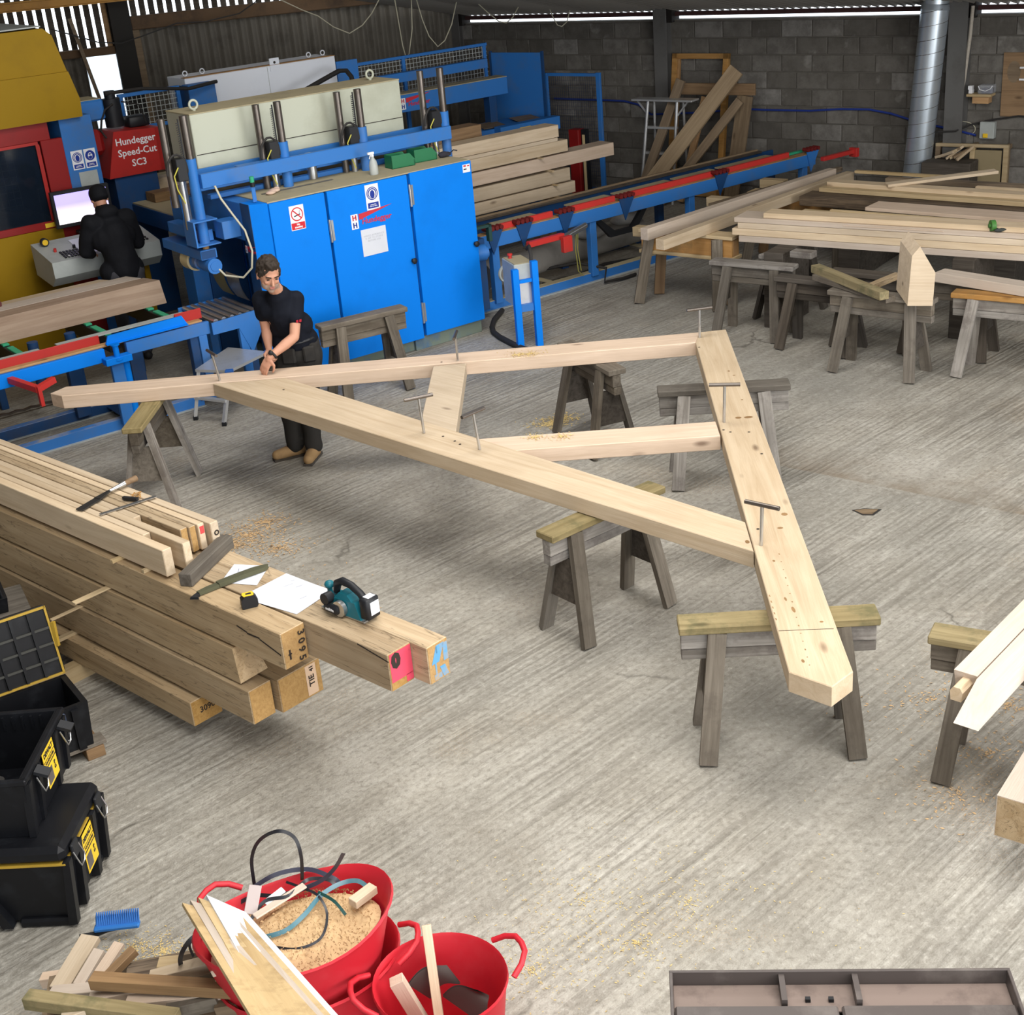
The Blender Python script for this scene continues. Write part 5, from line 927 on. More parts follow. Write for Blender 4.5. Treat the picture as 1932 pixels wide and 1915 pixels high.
logo(fb, 2.05, 4.397, 1.78, .48)
for u, lab in ((3.35, 'flattened brown cardboard sheet on the far blue deck'), (3.95, 'brown cardboard flap at the end of the far blue deck')): tag(obj('cardboard', MB().extr([(u - .18, 4.15, 1.232), (u + .18, 4.12, 1.232), (u + .24, 4.45, 1.25), (u - .10, 4.5, 1.25)], (0, 0, .006)), OLDBRN, None, MF), lab, 'cardboard')
mbox('yellow_tag', (3.62, 3.80, 3.94, 3.95, 1.13, 1.20), YTAG, fb, 0)
# screens and gate near the block wall
t = thing('screen_panel', 'tall dark blue sheet screen before the block wall', 'screen', WF @ T(-.6, -1.2, 0)); obj('sheet', MB().box(-1.09, -.19, -1.215, -1.195, .3, 2.06, .003), BLUEM, t, WF)
for u in (-1.10, -.19): obj('post', MB().box(u - .015, u + .02, -1.22, -1.19, 0, 2.08), BLUED, t, WF)
t = thing('mesh_gate', 'blue framed fine mesh gate before the block wall', 'gate', WF @ T(0, -.8, 0))
for a in ((-.46, -.42, 0, 1.73), (.42, .49, 0, 1.74)): obj('post', MB().box(a[0], a[1], -.82, -.78, a[2], a[3], .003), BLUEM, t, WF)
obj('top_bar', MB().box(-.46, .46, -.815, -.785, 1.69, 1.73), BLUEM, t, WF); obj('bottom_bar', MB().box(-.46, .46, -.815, -.785, .12, .16), BLUED, t, WF); m = MB()
for k in range(24): m.box(-.43 + .0365 * k, -.427 + .0365 * k, -.802, -.799, .16, 1.69)
for k in range(30): m.box(-.43, .42, -.802, -.799, .18 + .05 * k, .183 + .05 * k)
obj('wire_mesh', m, plain('fine_mesh', (.02, .03, .07, 1)), t, WF)['kind'] = 'stuff'
t = thing('gate_post', 'dark red post with a yellow and black sensor strip', 'post', WF @ T(.18, -.9, 0)); obj('column', MB().box(.03, .20, -1.0, -.85, 0, .99, .006), REDD, t, WF); obj('sensor_strip', MB().box(.235, .275, -.96, -.92, .08, .92), CREAMPL, t, WF); obj('sensor_body', MB().box(.215, .30, -.95, -.88, 0, .99), BLACK, t, WF)
# ------------------------------------------------------------------ timber racks by the block wall
def lie(name, a, b, z, w, h, mat, lab, cat='beam', group=None, ext=0.0, side=-1, parent=None, ch=.003):
    """a timber whose near top edge runs between two measured points on the level z; w goes away from the camera"""
    p, q = at(*a, z), at(*b, z); d = (q - p).normalized(); s = Vector((-d.y, d.x, 0)); q = q + d * ext
    if s.y < 0: s = -s
    o = Vector((0, 0, -h / 2)) + s * w / 2
    r = plank(name, p + o, q + o, w, h, mat, parent, ch=ch)
    if parent is None: tag(r, lab, cat, group)
    return r
def trestle(cx, cy, az, L, lab, zt=.78, far=False):
    M = T(cx, cy) @ RZ(az); t = thing('box_trestle', lab, 'trestle', M, 'box beam trestles'); h = L / 2
    for nm, a in (('top_board', (-h, h, -.10, .10, zt - .035, zt)), ('bottom_board', (-h, h, -.10, .10, zt - .25, zt - .215)), ('web', (-h + .02, h - .02, -.075, -.045, zt - .215, zt - .035)), ('web', (-h + .02, h - .02, .045, .075, zt - .215, zt - .035)), ('end_block', (h - .05, h - .02, -.045, .045, zt - .215, zt - .035))): obj(nm, MB().box(*a, .003), PINEO if nm in ('web', 'end_block') else PINE, t, M)
    for sx in (-1, 1):
        for sy in (-1, 1):
            a = M @ Vector((sx * (h - .16), sy * .125, zt - .03)); b = M @ Vector((sx * (h - .16 + (.12 if sx < 0 else 0)), sy * (.13 if sx > 0 else .2), .012)); plank('leg', b, a, .11, .045, GREY if sy < 0 else BROWN, t, (0, sy, 0))
    return t
trestle(2.07, 13.86, -40, 1.12, 'box beam trestle with orange webs under the paired long timbers')
trestle(3.55, 15.15, -40, 1.3, 'second box beam trestle further along the paired timbers')
lie('long_timber', (1222, 432), (1578, 318), .92, .10, .12, OAKPALE, 'pale long squared timber lying uppermost on the box trestles', group='paired timbers on the trestles')
p, q = at(1253, 453, .885), at(1612, 324, .885); dd = (q - p).normalized(); sd = Vector((-dd.y, dd.x, 0)); tag(plank('long_timber', p + sd * .055 - Vector((0, 0, .052)), q + sd * .055 - Vector((0, 0, .052)), .105, .104, OAK, None), 'long squared timber beside the uppermost pale one on the trestles', 'beam', 'paired timbers on the trestles')
lie('dark_rail', (1345, 385), (1590, 315), .80, .07, .05, OLDBRN, 'dark weathered batten lying beyond the paired timbers')
for k, (x, y, z) in enumerate(((1360, 372, .78), (1460, 338, .78), (1222, 428, .76))): 
    c = at(x, y, z); tag(plank('support_block', c + Vector((-.12, .1, -.05)), c + Vector((.12, -.1, -.05)), .12, .10, PINE, None), ('pale block end behind the paired timbers nearest the conveyor motor', 'pale block end behind the paired timbers by the wall', 'pale block under the near end of the paired timbers')[k], 'block')
E1 = [(.995, 0, 'top plank of the long beam stack before the wall racks', OAKPALE), (.945, 6, 'second plank down in the long beam stack', OAK), (.885, -4, 'third plank down in the long beam stack', OAK), (.815, 8, 'bottom plank of the long beam stack', OAKPALE)]
hs = (.047, .057, .067, .062)
for i, (z, dx, lab, mt) in enumerate(E1):
    p, q = at(1385, 410, .995), at(1932, 442, .995); d = (q - p).normalized(); s = Vector((-d.y, d.x, 0)); o = Vector((0, 0, z - .995 - hs[i] / 2)) + s * .15 + d * dx * .006
    tag(plank('stacked_plank', p + o, q + o + d * 1.6, .30, hs[i], mt, None), lab, 'plank', 'planks in the long beam stack')
lie('stacked_plank', (1440, 402), (1932, 430), 1.045, .2, .048, OAK, 'plank lying loose on top of the long beam stack', 'plank', 'planks in the long beam stack', 1.5)
lie('stacked_plank', (1590, 425), (1780, 436), 1.012, .012, .012, OAKP, 'thin batten lying on the long beam stack', 'plank')
tag(obj('bearer_block', MB().box(-.1, .1, -.3, .3, 0, .752, .006), GREYD, None, T(*(at(1500, 480, .75) + Vector((0, .35, 0)))[:2]) @ RZ(-38)), 'dark timber block under the long beam stack', 'block', 'blocks under the racks')
tag(obj('bearer_block', MB().box(-.1, .1, -.3, .3, 0, .752, .006), GREYD, None, T(*(at(1850, 500, .75) + Vector((.1, .45, 0)))[:2]) @ RZ(-38)), 'dark timber block under the far part of the long beam stack', 'block', 'blocks under the racks')
lie('rack_plank', (1560, 343), (1932, 368), .98, .16, .05, OAK, 'straight yellow plank on the rear rack', 'plank', 'planks on the rear racks', 1.2)
lie('rack_plank', (1545, 354), (1932, 382), .935, .20, .045, PINE, 'second yellow plank below on the rear rack', 'plank', 'planks on the rear racks', 1.2)
lie('bark_slab', (1508, 370), (1932, 400), .885, .30, .10, BARK, 'dark waney slab with bark edge on the rear rack', 'slab', None, 1.2)
lie('rack_plank', (1632, 391), (1932, 415), .93, .30, .035, OAKP, 'wide pale plank in front of the bark slab', 'plank', 'planks on the rear racks', 1.2)
lie('rack_batten', (1512, 397), (1640, 407), .93, .08, .05, PINE, 'stubby batten end in front of the bark slab', 'batten')
lie('rack_batten', (1565, 396), (1880, 420), .975, .05, .03, PINE, 'long thin yellow batten in front of the bark slab', 'batten', 'thin battens')
lie('rack_batten', (1560, 404), (1870, 431), .962, .05, .025, PINE, 'long thin yellow batten nearest the long beam stack', 'batten', 'thin battens')
lie('rack_batten', (1612, 322), (1795, 333), .93, .06, .03, PINE, 'narrow batten lying furthest back by the duct', 'batten')
lie('rack_batten', (1670, 336), (1932, 350), .90, .10, .05, OLDBRN, 'brown batten lying behind the slanting board', 'batten', None, .8)
lie('rack_batten', (1840, 352), (1932, 358), .93, .06, .03, OAK, 'short pale batten under the slanting board', 'batten', None, .8)
p, q = at(1672, 349, .99), at(1880, 323, 1.03); tag(plank('slanting_board', p, q, .13, .03, OAK, None), 'pale board lying slantwise over the rear rack', 'board')
for x, y in ((1600, 400), (1900, 420)): tag(obj('bearer_block', MB().box(-.12, .12, -.7, .7, 0, .78, .006), GREYD, None, T(*(at(x, y, .78) + Vector((.5, .75, 0)))[:2]) @ RZ(-38)), 'dark timber block under the rear rack near the ' + ('trestle' if x < 1700 else 'crate'), 'block', 'blocks under the racks')
lie('pale_beam', (1763, 514), (1932, 541), .80, .16, .085, OAKPALE, 'pale planed beam lying across the shaded saw horses', 'beam', None, 1.2)
lie('pale_beam', (1490, 474), (1530, 478), .79, .12, .06, GREYL, 'bleached offcut beside the short saw horse', 'offcut')
t = thing('twine_roll', 'small green twine roll on the long beam stack', 'roll', T(*at(1873, 434, 1.0))); c = at(1872, 436, 1.0); obj('roll', MB().cyl(c + Vector((-.02, 0, .05)), c + Vector((.02, 0, .05)), .05, 16).cyl(c + Vector((-.035, 0, .05)), c + Vector((-.02, 0, .05)), .02, 10), plain('leaf_green', (.06, .19, .04, 1)), t, I4, 50)
c = at(1890, 436, 1.0); tag(obj('glove', MB().ell(c + Vector((.04, 0, .022)), (.07, .045, .022)).ell(c + Vector((-.03, -.03, .018)), (.05, .016, .016)).ell(c + Vector((-.03, .01, .018)), (.05, .016, .016)).ell(c + Vector((.1, .0, .02)), (.04, .03, .02)), plain('grey_glove', (.045, .05, .048, 1), .9), None, I4, 60), 'crumpled grey glove beside the green twine roll', 'glove')
# wedge block and offcuts on the loaded horse
c = at(1736, 572, .735); M = T(c.x, c.y, .712) @ RZ(-18)
t = thing('wedge_block', 'big pale wedge cut oak block standing on the loaded saw horse', 'block', M)
obj('timber', MB().extr([(-.10, 0, 0), (.10, 0, 0), (.11, 0, .28), (-.02, 0, .50), (-.08, 0, .42)], (-.10, .28, .06)), OAK, t, M)
lie('offcut', (1530, 500), (1660, 552), .83, .09, .07, MOSS, 'mossy grey offcut resting on the loaded saw horse', 'offcut', 'offcuts on the loaded horse')
lie('offcut', (1532, 518), (1672, 562), .765, .10, .05, GREY, 'lower grey offcut with a fresh orange end on the loaded saw horse', 'offcut', 'offcuts on the loaded horse')
lie('offcut', (1640, 540), (1700, 515), .80, .06, .05, OAKB, 'short offcut propped against the wedge block', 'offcut', 'offcuts on the loaded horse')
# crate
c0 = at(1765, 270, .85); c1 = at(1903, 274, .85); d = (c1 - c0); az = degrees(atan2(d.y, d.x)); CM = T(c0.x, c0.y) @ RZ(az); L = d.length; D = .78
t = thing('timber_crate', 'open timber framed crate standing by the duct', 'crate', CM)
for u in (.0, L * .48, L - .06): obj('post', MB().box(u, u + .06, 0, .05, 0, .81, .003), PINE if u else OLDBRN, t, CM)
for u in (.0, L * .48, L - .05): obj('side_rail', MB().box(u, u + .05, .05, D, .79, .84, .003), OLDBRN, t, CM); obj('side_panel', MB().box(u + .01, u + .03, .05, D, .08, .78), OLDBRN, t, CM)
obj('front_rail', MB().box(0, L, 0, .05, .81, .85, .003), PINE, t, CM); obj('back_rail', MB().box(0, L, D, D + .05, .80, .86, .003), MOSS, t, CM); obj('back_panel', MB().box(0, L, D - .02, D, .1, .8), BROWN, t, CM); obj('base', MB().box(0, L, .05, D, .06, .1), OLDBRN, t, CM); obj('front_panel', MB().box(L * .55, L - .08, .01, .03, .08, .78), paint('old_ply', (.28, .225, .13, 1), .8), t, CM)
for k in range(7): tag(plank('firewood_stick', CM @ Vector((.05 + .05 * k, -.12 - .02 * k, .70 + .012 * (k % 3))), CM @ Vector((.30 + .03 * k, -.22 + .03 * k, .79 + .02 * (k % 4))), .035, .03, (OAK, PINE, OLDBRN)[k % 3], None), 'thin offcut stick leaning in the heap before the crate', 'stick', 'sticks before the crate')
tag(obj('stick_heap_box', MB().box(-.05, .55, -.35, -.02, 0, .68, .01), GREYD, None, CM), 'dark low box under the stick heap before the crate', 'box')
# things leaning on the block wall
t = thing('window_frame', 'orange timber window frame leaning on the block wall', 'frame', WF @ T(1.65, -.2, 0)); FM = WF @ T(0, -.36, 0) @ RX(-8)
for nm, a in (('stile', (1.22, 1.30, 0, .07, .02, 1.92)), ('stile', (2.02, 2.10, 0, .07, .02, 1.92)), ('head', (1.22, 2.10, 0, .07, 1.85, 1.92)), ('sill', (1.22, 2.10, 0, .07, .02, .12)), ('bead', (1.30, 1.33, .02, .07, .12, 1.85))): obj(nm, MB().box(*a, .003), PINEO, t, FM)
def lean(a, b, w, h, mat, lab, cat='board', up=(0, -1, 0)): tag(plank('leaning_' + cat, WF @ Vector(a), WF @ Vector(b), w, h, mat, None, WF.to_3x3() @ Vector(up)), lab, cat)
lean((1.46, -.42, 1.485), (2.68, -.42, 1.49), .15, .04, BROWN, 'brown plank held level behind the leaning boards')
lean((2.34, -.50, .03), (2.52, -.40, 1.405), .22, .035, OLDBRN, 'broad brown board standing upright under the level plank')
lean((1.14, -.98, .06), (1.66, -.60, 1.63), .13, .05, OLDBRN, 'narrow waney board leaning across the step ladder', 'board')
lean((1.28, -1.30, .06), (2.48, -.55, 1.76), .21, .05, wood('dusty_oak', (.42, .32, .21, 1), (.30, .22, .14, 1), .2), 'widest long board leaning steeply across the window frame', 'board')
lean((1.52, -.98, .06), (2.50, -.50, 1.36), .12, .05, OLDBRN, 'shorter brown board leaning behind the widest one', 'board')
lean((1.72, -.80, .04), (1.98, -.52, 1.40), .09, .05, PINEO, 'orange upright batten behind the widest leaning board', 'batten')
t = thing('step_ladder', 'aluminium step ladder with flat top platform by the wall', 'ladder', WF @ T(1.4, -.75, 0)); LM = WF @ T(0, -.75, 0)
for u0, u1 in ((1.10, 1.22), (1.62, 1.68)): obj('rail', MB().cyl((u0, -.1, 0), (u1, .0, 1.37), .022, 8), ALU, t, LM, 50); obj('rail', MB().cyl((u0 + .07, .22, 0), (u1 + .06, .06, 1.37), .018, 8), ALU, t, LM, 50)
for z in (.35, .68, 1.02): f = z / 1.37; obj('tread', MB().box(1.10 + .12 * f, 1.64 + .04 * f, -.1 + .08 * f, -.03 + .08 * f, z - .015, z + .015, .003), ALU, t, LM)
obj('platform', MB().box(1.0, 1.95, -.08, .12, 1.375, 1.40, .003), ALU, t, LM); obj('brace', MB().bar((1.05, 0, 1.37), (1.2, 0, 1.2), .02, .02).bar((1.85, 0, 1.37), (1.68, 0, 1.18), .02, .02), ALU, t, LM)
# ------------------------------------------------------------------ planed timbers at the right
d47 = Vector((cos(radians(46.9)), sin(radians(46.9)), 0)); n47 = Vector((d47.y, -d47.x, 0)); Z7 = .746
o1 = at(1800, 1263, .85); R = T(o1.x, o1.y, 0) @ RZ(46.9)
def rb(nm, lab, u0t, u0b, v0, v1, mat=OAKPALE, z0=Z7, z1=.85, L=3.2, grp='planed timbers on the saw horse'):
    t = thing(nm, lab, 'beam', R @ T(u0t, (v0 + v1) / 2, z0), grp)
    obj('timber', MB().hexa([(u0b, v0, z0), (L, v0, z0), (L, v1, z0), (u0b, v1, z0)], [(u0t, v0, z1), (L, v0, z1), (L, v1, z1), (u0t, v1, z1)]), mat, t, R); return t
t = rb('planed_timber', 'pale planed timber with a rounded tenon on its end', .0, .03, -.105, .0)
m = MB().extr([(-.09, -.078, .755), (-.09, -.03, .755), (-.09, -.025, .80), (-.09, -.04, .822), (-.09, -.07, .822), (-.09, -.083, .80)], (.14, 0, 0)); obj('tenon', m, OAK, t, R)
rb('planed_timber', 'pale planed timber with a long slanting end beside the tenoned one', -.02, -.24, -.222, -.112)
rb('planed_timber', 'third planed timber lying outermost on the saw horse', .30, .26, -.40, -.24, OAKP)
o2 = at(1881, 1500, .46); R2 = T(o2.x, o2.y, 0) @ RZ(52)
t = thing('planed_post', 'thick pale planed post lying low with a chamfered edge', 'beam', R2); obj('timber', MB().extr([(0, 0, .25), (0, -.16, .25), (0, -.16, .43), (0, -.13, .46), (0, 0, .46)], (3, 0, 0)), OAKPALE, t, R2); obj('sawn_end', MB().extr([(-.001, -.004, .254), (-.001, -.156, .254), (-.001, -.156, .428), (-.001, -.128, .456), (-.001, -.004, .456)], (.001, 0, 0)), OAKB, t, R2)
for u in (.75, 2.4): tag(obj('bearer_block', MB().box(u, u + .15, -.3, .1, 0, .249, .004), GREY, None, R2), 'grey bearer under the low planed post', 'block', 'bearers under the planed post')
# ------------------------------------------------------------------ steel tool chest at the lower edge
zc = .55; a0 = at(1262, 1830, zc); a1 = at(1905, 1825, zc); dch = a1 - a0; CH = T(a0.x, a0.y, 0) @ RZ(degrees(atan2(dch.y, dch.x))); L = dch.length
t = thing('steel_chest', 'dark brown steel tool chest with two lids and a front tray', 'chest', CH); Dp = .85
for nm, a in (('rear_wall', (0, L, -.012, 0, .0, zc)), ('side_wall', (0, .012, -Dp, -.012, 0, zc)), ('side_wall', (L - .012, L, -Dp, -.012, 0, zc)), ('tray_floor', (.012, L - .012, -.14, -.012, zc - .07, zc - .06)), ('front_wall', (0, L, -Dp, -Dp + .012, 0, zc))): obj(nm, MB().box(*a, .002), CHESTIN if nm == 'tray_floor' else CHEST, t, CH)
for u in (.385, .64): obj('tray_divider', MB().box(u, u + .02, -.135, -.012, zc - .06, zc - .012), CHEST, t, CH)
for u in (.47, .55): obj('hasp', MB().box(u, u + .018, -.10, -.085, zc - .06, zc - .045), BLACK, t, CH)
obj('lid', MB().box(.014, L * .485, -Dp + .012, -.145, zc - .05, zc - .022, .008), CHEST, t, CH); obj('lid', MB().box(L * .495, L - .014, -Dp + .012, -.145, zc - .05, zc - .022, .008), CHEST, t, CH)
# ------------------------------------------------------------------ hop-up platform behind the truss
pts = [at(*p, .47) for p in ((368, 697), (432, 699), (505, 663), (430, 655))]; ctr = sum(pts, Vector()) / 4
t = thing('hop_up', 'aluminium hop-up platform with blue corner clips', 'platform', T(ctr.x, ctr.y, 0)); 
obj('deck', MB().hexa([p - Vector((0, 0, .025)) for p in pts], pts), ALU, t)
for i, f in enumerate(((370, 792), (424, 803), None, None)):
    b = at(*f, 0) if f else pts[i] + (pts[i] - ctr) * .12; b = Vector((b.x, b.y, 0)); obj('leg', MB().bar(b + Vector((0, 0, .03)), pts[i].lerp(ctr, .08) - Vector((0, 0, .025)), .03, .03), ALU, t); obj('rubber_foot', MB().bar(b, b + Vector((0, 0, .035)), .038, .038), BLACK, t)
obj('step', MB().bar(at(370, 792, 0).lerp(pts[0], .45), at(424, 803, 0).lerp(pts[1], .45), .05, .02), ALU, t)
for i in (1, 2): obj('corner_clip', MB().box(-.035, .035, -.03, .03, -.035, .006, .004), POLYB, t, T(*pts[i]))
# shavings and sawdust
def chips(name, spots, n, mat, lab, z=0, size=.012):
    m = MB()
    for k in range(n):
        x, y, r = random.choice(spots); a = random.uniform(0, 2 * pi); q = r * abs(random.gauss(0, .5)); s = size * random.uniform(.5, 1.4); b = random.uniform(0, pi); px, py = x + q * cos(a), y + q * sin(a) * .7
        t_ = random.uniform(-.5, .5); m.face([(px - s * cos(b), py - s * sin(b), z + .0015 + s * .2), (px + s * .35 * sin(b), py - s * .35 * cos(b), z + .001 + s * t_ * .5 + s * .3), (px + s * cos(b), py + s * sin(b), z + .002 + s * .25), (px - s * .35 * sin(b), py + s * .35 * cos(b), z + .003)])
    o = obj(name, m, mat); tag(o, lab, 'sawdust', kind='stuff'); return o
w = lambda x, y, z=0: (at(x, y, z).x, at(x, y, z).y)
chips('wood_shavings', [(*w(470, 1010), .34), (*w(440, 1030), .22), (*w(520, 1035), .36), (*w(500, 985), .3)], 1500, CHIPS, 'loose wood shavings on the floor behind the oak pile')
chips('wood_shavings', [(*w(1040, 800), .25), (*w(1060, 790), .2)], 700, CHIPSY, 'yellow sawdust on the floor under the top truss timber')
chips('wood_shavings', [(*w(620, 1170), .5), (*w(560, 1110), .5)], 260, CHIPS, 'thin scatter of chips beside the papers on the pile', 0, .01)
chips('wood_shavings', [(*w(1900, 1330), .3), (*w(1860, 1420), .4), (*w(1750, 1320), .5), (*w(1800, 1500), .5)], 700, CHIPS, 'orange chips scattered around the planed timbers', 0, .009)
chips('wood_shavings', [(*w(250, 1790), .2), (*w(310, 1795), .2), (*w(1000, 1830), .5), (*w(1200, 1780), .5), (*w(1100, 1700), .8), (*w(1300, 1700), .8)], 1700, CHIPSY, 'fine yellow chips strewn over the floor by the tubs', 0, .006)
chips('wood_shavings', [(*w(1000, 668, ZT), .16), (*w(980, 670, ZT), .1)], 350, CHIPSY, 'little heap of sawdust on the top truss timber', ZT, .008)
chips('wood_shavings', [(*w(1010, 825, ZT), .10), (*w(1060, 824, ZT), .1)], 260, CHIPSY, 'little trail of sawdust on the long strut', ZT, .008)
c = at(1633, 963); t = thing('floor_socket', 'small lozenge shaped patch let into the concrete floor', 'floor patch', T(c.x, c.y, 0)); obj('rim', MB().prism([(-.09, .02), (-.04, -.075), (.03, -.09), (.11, -.01), (.0, .03)], .0, .003), RUBBER, t, T(c.x, c.y, 0)); obj('fill', MB().prism([(-.075, .01), (-.035, -.06), (.025, -.075), (.085, -.01), (.0, .018)], .0, .0045), OLDBRN, t, T(c.x, c.y, 0))
# ------------------------------------------------------------------ the two workers
def cap(m, p, q, r0, r1, n=12):
    p = Vector(p); q = Vector(q); m.cyl(p, q, r0, n, r1); m.ell(p, (r0,) * 3, n, 8); m.ell(q, (r1,) * 3, n, 8)
def chain(m, pts, rs, n=12):
    for i in range(len(pts) - 1): cap(m, pts[i], pts[i + 1], rs[i], rs[i + 1], n)
def basis(d, n):
    d = Vector(d).normalized(); n = Vector(n); n = (n - d * n.dot(d)).normalized(); s = n.cross(d); return d, n, s
def hand(m, wrist, d, palm, curl, spread=.2, side=1, thumb=.6):
    """palm and five fingers; d points to the knuckles, palm is the palm normal, side +1 puts the thumb on +s"""
    d, pn, s = basis(d, palm); w = Vector(wrist); K = w + d * .088
    M = Matrix.Identity(4)
    for r in range(3): M[r][0] = s[r]; M[r][1] = d[r]; M[r][2] = pn[r]
    m.ell(w + d * .048, (.041, .056, .0155), 14, 8, M); m.ell(w + d * .07, (.040, .03, .0145), 14, 8, M)
    cap(m, w, w + d * .02, .024, .024)
    for k, (off, L) in enumerate(((-.030, .062), (-.0105, .076), (.0105, .083), (.030, .074))):
        b = K + s * side * off * .98 - d * (.006 if k in (0,) else 0); a = curl; p = b; pts = [b - d * .03, b]
        fan = s * side * off * spread * 3
        for j, f in enumerate((.44, .32, .24)):
            a2 = a * (1 + .35 * j); dirn = (d * cos(a2) + pn * sin(a2) + fan).normalized(); p = p + dirn * L * f; pts.append(p); a += curl * .55
        chain(m, pts, [.0105, .0098, .0090, .0082, .0072], 8)
    t0 = w + d * .022 + s * side * .024; t1 = t0 + (s * side * .75 + d * .45 + pn * .35).normalized() * .040; t2 = t1 + (d * .85 + s * side * .25 + pn * thumb).normalized() * .034; t3 = t2 + (d * .9 - s * side * .1 + pn * thumb).normalized() * .026
    chain(m, [t0, t1, t2, t3], [.016, .0125, .0108, .0088], 8)
def head_mesh(m, HM, sz=1.0):
    o = m.T; m.T = HM @ Matrix.Scale(sz, 4)
    m.ell((0, .012, .035), (.076, .094, .088), 20, 14); m.ell((0, -.012, -.010), (.068, .078, .085), 20, 14); m.ell((0, -.035, -.060), (.051, .052, .052), 16, 10)
    m.ell((0, -.066, -.093), (.026, .022, .020), 12, 8); m.ell((-.040, -.035, -.055), (.026, .04, .038), 10, 8); m.ell((.040, -.035, -.055), (.026, .04, .038), 10, 8)
    m.ell((0, -.078, .022), (.050, .018, .014), 12, 8)                                                 # brow
    m.ell((-.036, -.072, -.022), (.020, .016, .014), 10, 7); m.ell((.036, -.072, -.022), (.020, .016, .014), 10, 7)  # cheek bones
    m.hexa([(-.011, -.080, .010), (.011, -.080, .010), (.018, -.082, -.040), (-.018, -.082, -.040)], [(-.005, -.095, .008), (.005, -.095, .008), (.008, -.116, -.036), (-.008, -.116, -.036)]); m.ell((0, -.104, -.036), (.013, .013, .010), 10, 7)
    m.ell((0, -.088, -.062), (.022, .010, .0055), 10, 6); m.ell((0, -.086, -.071), (.019, .010, .006), 10, 6)   # lips
    for s in (-1, 1): m.ell((s * .079, .010, -.008), (.010, .020, .031), 10, 8, RZ(s * 18))
    m.T = o
def figure(name, label, J, HM, hands, skinmat, hs=1.0):
    t = thing(name, label, 'person', T(J['pelvis'][0], J['pelvis'][1], 0))
    m = MB(); head_mesh(m, HM, hs)
    hc = HM.translation; chain(m, [J['chest'], J['neck'], hc - HM.to_3x3() @ Vector((0, -.015, .05))], [.10, .058, .056])
    chain(m, [J['pelvis'], J['belly'], J['chest']], [.12, .12, .13])
    for s in 'RL':
        chain(m, [J['chest'], J['sh' + s]], [.09, .052]); chain(m, [J['sh' + s], J['el' + s], Vector(J['el' + s]).lerp(Vector(J['wr' + s]), .35), J['wr' + s]], [.050, .040, .042, .026])
        chain(m, [J['pelvis'], J['hp' + s], J['kn' + s], J['an' + s]], [.09, .075, .052, .04])
    for h in hands: hand(m, *h)
    me = remeshed(m, .0062, 3, .5)
    for mt in skinmat: me.materials.append(mt)
    inv = HM.inverted(); idx = []
    for p in me.polygons:
        q = inv @ p.center; k = 0
        if len(skinmat) > 1 and q.z < -.045 and -.12 < q.z and q.y < .01 and abs(q.x) < .09 and not (abs(q.x) < .02 and -.076 < q.z < -.056): k = 1
        if len(skinmat) > 2 and q.y < -.05 and abs(q.x) < .019 and -.075 < q.z < -.057: k = 2
        idx.append(k)
    me.polygons.foreach_set('material_index', idx)
    b = obj('body', me, None, t); return t, b
def cloth(name, mat, parent, build, voxel=.011, sm=6):
    m = MB(); build(m); me = remeshed(m, voxel, sm, .5); me.materials.append(mat); return obj(name, me, None, parent)
def rough_up(me, amp, sc):
    from mathutils import noise
    for v in me.vertices:
        n = noise.noise_vector(v.co * sc); v.co += v.normal * amp * (n.x + .5 * n.y)
STUB = paint('grey_stubble', (.34, .235, .185, 1), .8, (.22, .17, .145, 1), .8, 90)
LIPS = plain('lips', (.42, .16, .13, 1), .5)
J = dict(pelvis=(-1.60, 10.52, .93), belly=(-1.615, 10.50, 1.06), chest=(-1.665, 10.41, 1.25), neck=(-1.668, 10.335, 1.445), shR=(-1.815, 10.40, 1.375), shL=(-1.535, 10.40, 1.345), elR=(-1.815, 10.44, 1.115), elL=(-1.575, 10.26, 1.085),
         wrR=(-1.80, 10.34, .985), wrL=(-1.765, 10.105, .985), hpR=(-1.69, 10.52, .88), hpL=(-1.52, 10.52, .88), knR=(-1.735, 10.43, .48), knL=(-1.565, 10.42, .48), anR=(-1.735, 10.49, .085), anL=(-1.58, 10.43, .085))
HM = T(-1.690, 10.215, 1.605) @ RZ(24) @ RX(16) @ RY(5)
man, body = figure('person', 'man in a navy T-shirt and dark trousers leaning over the truss', J, HM,
    [((-1.765, 10.105, .985), (-.50, -.05, -.78), (.1, .75, -.5), .22, .35, -1, .3), ((-1.80, 10.34, .985), (.10, -.25, -.95), (.55, -.75, .1), 1.05, .05, -1, .9)], [SKIN, STUB, LIPS], 1.06)
def hair(m):
    m.T = HM @ Matrix.Scale(1.06, 4); m.ell((0, .020, .052), (.083, .098, .088), 18, 12); m.ell((0, .055, .005), (.078, .066, .085), 16, 10); m.ell((0, -.045, .098), (.052, .045, .034), 12, 8)
    for s in (-1, 1): m.ell((s * .072, -.010, .022), (.012, .030, .040), 8, 6)
hr = cloth('hair', HAIR, man, hair, .008, 2); rough_up(hr.data, .010, 42)
ew = MB(); ew.T = HM @ Matrix.Scale(1.06, 4)
for s in (-1, 1): ew.ell((s * .030, -.0835, .002), (.0125, .006, .0048), 10, 6)
obj('eyes', ew, plain('eyes_dark', (.03, .022, .018, 1), .3), man); eb = MB(); eb.T = HM @ Matrix.Scale(1.06, 4)
for s in (-1, 1): eb.bar((s * .012, -.097, .021), (s * .050, -.085, .026), .006, .008)
obj('eyebrows', eb, HAIR, man)
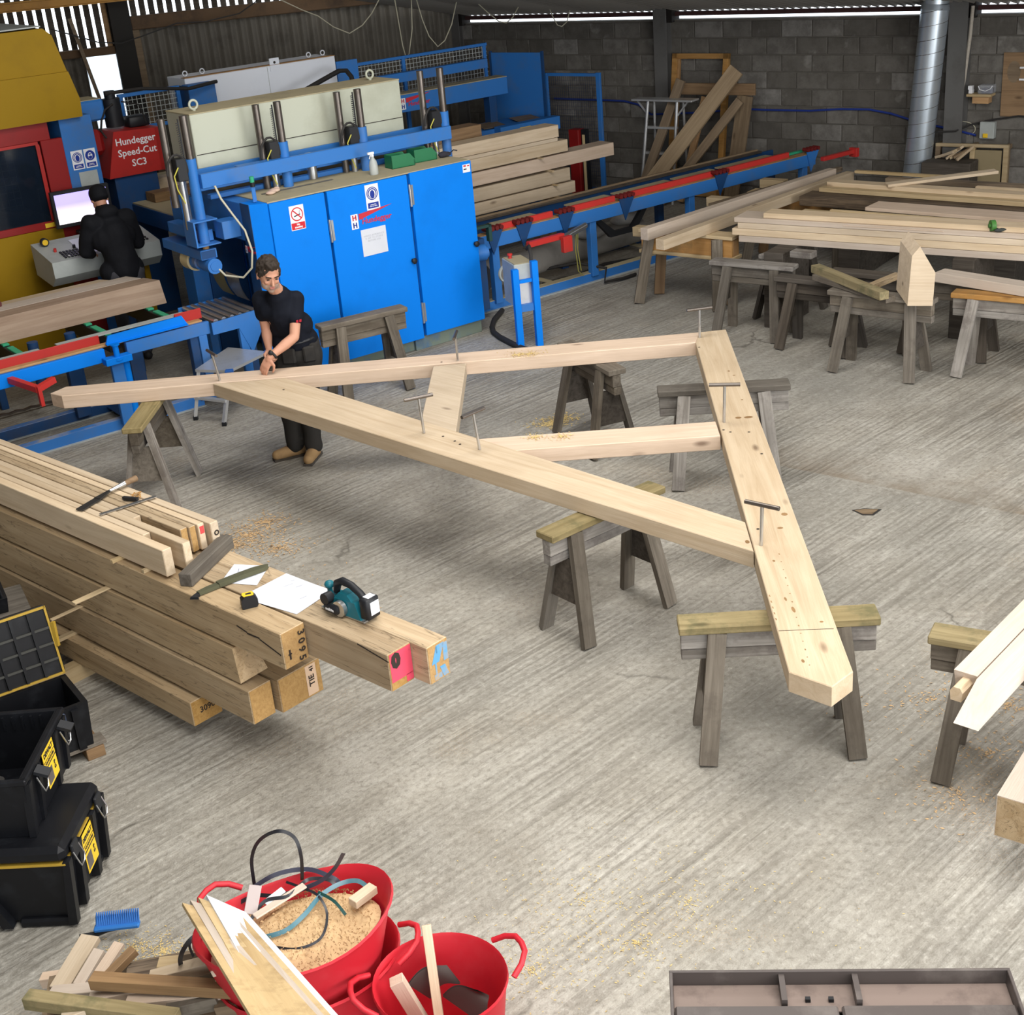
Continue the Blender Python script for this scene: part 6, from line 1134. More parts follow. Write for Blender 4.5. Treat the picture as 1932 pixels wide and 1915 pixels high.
def shirt(m):
    chain(m, [(-1.592, 10.50, 1.00), (-1.615, 10.49, 1.10), (-1.66, 10.415, 1.27), (-1.665, 10.365, 1.385)], [.140, .142, .146, .100], 16); cap(m, (-1.70, 10.49, 1.0), (-1.53, 10.51, 1.0), .105, .105); cap(m, (-1.69, 10.47, 1.12), (-1.55, 10.48, 1.12), .11, .11); cap(m, (-1.755, 10.405, 1.30), (-1.585, 10.41, 1.28), .105, .105)
    cap(m, J['shR'], J['shL'], .066, .066); cap(m, (-1.668, 10.36, 1.41), (-1.668, 10.345, 1.435), .075, .068)
    for s in 'RL':
        a = Vector(J['sh' + s]); b = Vector(J['el' + s]); chain(m, [a, a.lerp(b, .50)], [.068, .064])
sh = cloth('t_shirt', SHIRT, man, shirt, .011, 5); rough_up(sh.data, .007, 9)
obj('chest_logo', MB().box(-.022, -.004, 0, .002, -.01, .012, 0).box(.004, .022, 0, .002, -.01, .012, 0), plain('red_embroidery', (.42, .02, .04, 1), .8), man, T(-1.523, 10.268, 1.205) @ RZ(28) @ RX(14))
def trous(m):
    chain(m, [(-1.60, 10.52, 1.0), (-1.605, 10.53, .90)], [.142, .148], 16); cap(m, (-1.68, 10.52, .95), (-1.53, 10.52, .95), .12, .12)
    for s in 'RL':
        h, k, a = J['hp' + s], J['kn' + s], J['an' + s]; a = Vector(a); k = Vector(k); h = Vector(h)
        chain(m, [h, h.lerp(k, .5), k, k.lerp(a, .55), a + Vector((0, 0, .02))], [.112, .100, .082, .074, .076], 14)
tz = cloth('trousers', TROUS, man, trous, .011, 5); rough_up(tz.data, .011, 8)
obj('belt', MB().tube([(-1.60 + .158 * cos(a * pi / 12), 10.515 + .142 * sin(a * pi / 12), .995 + .018 * cos(a * pi / 12)) for a in range(24)], .014, 6, True), BLACK, man)
for nm, p, w in (('tool_pouch', (-1.50, 10.40, .90), .05), ('tool_pouch', (-1.66, 10.385, .90), .055), ('knee_patch', (-1.49, 10.40, .40), .03)):
    obj(nm, MB().box(-w, w, -.02, .02, -.07, .06, .012), TROUS if nm == 'tool_pouch' else plain('grey_patch', (.25, .28, .33, 1), .8), man, T(*p) @ RZ(20 if p[0] > -1.6 else -10))
obj('hanging_tool', MB().bar((-1.655, 10.33, .62), (-1.65, 10.34, .46), .012, .018).box(-1.665, -1.635, 10.33, 10.35, .42, .47), STEEL, man)
for s, (ax, ay), (tx, ty) in (('R', (-1.735, 10.495), (-.16, -.075)), ('L', (-1.58, 10.43), (-.035, -.17))):
    def boot(m, ax=ax, ay=ay, tx=tx, ty=ty):
        d = Vector((tx, ty, 0)); a = Vector((ax, ay, 0)); chain(m, [a + Vector((0, 0, .11)), a + Vector((0, 0, .06))], [.058, .058]); chain(m, [a - d * .22 + Vector((0, 0, .052)), a + d * .4 + Vector((0, 0, .056)), a + d * .95 + Vector((0, 0, .048))], [.048, .052, .044])
    bo = cloth('boot', BOOT, man, boot, .009, 4)
    for v in bo.data.vertices: v.co.z = max(v.co.z, .004)
    d = Vector((tx, ty, 0)); n = Vector((-d.y, d.x, 0)).normalized() * .045; a = Vector((ax, ay, 0)); obj('boot_sole', MB().hexa([a - d * .42 - n, a + d * 1.15 - n * .8, a + d * 1.15 + n * .8, a - d * .42 + n], [p + Vector((0, 0, .022)) for p in (a - d * .42 - n, a + d * 1.15 - n * .8, a + d * 1.15 + n * .8, a - d * .42 + n)]), GREYD, man)
wv = obj('wrist_watch', MB().tube([Vector(J['wrL']).lerp(Vector(J['elL']), .14) + (Vector((.55, .05, -.8)).normalized() * sin(a * pi / 8) + Vector((.4, -.9, .2)).normalized() * cos(a * pi / 8)) * .034 for a in range(16)], .010, 6, True).ell(Vector(J['wrL']).lerp(Vector(J['elL']), .14) + Vector((-.01, -.03, .022)), (.022, .016, .018), 10, 7), BLACK, man)
t = thing('mallet', 'small hammer with wooden handle held in the bending man\'s hand', 'hammer', T(-1.80, 10.27, .86))
obj('handle', MB().cyl((-1.765, 10.30, .985), (-1.815, 10.225, .868), .014, 10), PINE, t, I4, 50); obj('head', MB().cyl((-1.86, 10.25, .872), (-1.77, 10.195, .862), .020, 12), STEELD, t, I4, 50)
# --- operator at the desk, seen from behind
mu = lambda u, v, z: MF @ Vector((u, v, z))
K = dict(pelvis=mu(-2.87, 2.08, .92), belly=mu(-2.87, 2.09, 1.08), chest=mu(-2.88, 2.14, 1.30), neck=mu(-2.90, 2.22, 1.52), shR=mu(-2.69, 2.20, 1.44), shL=mu(-3.08, 2.17, 1.45), elR=mu(-2.60, 2.26, 1.17), elL=mu(-3.16, 2.24, 1.19), wrR=mu(-2.64, 2.46, 1.14), wrL=mu(-3.04, 2.42, 1.11), hpR=mu(-2.78, 2.08, .88), hpL=mu(-2.96, 2.08, .88), knR=mu(-2.77, 2.06, .48), knL=mu(-2.98, 2.06, .48), anR=mu(-2.79, 2.12, .085), anL=mu(-2.96, 2.10, .085))
HM2 = T(*mu(-2.905, 2.265, 1.665)) @ RZ(35 + 180) @ RX(22)
fw = MF.to_3x3() @ Vector((.1, .95, -.25)); dn = Vector((0, 0, -1))
op, b2 = figure('person', 'operator in black hooded jacket and beanie working at the control desk', K, HM2, [(K['wrL'], fw, dn, .35, .1, 1, .3), (K['wrR'], fw, dn, .35, .1, -1, .3)], [SKIN], 1.0)
def jack(m):
    chain(m, [mu(-2.87, 2.08, .96), mu(-2.87, 2.09, 1.10), mu(-2.88, 2.13, 1.32), mu(-2.895, 2.18, 1.44)], [.165, .165, .172, .13], 16); cap(m, mu(-2.99, 2.1, .96), mu(-2.77, 2.1, .96), .125, .125); cap(m, mu(-2.99, 2.14, 1.30), mu(-2.79, 2.15, 1.29), .135, .135); cap(m, K['shR'], K['shL'], .098, .098)
    for s in 'RL': chain(m, [K['sh' + s], K['el' + s], Vector(K['el' + s]).lerp(Vector(K['wr' + s]), .92)], [.096, .074, .052])
    m.ell(mu(-2.90, 2.13, 1.545), (.115, .085, .075), 14, 9, RZ(35)); m.ell(mu(-2.90, 2.20, 1.56), (.095, .09, .06), 14, 9, RZ(35))
jk = cloth('hooded_jacket', JACKET, op, jack, .012, 5); rough_up(jk.data, .009, 8)
def beanie(m):
    m.T = HM2; m.ell((0, .016, .048), (.092, .108, .090), 18, 12); m.ell((0, .02, .005), (.093, .107, .045), 18, 8)
cloth('beanie', JACKET, op, beanie, .009, 4)
def tr2(m):
    cap(m, mu(-2.96, 2.08, .93), mu(-2.78, 2.08, .93), .125, .125)
    for s in 'RL':
        h, k, a = (Vector(K[n + s]) for n in ('hp', 'kn', 'an')); chain(m, [h, h.lerp(k, .5), k, a + Vector((0, 0, .02))], [.112, .10, .08, .072], 14)
cloth('trousers', plain('charcoal_trousers', (.05, .05, .06, 1), .9), op, tr2, .012, 5)
for s in 'RL':
    def sho(m, s=s):
        a = Vector(K['an' + s]); a.z = 0; d = MF.to_3x3() @ Vector((.02, .19, 0)); chain(m, [a - d * .3 + Vector((0, 0, .05)), a + d * .4 + Vector((0, 0, .055)), a + d + Vector((0, 0, .042))], [.046, .05, .04])
    so = cloth('shoe', plain('black_shoe', (.02, .02, .022, 1), .6), op, sho, .010, 3)
    for v in so.data.vertices: v.co.z = max(v.co.z, .003)
# ------------------------------------------------------------------ tool boxes at the left edge
def shell(m, w, d, h, th, tap=.0, z0=0.0):
    """an open topped box, local x across, y back; outside tapers by tap at the foot"""
    o = [(-w / 2, -d / 2), (w / 2, -d / 2), (w / 2, d / 2), (-w / 2, d / 2)]; f = lambda p, k: (p[0] * k, p[1] * k)
    kb = 1 - tap; ki = 1 - 2 * th / min(w, d)
    A = [m.av((*f(p, kb), z0)) for p in o]; B = [m.av((*p, z0 + h)) for p in o]; C = [m.av((*f(p, ki), z0 + h)) for p in o]; D = [m.av((*f(p, ki * kb), z0 + .02)) for p in o]
    m.af(*A[::-1]); m.af(*D)
    for a in range(4): b = (a + 1) % 4; m.af(A[a], A[b], B[b], B[a]); m.af(B[a], B[b], C[b], C[a]); m.af(C[a], C[b], D[b], D[a])
def latch(parent, M, x, z, y, open_=True, nm='latch'):
    """a black flap latch with its bent wire on a face looking to +x"""
    l = obj(nm, MB().box(x, x + .016, y - .035, y + .035, z - .065, z + .015, .005) if not open_ else MB().bar((x, y, z), (x + .06, y, z - .025), .06, .016), BLACK, parent, M)
    p = [(x + .012, y - .035, z - .02), (x + .03, y - .035, z - .075), (x + .03, y - .02, z - .105), (x + .03, y + .02, z - .105), (x + .03, y + .035, z - .075), (x + .012, y + .035, z - .02)]
    obj('latch_wire', MB().tube(p, .0035, 5), STEEL, l, M, 60); return l
def dlabel(parent, M, x, y, z, w=.15, h=.20):
    """yellow maker label on a face looking to +x"""
    LM = M @ T(x, y, z) @ RZ(90) @ RX(90)
    s = obj('maker_label', MB().box(-w / 2, w / 2, -h / 2, h / 2, 0, .002), YTAG, parent, LM)
    text('DEWALT', w * .205, BLACK, s, LM @ T(0, h * .34, .0024), 'print', .0016); obj('print', MB().box(-w * .5, w * .5, h * .195, h * .215, .002, .0026).box(-w * .5, w * .5, h * .02, h * .055, .002, .0026), BLACK, s, LM); text('TOUGHSYSTEM', w * .115, BLACK, s, LM @ T(0, h * .125, .0024), 'print', .0008)
    obj('picture', MB().box(-w * .44, w * .02, -h * .44, -h * .06, .002, .0028), CHEST, s, LM); text('IP\n65', w * .16, BLACK, s, LM @ T(w * .27, -h * .18, .0024), 'print', .001)
TB = T(-2.43, 5.165, 0) @ RZ(-3.5)
t = thing('tool_box', 'large closed black tool box at the bottom of the stack on the floor', 'tool box', TB)
m = MB(); m.hexa([(-.33, -.22, .03), (.29, -.22, .03), (.29, .22, .03), (-.33, .22, .03)], [(-.34, -.25, .36), (.335, -.25, .36), (.335, .25, .36), (-.34, .25, .36)]); obj('body', m, BLACKT, t, TB)
obj('lid', MB().box(-.35, .345, -.26, .26, .36, .445, .025), BLACKT, t, TB); obj('lid_seam', MB().box(-.352, .342, -.262, .262, .355, .363), YLT, t, TB)
for y in (-.235, -.10, .10, .235): obj('rib', MB().hexa([(.285, y - .025, .02), (.325, y - .02, .02), (.325, y + .02, .02), (.285, y + .025, .02)], [(.33, y - .025, .37), (.36, y - .02, .37), (.36, y + .02, .37), (.33, y + .025, .37)]), BLACKT, t, TB)
obj('foot', MB().box(.05, .30, -.245, -.16, 0, .045, .012), BLACKT, t, TB); obj('foot', MB().box(.05, .30, .14, .23, 0, .045, .012), BLACKT, t, TB)
latch(t, TB, .35, .40, -.165, False); latch(t, TB, .35, .40, .175, False)
obj('front_grip', MB().box(-.34, .0, -.285, -.255, .30, .375, .01), YLT, t, TB); obj('grip_slot', MB().box(-.30, -.03, -.288, -.284, .32, .355), BLACK, t, TB); dlabel(t, TB, .343, .01, .245, .14, .2)
obj('front_strut', MB().hexa([(-.02, -.265, .02), (.03, -.265, .02), (.03, -.22, .02), (-.02, -.22, .02)], [(-.12, -.275, .30), (-.08, -.275, .30), (-.08, -.23, .30), (-.12, -.23, .30)]), BLACKT, t, TB); obj('wheel', MB().cyl((-.20, -.29, .10), (-.20, -.23, .10), .10, 20), RUBBER, t, TB, 50)
TC = T(-2.535, 5.27, .447) @ RZ(-1)
t = thing('tool_box', 'open black tool box standing on top of the closed one', 'tool box', TC); m = MB(); shell(m, .62, .58, .31, .02, .08); obj('body', m, BLACKT, t, TC)
obj('rim', MB().box(-.32, .325, -.30, -.275, .285, .315, .006).box(-.32, .325, .275, .30, .285, .315, .006).box(.295, .325, -.29, .29, .285, .315, .006), BLACKT, t, TC)
for y in (-.26, -.13, .13, .26): obj('rib', MB().hexa([(.27, y - .022, .0), (.30, y - .018, .0), (.30, y + .018, .0), (.27, y + .022, .0)], [(.295, y - .022, .28), (.33, y - .018, .28), (.33, y + .018, .28), (.295, y + .022, .28)]), BLACKT, t, TC)
latch(t, TC, .325, .285, -.17); latch(t, TC, .325, .285, .19); dlabel(t, TC, .316, .02, .19, .15, .19); obj('front_catch', MB().box(-.25, .1, -.305, -.295, .15, .24, .01).box(-.05, -.02, -.312, -.3, .08, .24), BLACK, t, TC)
for k in range(12): obj('comb_tooth', MB().box(-.28 + .045 * k, -.27 + .045 * k, .255, .28, .23, .30), BLACKT, t, TC)
c = thing('glass_jar', 'small glass jar of bits inside the open tool box', 'jar', TC @ T(.06, -.02, .03)); obj('glass', MB().lathe([(.0, 0), (.045, 0), (.048, .01), (.048, .08), (.04, .1)], 14), CLEARP, c, TC @ T(.06, -.02, .022), 50); obj('contents', MB().ell((0, 0, .035), (.04, .04, .03)), CHIPS, c, TC @ T(.06, -.02, .022)); obj('lid', MB().cyl((0, 0, .1), (0, 0, .115), .042, 14), RUBBER, c, TC @ T(.06, -.02, .022), 50)
# rear box on a pallet, lid up
rc = at(165, 1322, .36); DB = T(rc.x, rc.y, 0) @ RZ(33)         # local origin at the outer front corner; x goes away to the left (negative), y back
t = thing('tool_box', 'open black tool box with its ribbed lid raised beside the pile', 'tool box', DB @ T(-.25, .15, .09)); BB = DB @ T(-.30, .185, .09)
m = MB(); shell(m, .60, .37, .27, .02, .06); obj('body', m, BLACKT, t, BB); obj('front_latch', MB().box(.10, .17, -.20, -.18, .14, .25, .006), paint('blue_grey', (.05, .065, .11, 1)), t, BB); obj('latch_wire', MB().tube([(.11, -.2, .14), (.11, -.215, .10), (.16, -.215, .10), (.165, -.2, .15)], .0035, 5), STEEL, t, BB)
for x in (-.2, .04, .22): obj('rib', MB().hexa([(x - .02, -.195, 0), (x + .02, -.195, 0), (x + .02, -.17, 0), (x - .02, -.17, 0)], [(x - .02, -.21, .25), (x + .02, -.21, .25), (x + .02, -.18, .25), (x - .02, -.18, .25)]), BLACKT, t, BB)
LD = BB @ T(0, .19, .275) @ RX(-14); ld = obj('lid', MB().box(-.31, .31, .0, .05, 0, .40, .012), BLACKT, t, LD); 
for nm, a in (('lid_seal', (-.30, .30, -.012, .0, .385, .398)), ('lid_seal', (.29, .302, -.012, 0, 0, .398)), ('lid_seal', (-.30, .30, -.012, 0, .0, .012))): obj(nm, MB().box(*a), YLT, ld, LD)
for x in (-.2, -.1, 0, .1, .2): obj('lid_rib', MB().box(x - .008, x + .008, -.02, 0, .015, .385), BLACKT, ld, LD)
for z in (.09, .18, .27): obj('lid_rib', MB().box(-.29, .29, -.016, 0, z, z + .012), plain('dusty_rib', (.06, .06, .055, 1), .8), ld, LD)
obj('lid_hook', MB().bar((.306, -.01, .16), (.315, -.02, .30), .02, .02), YLT, ld, LD)
t = thing('pallet', 'low timber pallet under the rear tool box', 'pallet', DB @ T(-.25, .18, 0)); 
for y in (.06, .32): obj('deck_board', MB().box(-.62, .05, y - .05, y + .05, .066, .088, .003), GREY, t, DB)
for x in (-.55, -.02): obj('block', MB().box(x - .05, x + .05, .0, .36, 0, .066, .003), BROWN, t, DB)
wc = at(40, 1178, .5); WC = T(wc.x - .36, wc.y + .10, 0) @ RZ(26); t = thing('timber_box', 'rough grey timber box behind the raised tool box lid', 'box', WC)
for nm, a in (('side', (-.35, .35, -.2, -.17, 0, .52)), ('side', (-.35, .35, .17, .2, 0, .52)), ('end', (.32, .35, -.17, .17, 0, .52)), ('end', (-.35, -.32, -.17, .17, 0, .52)), ('top', (-.36, .36, -.21, .21, .52, .545))): obj(nm, MB().box(*a, .004), GREY, t, WC)
OM = WC @ T(.02, .0, .546); t = thing('bit_tray', 'black tray of blue bits on the timber box', 'tray', OM); m = MB(); shell(m, .46, .28, .09, .012, .05); obj('tray', m, BLACKT, t, OM)
for k in range(7): obj('bit_holder', MB().bar((-.16 + .05 * k, -.09, .05), (-.13 + .05 * k, .09, .065), .022, .02), POLYB if k % 2 else LGREY, t, OM)
obj('blue_grip', MB().bar((-.12, .02, .08), (.1, .06, .085), .04, .02), POLYB, t, OM)
# ------------------------------------------------------------------ red tubs
def tub(lab, cx, cy, az, sx, sy, h, z0=0.0, dent=.0, handles=(0, pi), bot=.74, hl=.09, group='red rubber tubs'):
    M = T(cx, cy, z0) @ RZ(az); t = thing('rubber_tub', lab, 'tub', M, group); n = 40; m = MB()
    prof = [(0, .012), (bot * .97, .012), (1 - .03, h - .012), (1.0, h), (1.015, h - .012), (.985, h - .016), (bot + .015, 0), (0, 0)]
    R = []
    for r, z in prof:
        R.append([m.av((r * sx * cos(2 * pi * k / n), r * sy * sin(2 * pi * k / n), z + (dent * (z / h) ** 2) * cos(4 * pi * k / n))) for k in range(n)])
    for A, B in zip(R, R[1:]):
        for k in range(n): j = (k + 1) % n; m.af(A[k], A[j], B[j], B[k])
    obj('shell', m, TUB, t, M, 50)
    for a in handles:
        e = Vector((sx * cos(a), sy * sin(a), h + dent * cos(2 * a) - .01)); tg = Vector((-sin(a), cos(a), 0)); ou = Vector((cos(a), sin(a), .55)).normalized()
        pts = [e - tg * .11 + ou * .0, e - tg * .085 + ou * hl * .55, e - tg * .045 + ou * hl * .95, e + ou * hl * 1.02, e + tg * .045 + ou * hl * .95, e + tg * .085 + ou * hl * .55, e + tg * .11 + ou * .0]
        obj('carrying_handle', MB().tube(pts, .012, 8), TUB, t, M, 50)
    return M
B0 = at(556, 1728, .62)
tub('lower red tub with the heaped one pushed into it', B0.x + .02, B0.y + .02, 22, .36, .29, .40, handles=(-.35,))
BM = tub('large squashed red tub heaped with sawdust and straps', B0.x, B0.y, 22, .385, .275, .40, .22, .03, (2.2,), .70)
mm = MB(); mm.grid(lambda a, b: ((.33 * a) * cos(2 * pi * b), (.235 * a) * sin(2 * pi * b), .30 + .06 * (1 - a * a) + .025 * sin(9 * a + 4 * b * pi) * a), 12, 30)
sdm = obj('sawdust_heap', mm, CHIPS, None, BM, 60); tag(sdm, 'heap of fine sawdust filling the squashed red tub', 'sawdust', kind='stuff')
ch = MB()
for k in range(1600):
    a = random.uniform(0, 2 * pi); r = sqrt(random.random()) * .95; s = random.uniform(.003, .008); x, y = .33 * r * cos(a), .235 * r * sin(a); z = .303 + .06 * (1 - r * r) + .02; b = random.uniform(0, pi)
    ch.face([(x - s * cos(b), y - s * sin(b), z - .008), (x + s * .4 * sin(b), y - s * .4 * cos(b), z), (x + s * cos(b), y + s * sin(b), z - .005)])
tag(obj('sawdust_flakes', ch, CHIPS, None, BM), 'loose flakes lying over the sawdust heap', 'sawdust', kind='stuff')
def ribbon(lab, pts, w, mat, M=None, name='packing_strap'):
    P = [Vector(p) for p in pts]; Q = []
    for i in range(len(P) - 1):                      # smooth the path
        a, b, c, d = P[max(i - 1, 0)], P[i], P[i + 1], P[min(i + 2, len(P) - 1)]
        for k in range(6): t_ = k / 6; Q.append(.5 * ((2 * b) + (c - a) * t_ + (2 * a - 5 * b + 4 * c - d) * t_ ** 2 + (3 * b - a - 3 * c + d) * t_ ** 3))
    Q.append(P[-1]); m = MB(); R = []
    for i, p in enumerate(Q):
        d = (Q[min(i + 1, len(Q) - 1)] - Q[max(i - 1, 0)]).normalized(); s = d.cross(Vector((.35, -.75, .55))); s.normalize(); nn = s.cross(d) * .0008
        R.append([m.av(p - s * w / 2 + nn), m.av(p + s * w / 2 + nn), m.av(p + s * w / 2 - nn), m.av(p - s * w / 2 - nn)])
    for A, B in zip(R, R[1:]):
        for k in range(4): j = (k + 1) % 4; m.af(A[k], A[j], B[j], B[k])
    return tag(obj(name, m, mat, None, I4 if M is None else M, 60), lab, 'strap', 'packing straps in the tub')
STRAP = plain('black_strap', (.016, .017, .022, 1), .35, .5); STRAPG = plain('green_strap', (.012, .055, .05, 1), .3, .6); STRAPB = plain('blue_strap', (.05, .15, .19, 1), .3, .6); STRAPV = plain('violet_strap', (.035, .035, .06, 1), .3, .6)
z6 = lambda x, y, z=.60: at(x, y, z)
ribbon('black strap arching high above the squashed tub', [z6(480, 1670, .56), z6(475, 1620, .70), z6(490, 1585, .80), z6(525, 1568, .86), z6(555, 1580, .82), z6(568, 1615, .74), z6(570, 1660, .60)], .014, STRAP)
ribbon('violet black strap curving along the far rim inside the tub', [z6(470, 1680, .57), z6(520, 1650, .62), z6(580, 1640, .62), z6(625, 1655, .60), z6(640, 1665, .58)], .018, STRAPV)
ribbon('black strap end poking up beside the tub contents', [z6(540, 1690, .57), z6(600, 1665, .63), z6(630, 1640, .70), z6(648, 1610, .80)], .016, STRAPV)
ribbon('teal strap lying across the sawdust', [z6(500, 1768, .585), z6(540, 1755, .60), z6(575, 1725, .61), z6(605, 1690, .615), z6(640, 1668, .60), z6(675, 1662, .58), z6(700, 1680, .56)], .018, STRAPB)
ribbon('thin green strap looping on the sawdust', [z6(510, 1785, .57), z6(560, 1790, .575), z6(605, 1770, .59), z6(617, 1725, .61), z6(600, 1690, .62), z6(570, 1675, .61), z6(540, 1664, .60)], .010, STRAP)
ribbon('dark green strap end on top of the sawdust', [z6(600, 1683, .62), z6(630, 1700, .62), z6(652, 1726, .60)], .012, STRAPG)
ribbon('black strap tangled at the left of the contents', [z6(440, 1710, .56), z6(480, 1690, .60), z6(520, 1690, .61), z6(560, 1680, .60), z6(600, 1665, .59)], .016, STRAP)
ribbon('black strap knotted in the middle of the contents', [z6(470, 1740, .57), z6(500, 1700, .62), z6(545, 1690, .63), z6(580, 1660, .61), z6(620, 1660, .60), z6(635, 1675, .58)], .014, STRAP)
ribbon('black strap curling out over the near side of the tub', [z6(395, 1760, .60), z6(370, 1765, .62), z6(350, 1785, .58), z6(340, 1810, .48), z6(345, 1832, .38)], .018, STRAP)
ribbon('thin black strap hanging beside the curled one', [z6(420, 1785, .60), z6(385, 1770, .60), z6(358, 1780, .55), z6(365, 1805, .46)], .010, STRAP)
def stick(name, lab, a, za, b, zb, w, h, mat, cat='offcut', group=None, up=(0, 0, 1)):
    p, q = at(*a, za), at(*b, zb); return tag(plank(name, p, q, w, h, mat, None, up, .002), lab, cat, group)
stick('offcut', 'pale stick with string wrapped round it in the tub', (665, 1705), .60, (705, 1675), .60, .045, .035, OAK, 'offcut', 'scraps in the squashed tub')
stick('offcut', 'split pale lath lying on the straps in the tub', (480, 1730), .61, (575, 1670), .63, .035, .008, OAKPALE, 'offcut', 'scraps in the squashed tub')
stick('card_strip', 'upright ridged cardboard strip among the straps', (472, 1725), .60, (482, 1670), .66, .05, .006, paint('grey_card', (.42, .36, .35, 1), .8), 'card', None, (0, -1, .3))
stick('card_strip', 'white plastic scrap among the straps', (500, 1705), .61, (535, 1678), .63, .035, .008, WHITE, 'scrap')
stick('offcut', 'pinkish offcut inside the near end of the squashed tub', (400, 1825), .56, (450, 1808), .58, .08, .03, OAKP, 'offcut', 'scraps in the squashed tub')
# right tub
T2 = at(830, 1845, .42); TM2 = tub('round red tub holding dark rubber sheet and sticks', T2.x, T2.y, 0, .255, .245, .42, 0, 0, (.35, 3.35), .78)
stick('offcut', 'long thin stick standing up out of the round tub', (832, 1945), .20, (804, 1745), .52, .035, .028, OAK, 'offcut', None, (0, -1, .4))
stick('offcut', 'thick oak offcut leaning inside the round tub', (800, 1935), .18, (747, 1848), .42, .055, .05, OAKP, 'offcut', None, (0, -1, .4))
for k, (pts, lab) in enumerate((([(770, 1858, .34), (842, 1815, .38), (868, 1848, .30), (812, 1885, .20)], 'folded dark rubber sheet standing in the round tub'), ([(835, 1880, .22), (900, 1862, .30), (922, 1872, .26), (920, 1940, .12)], 'rolled dark rubber sheet lying in the round tub'))):
    q = [at(x, y, z) for x, y, z in pts]; m = MB()
    for dz in (0, .004): m.grid(lambda a, b: q[0].lerp(q[1], a).lerp(q[3].lerp(q[2], a), b) + Vector((0, dz, .03 * sin(a * 4) + dz)), 10, 8)
    tag(obj('rubber_sheet', m, DSHEET, None, I4, 60), lab, 'sheet')
# chipboard strips leaning over the big tub
def leanboard(a, b, c, z0, zb, th, mat, lab):
    """a, b: top end corners in the photograph; c: foot of the first edge"""
    p, q, r = at(*a, z0), at(*b, z0 - .01), at(*c, zb); d = r - p; n = (q - p).cross(d).normalized() * th
    M = along(p, r, -n); Mi = M.inverted(); m = MB(); m.hexa([Mi @ p, Mi @ r, Mi @ (q + d), Mi @ q], [Mi @ (x + n) for x in (p, r, q + d, q)]); tag(obj('chipboard_strip', m, mat, None, M), lab, 'board', 'chipboard strips over the tub')
def leanboard4(k, th, mat, lab):
    p, q, r, s_ = at(344 + 15 * k, 1703 - 5 * k, .74 - .014 * k), at(428 + 12 * k, 1727 - 2 * k, .73 - .014 * k), at(518 + 14 * k, 1990, 1.13 - .014 * k), at(666 + 13 * k, 1990, 1.13 - .014 * k)
    n = (q - p).cross(r - p).normalized(); n = (n if n.z < 0 else -n) * th
    M = along(p, r); Mi = M.inverted(); tag(obj('chipboard_strip', MB().hexa([Mi @ x for x in (p, r, s_, q)], [Mi @ (x + n) for x in (p, r, s_, q)]), mat, None, M), lab, 'board', 'chipboard strips over the tub')
leanboard4(0, .012, PLY, 'broadest chipboard strip leaning over the squashed tub'); leanboard4(1, .012, OAKPALE, 'second chipboard strip behind the broadest one')
leanboard4(2, .012, PLY, 'third chipboard strip leaning over the tub'); leanboard4(3, .012, PAPER, 'white faced strip outermost over the tub')
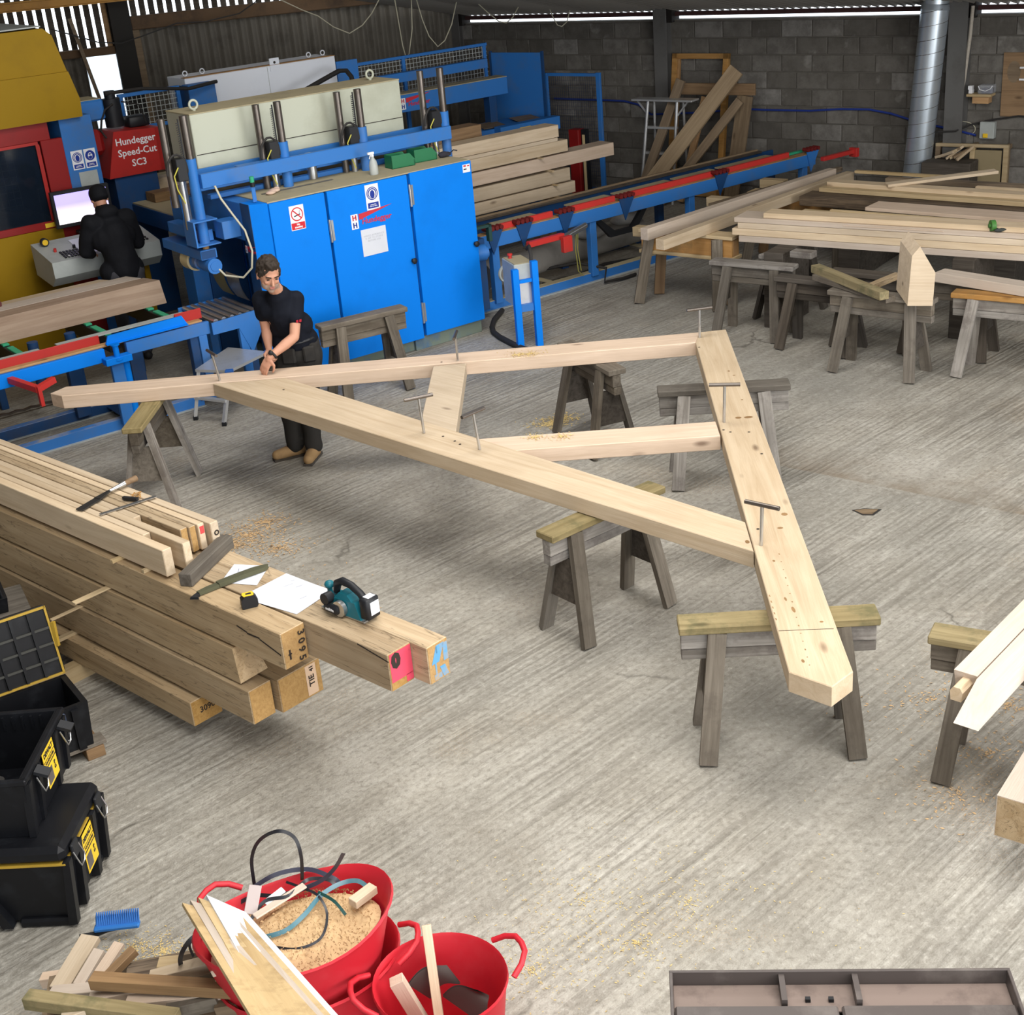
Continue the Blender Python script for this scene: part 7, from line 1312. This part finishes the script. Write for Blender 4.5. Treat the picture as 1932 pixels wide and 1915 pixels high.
# offcut heap
OFF = [((51, 1885), .40, (335, 1922), .40, .06, .055, MOSS, 'long mossy offcut across the front of the heap'), ((174, 1850), .44, (460, 1868), .46, .055, .05, BROWN, 'brown dark edged offcut lying on top of the heap'), ((410, 1850), .47, (506, 1836), .50, .035, .035, PINE, 'small rounded batten sticking out over the heap'), ((240, 1893), .38, (475, 1866), .42, .06, .04, OAKP, 'pink brown offcut under the top one'),
       ((112, 1868), .28, (172, 1768), .33, .085, .03, OAK, 'wide yellow board propped upright at the back of the heap'), ((150, 1862), .31, (190, 1795), .36, .05, .04, OAKPALE, 'pale batten propped against the wide board'), ((185, 1842), .34, (226, 1780), .38, .05, .02, OAKP, 'pink slip of wood beside the pale batten'), ((205, 1842), .36, (254, 1792), .40, .04, .035, BROWN, 'dark brown stub leaning at the back of the heap'),
       ((240, 1840), .34, (302, 1828), .34, .09, .04, BARK, 'bark covered slab end behind the heap'), ((300, 1826), .40, (342, 1822), .40, .06, .06, PINE, 'small yellow block at the back of the heap'), ((285, 1848), .41, (398, 1818), .45, .055, .05, OAK, 'thick oak offcut slanting up to the tub'), ((402, 1836), .38, (485, 1828), .38, .05, .05, OLDBRN, 'old brown offcut against the tub'),
       ((318, 1908), .37, (412, 1886), .40, .05, .06, GREY, 'stained grey block in the middle of the heap'), ((412, 1905), .36, (480, 1893), .38, .07, .08, OLDBRN, 'square brown block at the side of the heap'), ((470, 1918), .30, (540, 1905), .33, .03, .02, OAK, 'thin lath poking out beside the tub'), ((96, 1874), .30, (190, 1866), .34, .06, .03, OAKPALE, 'flat pale slip under the mossy offcut'), ((170, 1888), .36, (278, 1864), .40, .055, .04, OAKP, 'reddish offcut below the dark edged one'), ((120, 1925), .36, (190, 1898), .40, .05, .05, OAK, 'stub of oak crossing the mossy offcut'),
       ((80, 1850), .10, (150, 1840), .12, .05, .05, OAKP, 'pinkish stub low at the edge of the heap')]
for a, za, b, zb, w_, h_, mt, lab in OFF: stick('wood_offcut', lab, a, za - .02, b, zb - .02, w_, h_, mt, 'offcut', 'wood offcuts in the heap')
hc = at(290, 1900, .2); HB = T(hc.x, hc.y, 0) @ RZ(8); t = thing('scrap_bin', 'low wooden bin under the heap of offcuts', 'bin', HB)
for nm, a in (('side', (-.42, .42, -.26, -.24, 0, .26)), ('side', (-.42, .42, .20, .22, 0, .26)), ('end', (-.42, -.40, -.24, .20, 0, .26)), ('end', (.40, .42, -.24, .20, 0, .26)), ('base', (-.40, .40, -.24, .20, 0, .02))): obj(nm, MB().box(*a), OLDBRN, t, HB)
bp = at(150, 1768, .05); BR = T(bp.x, bp.y, .03) @ RZ(2); t = thing('hand_brush', 'blue bristled hand brush on the floor behind the offcuts', 'brush', BR)
obj('handle', MB().tube([(0, 0, .02), (.06, .01, .015), (.12, .015, .03), (.20, .02, .045)], [.012, .014, .012, .016], 8), BLACK, t, BR, 50); obj('head', MB().box(.07, .27, -.012, .03, .04, .06, .005), BLUEM, t, BR)
m = MB()
for k in range(60): x = .08 + .0032 * k; m.cyl((x, .01, .058), (x + .003, .03, .10 + .01 * (k % 3)), .003, 4)
o = obj('bristles', m, plain('blue_bristle', (.05, .20, .60, 1)), t, BR); o['kind'] = 'stuff'
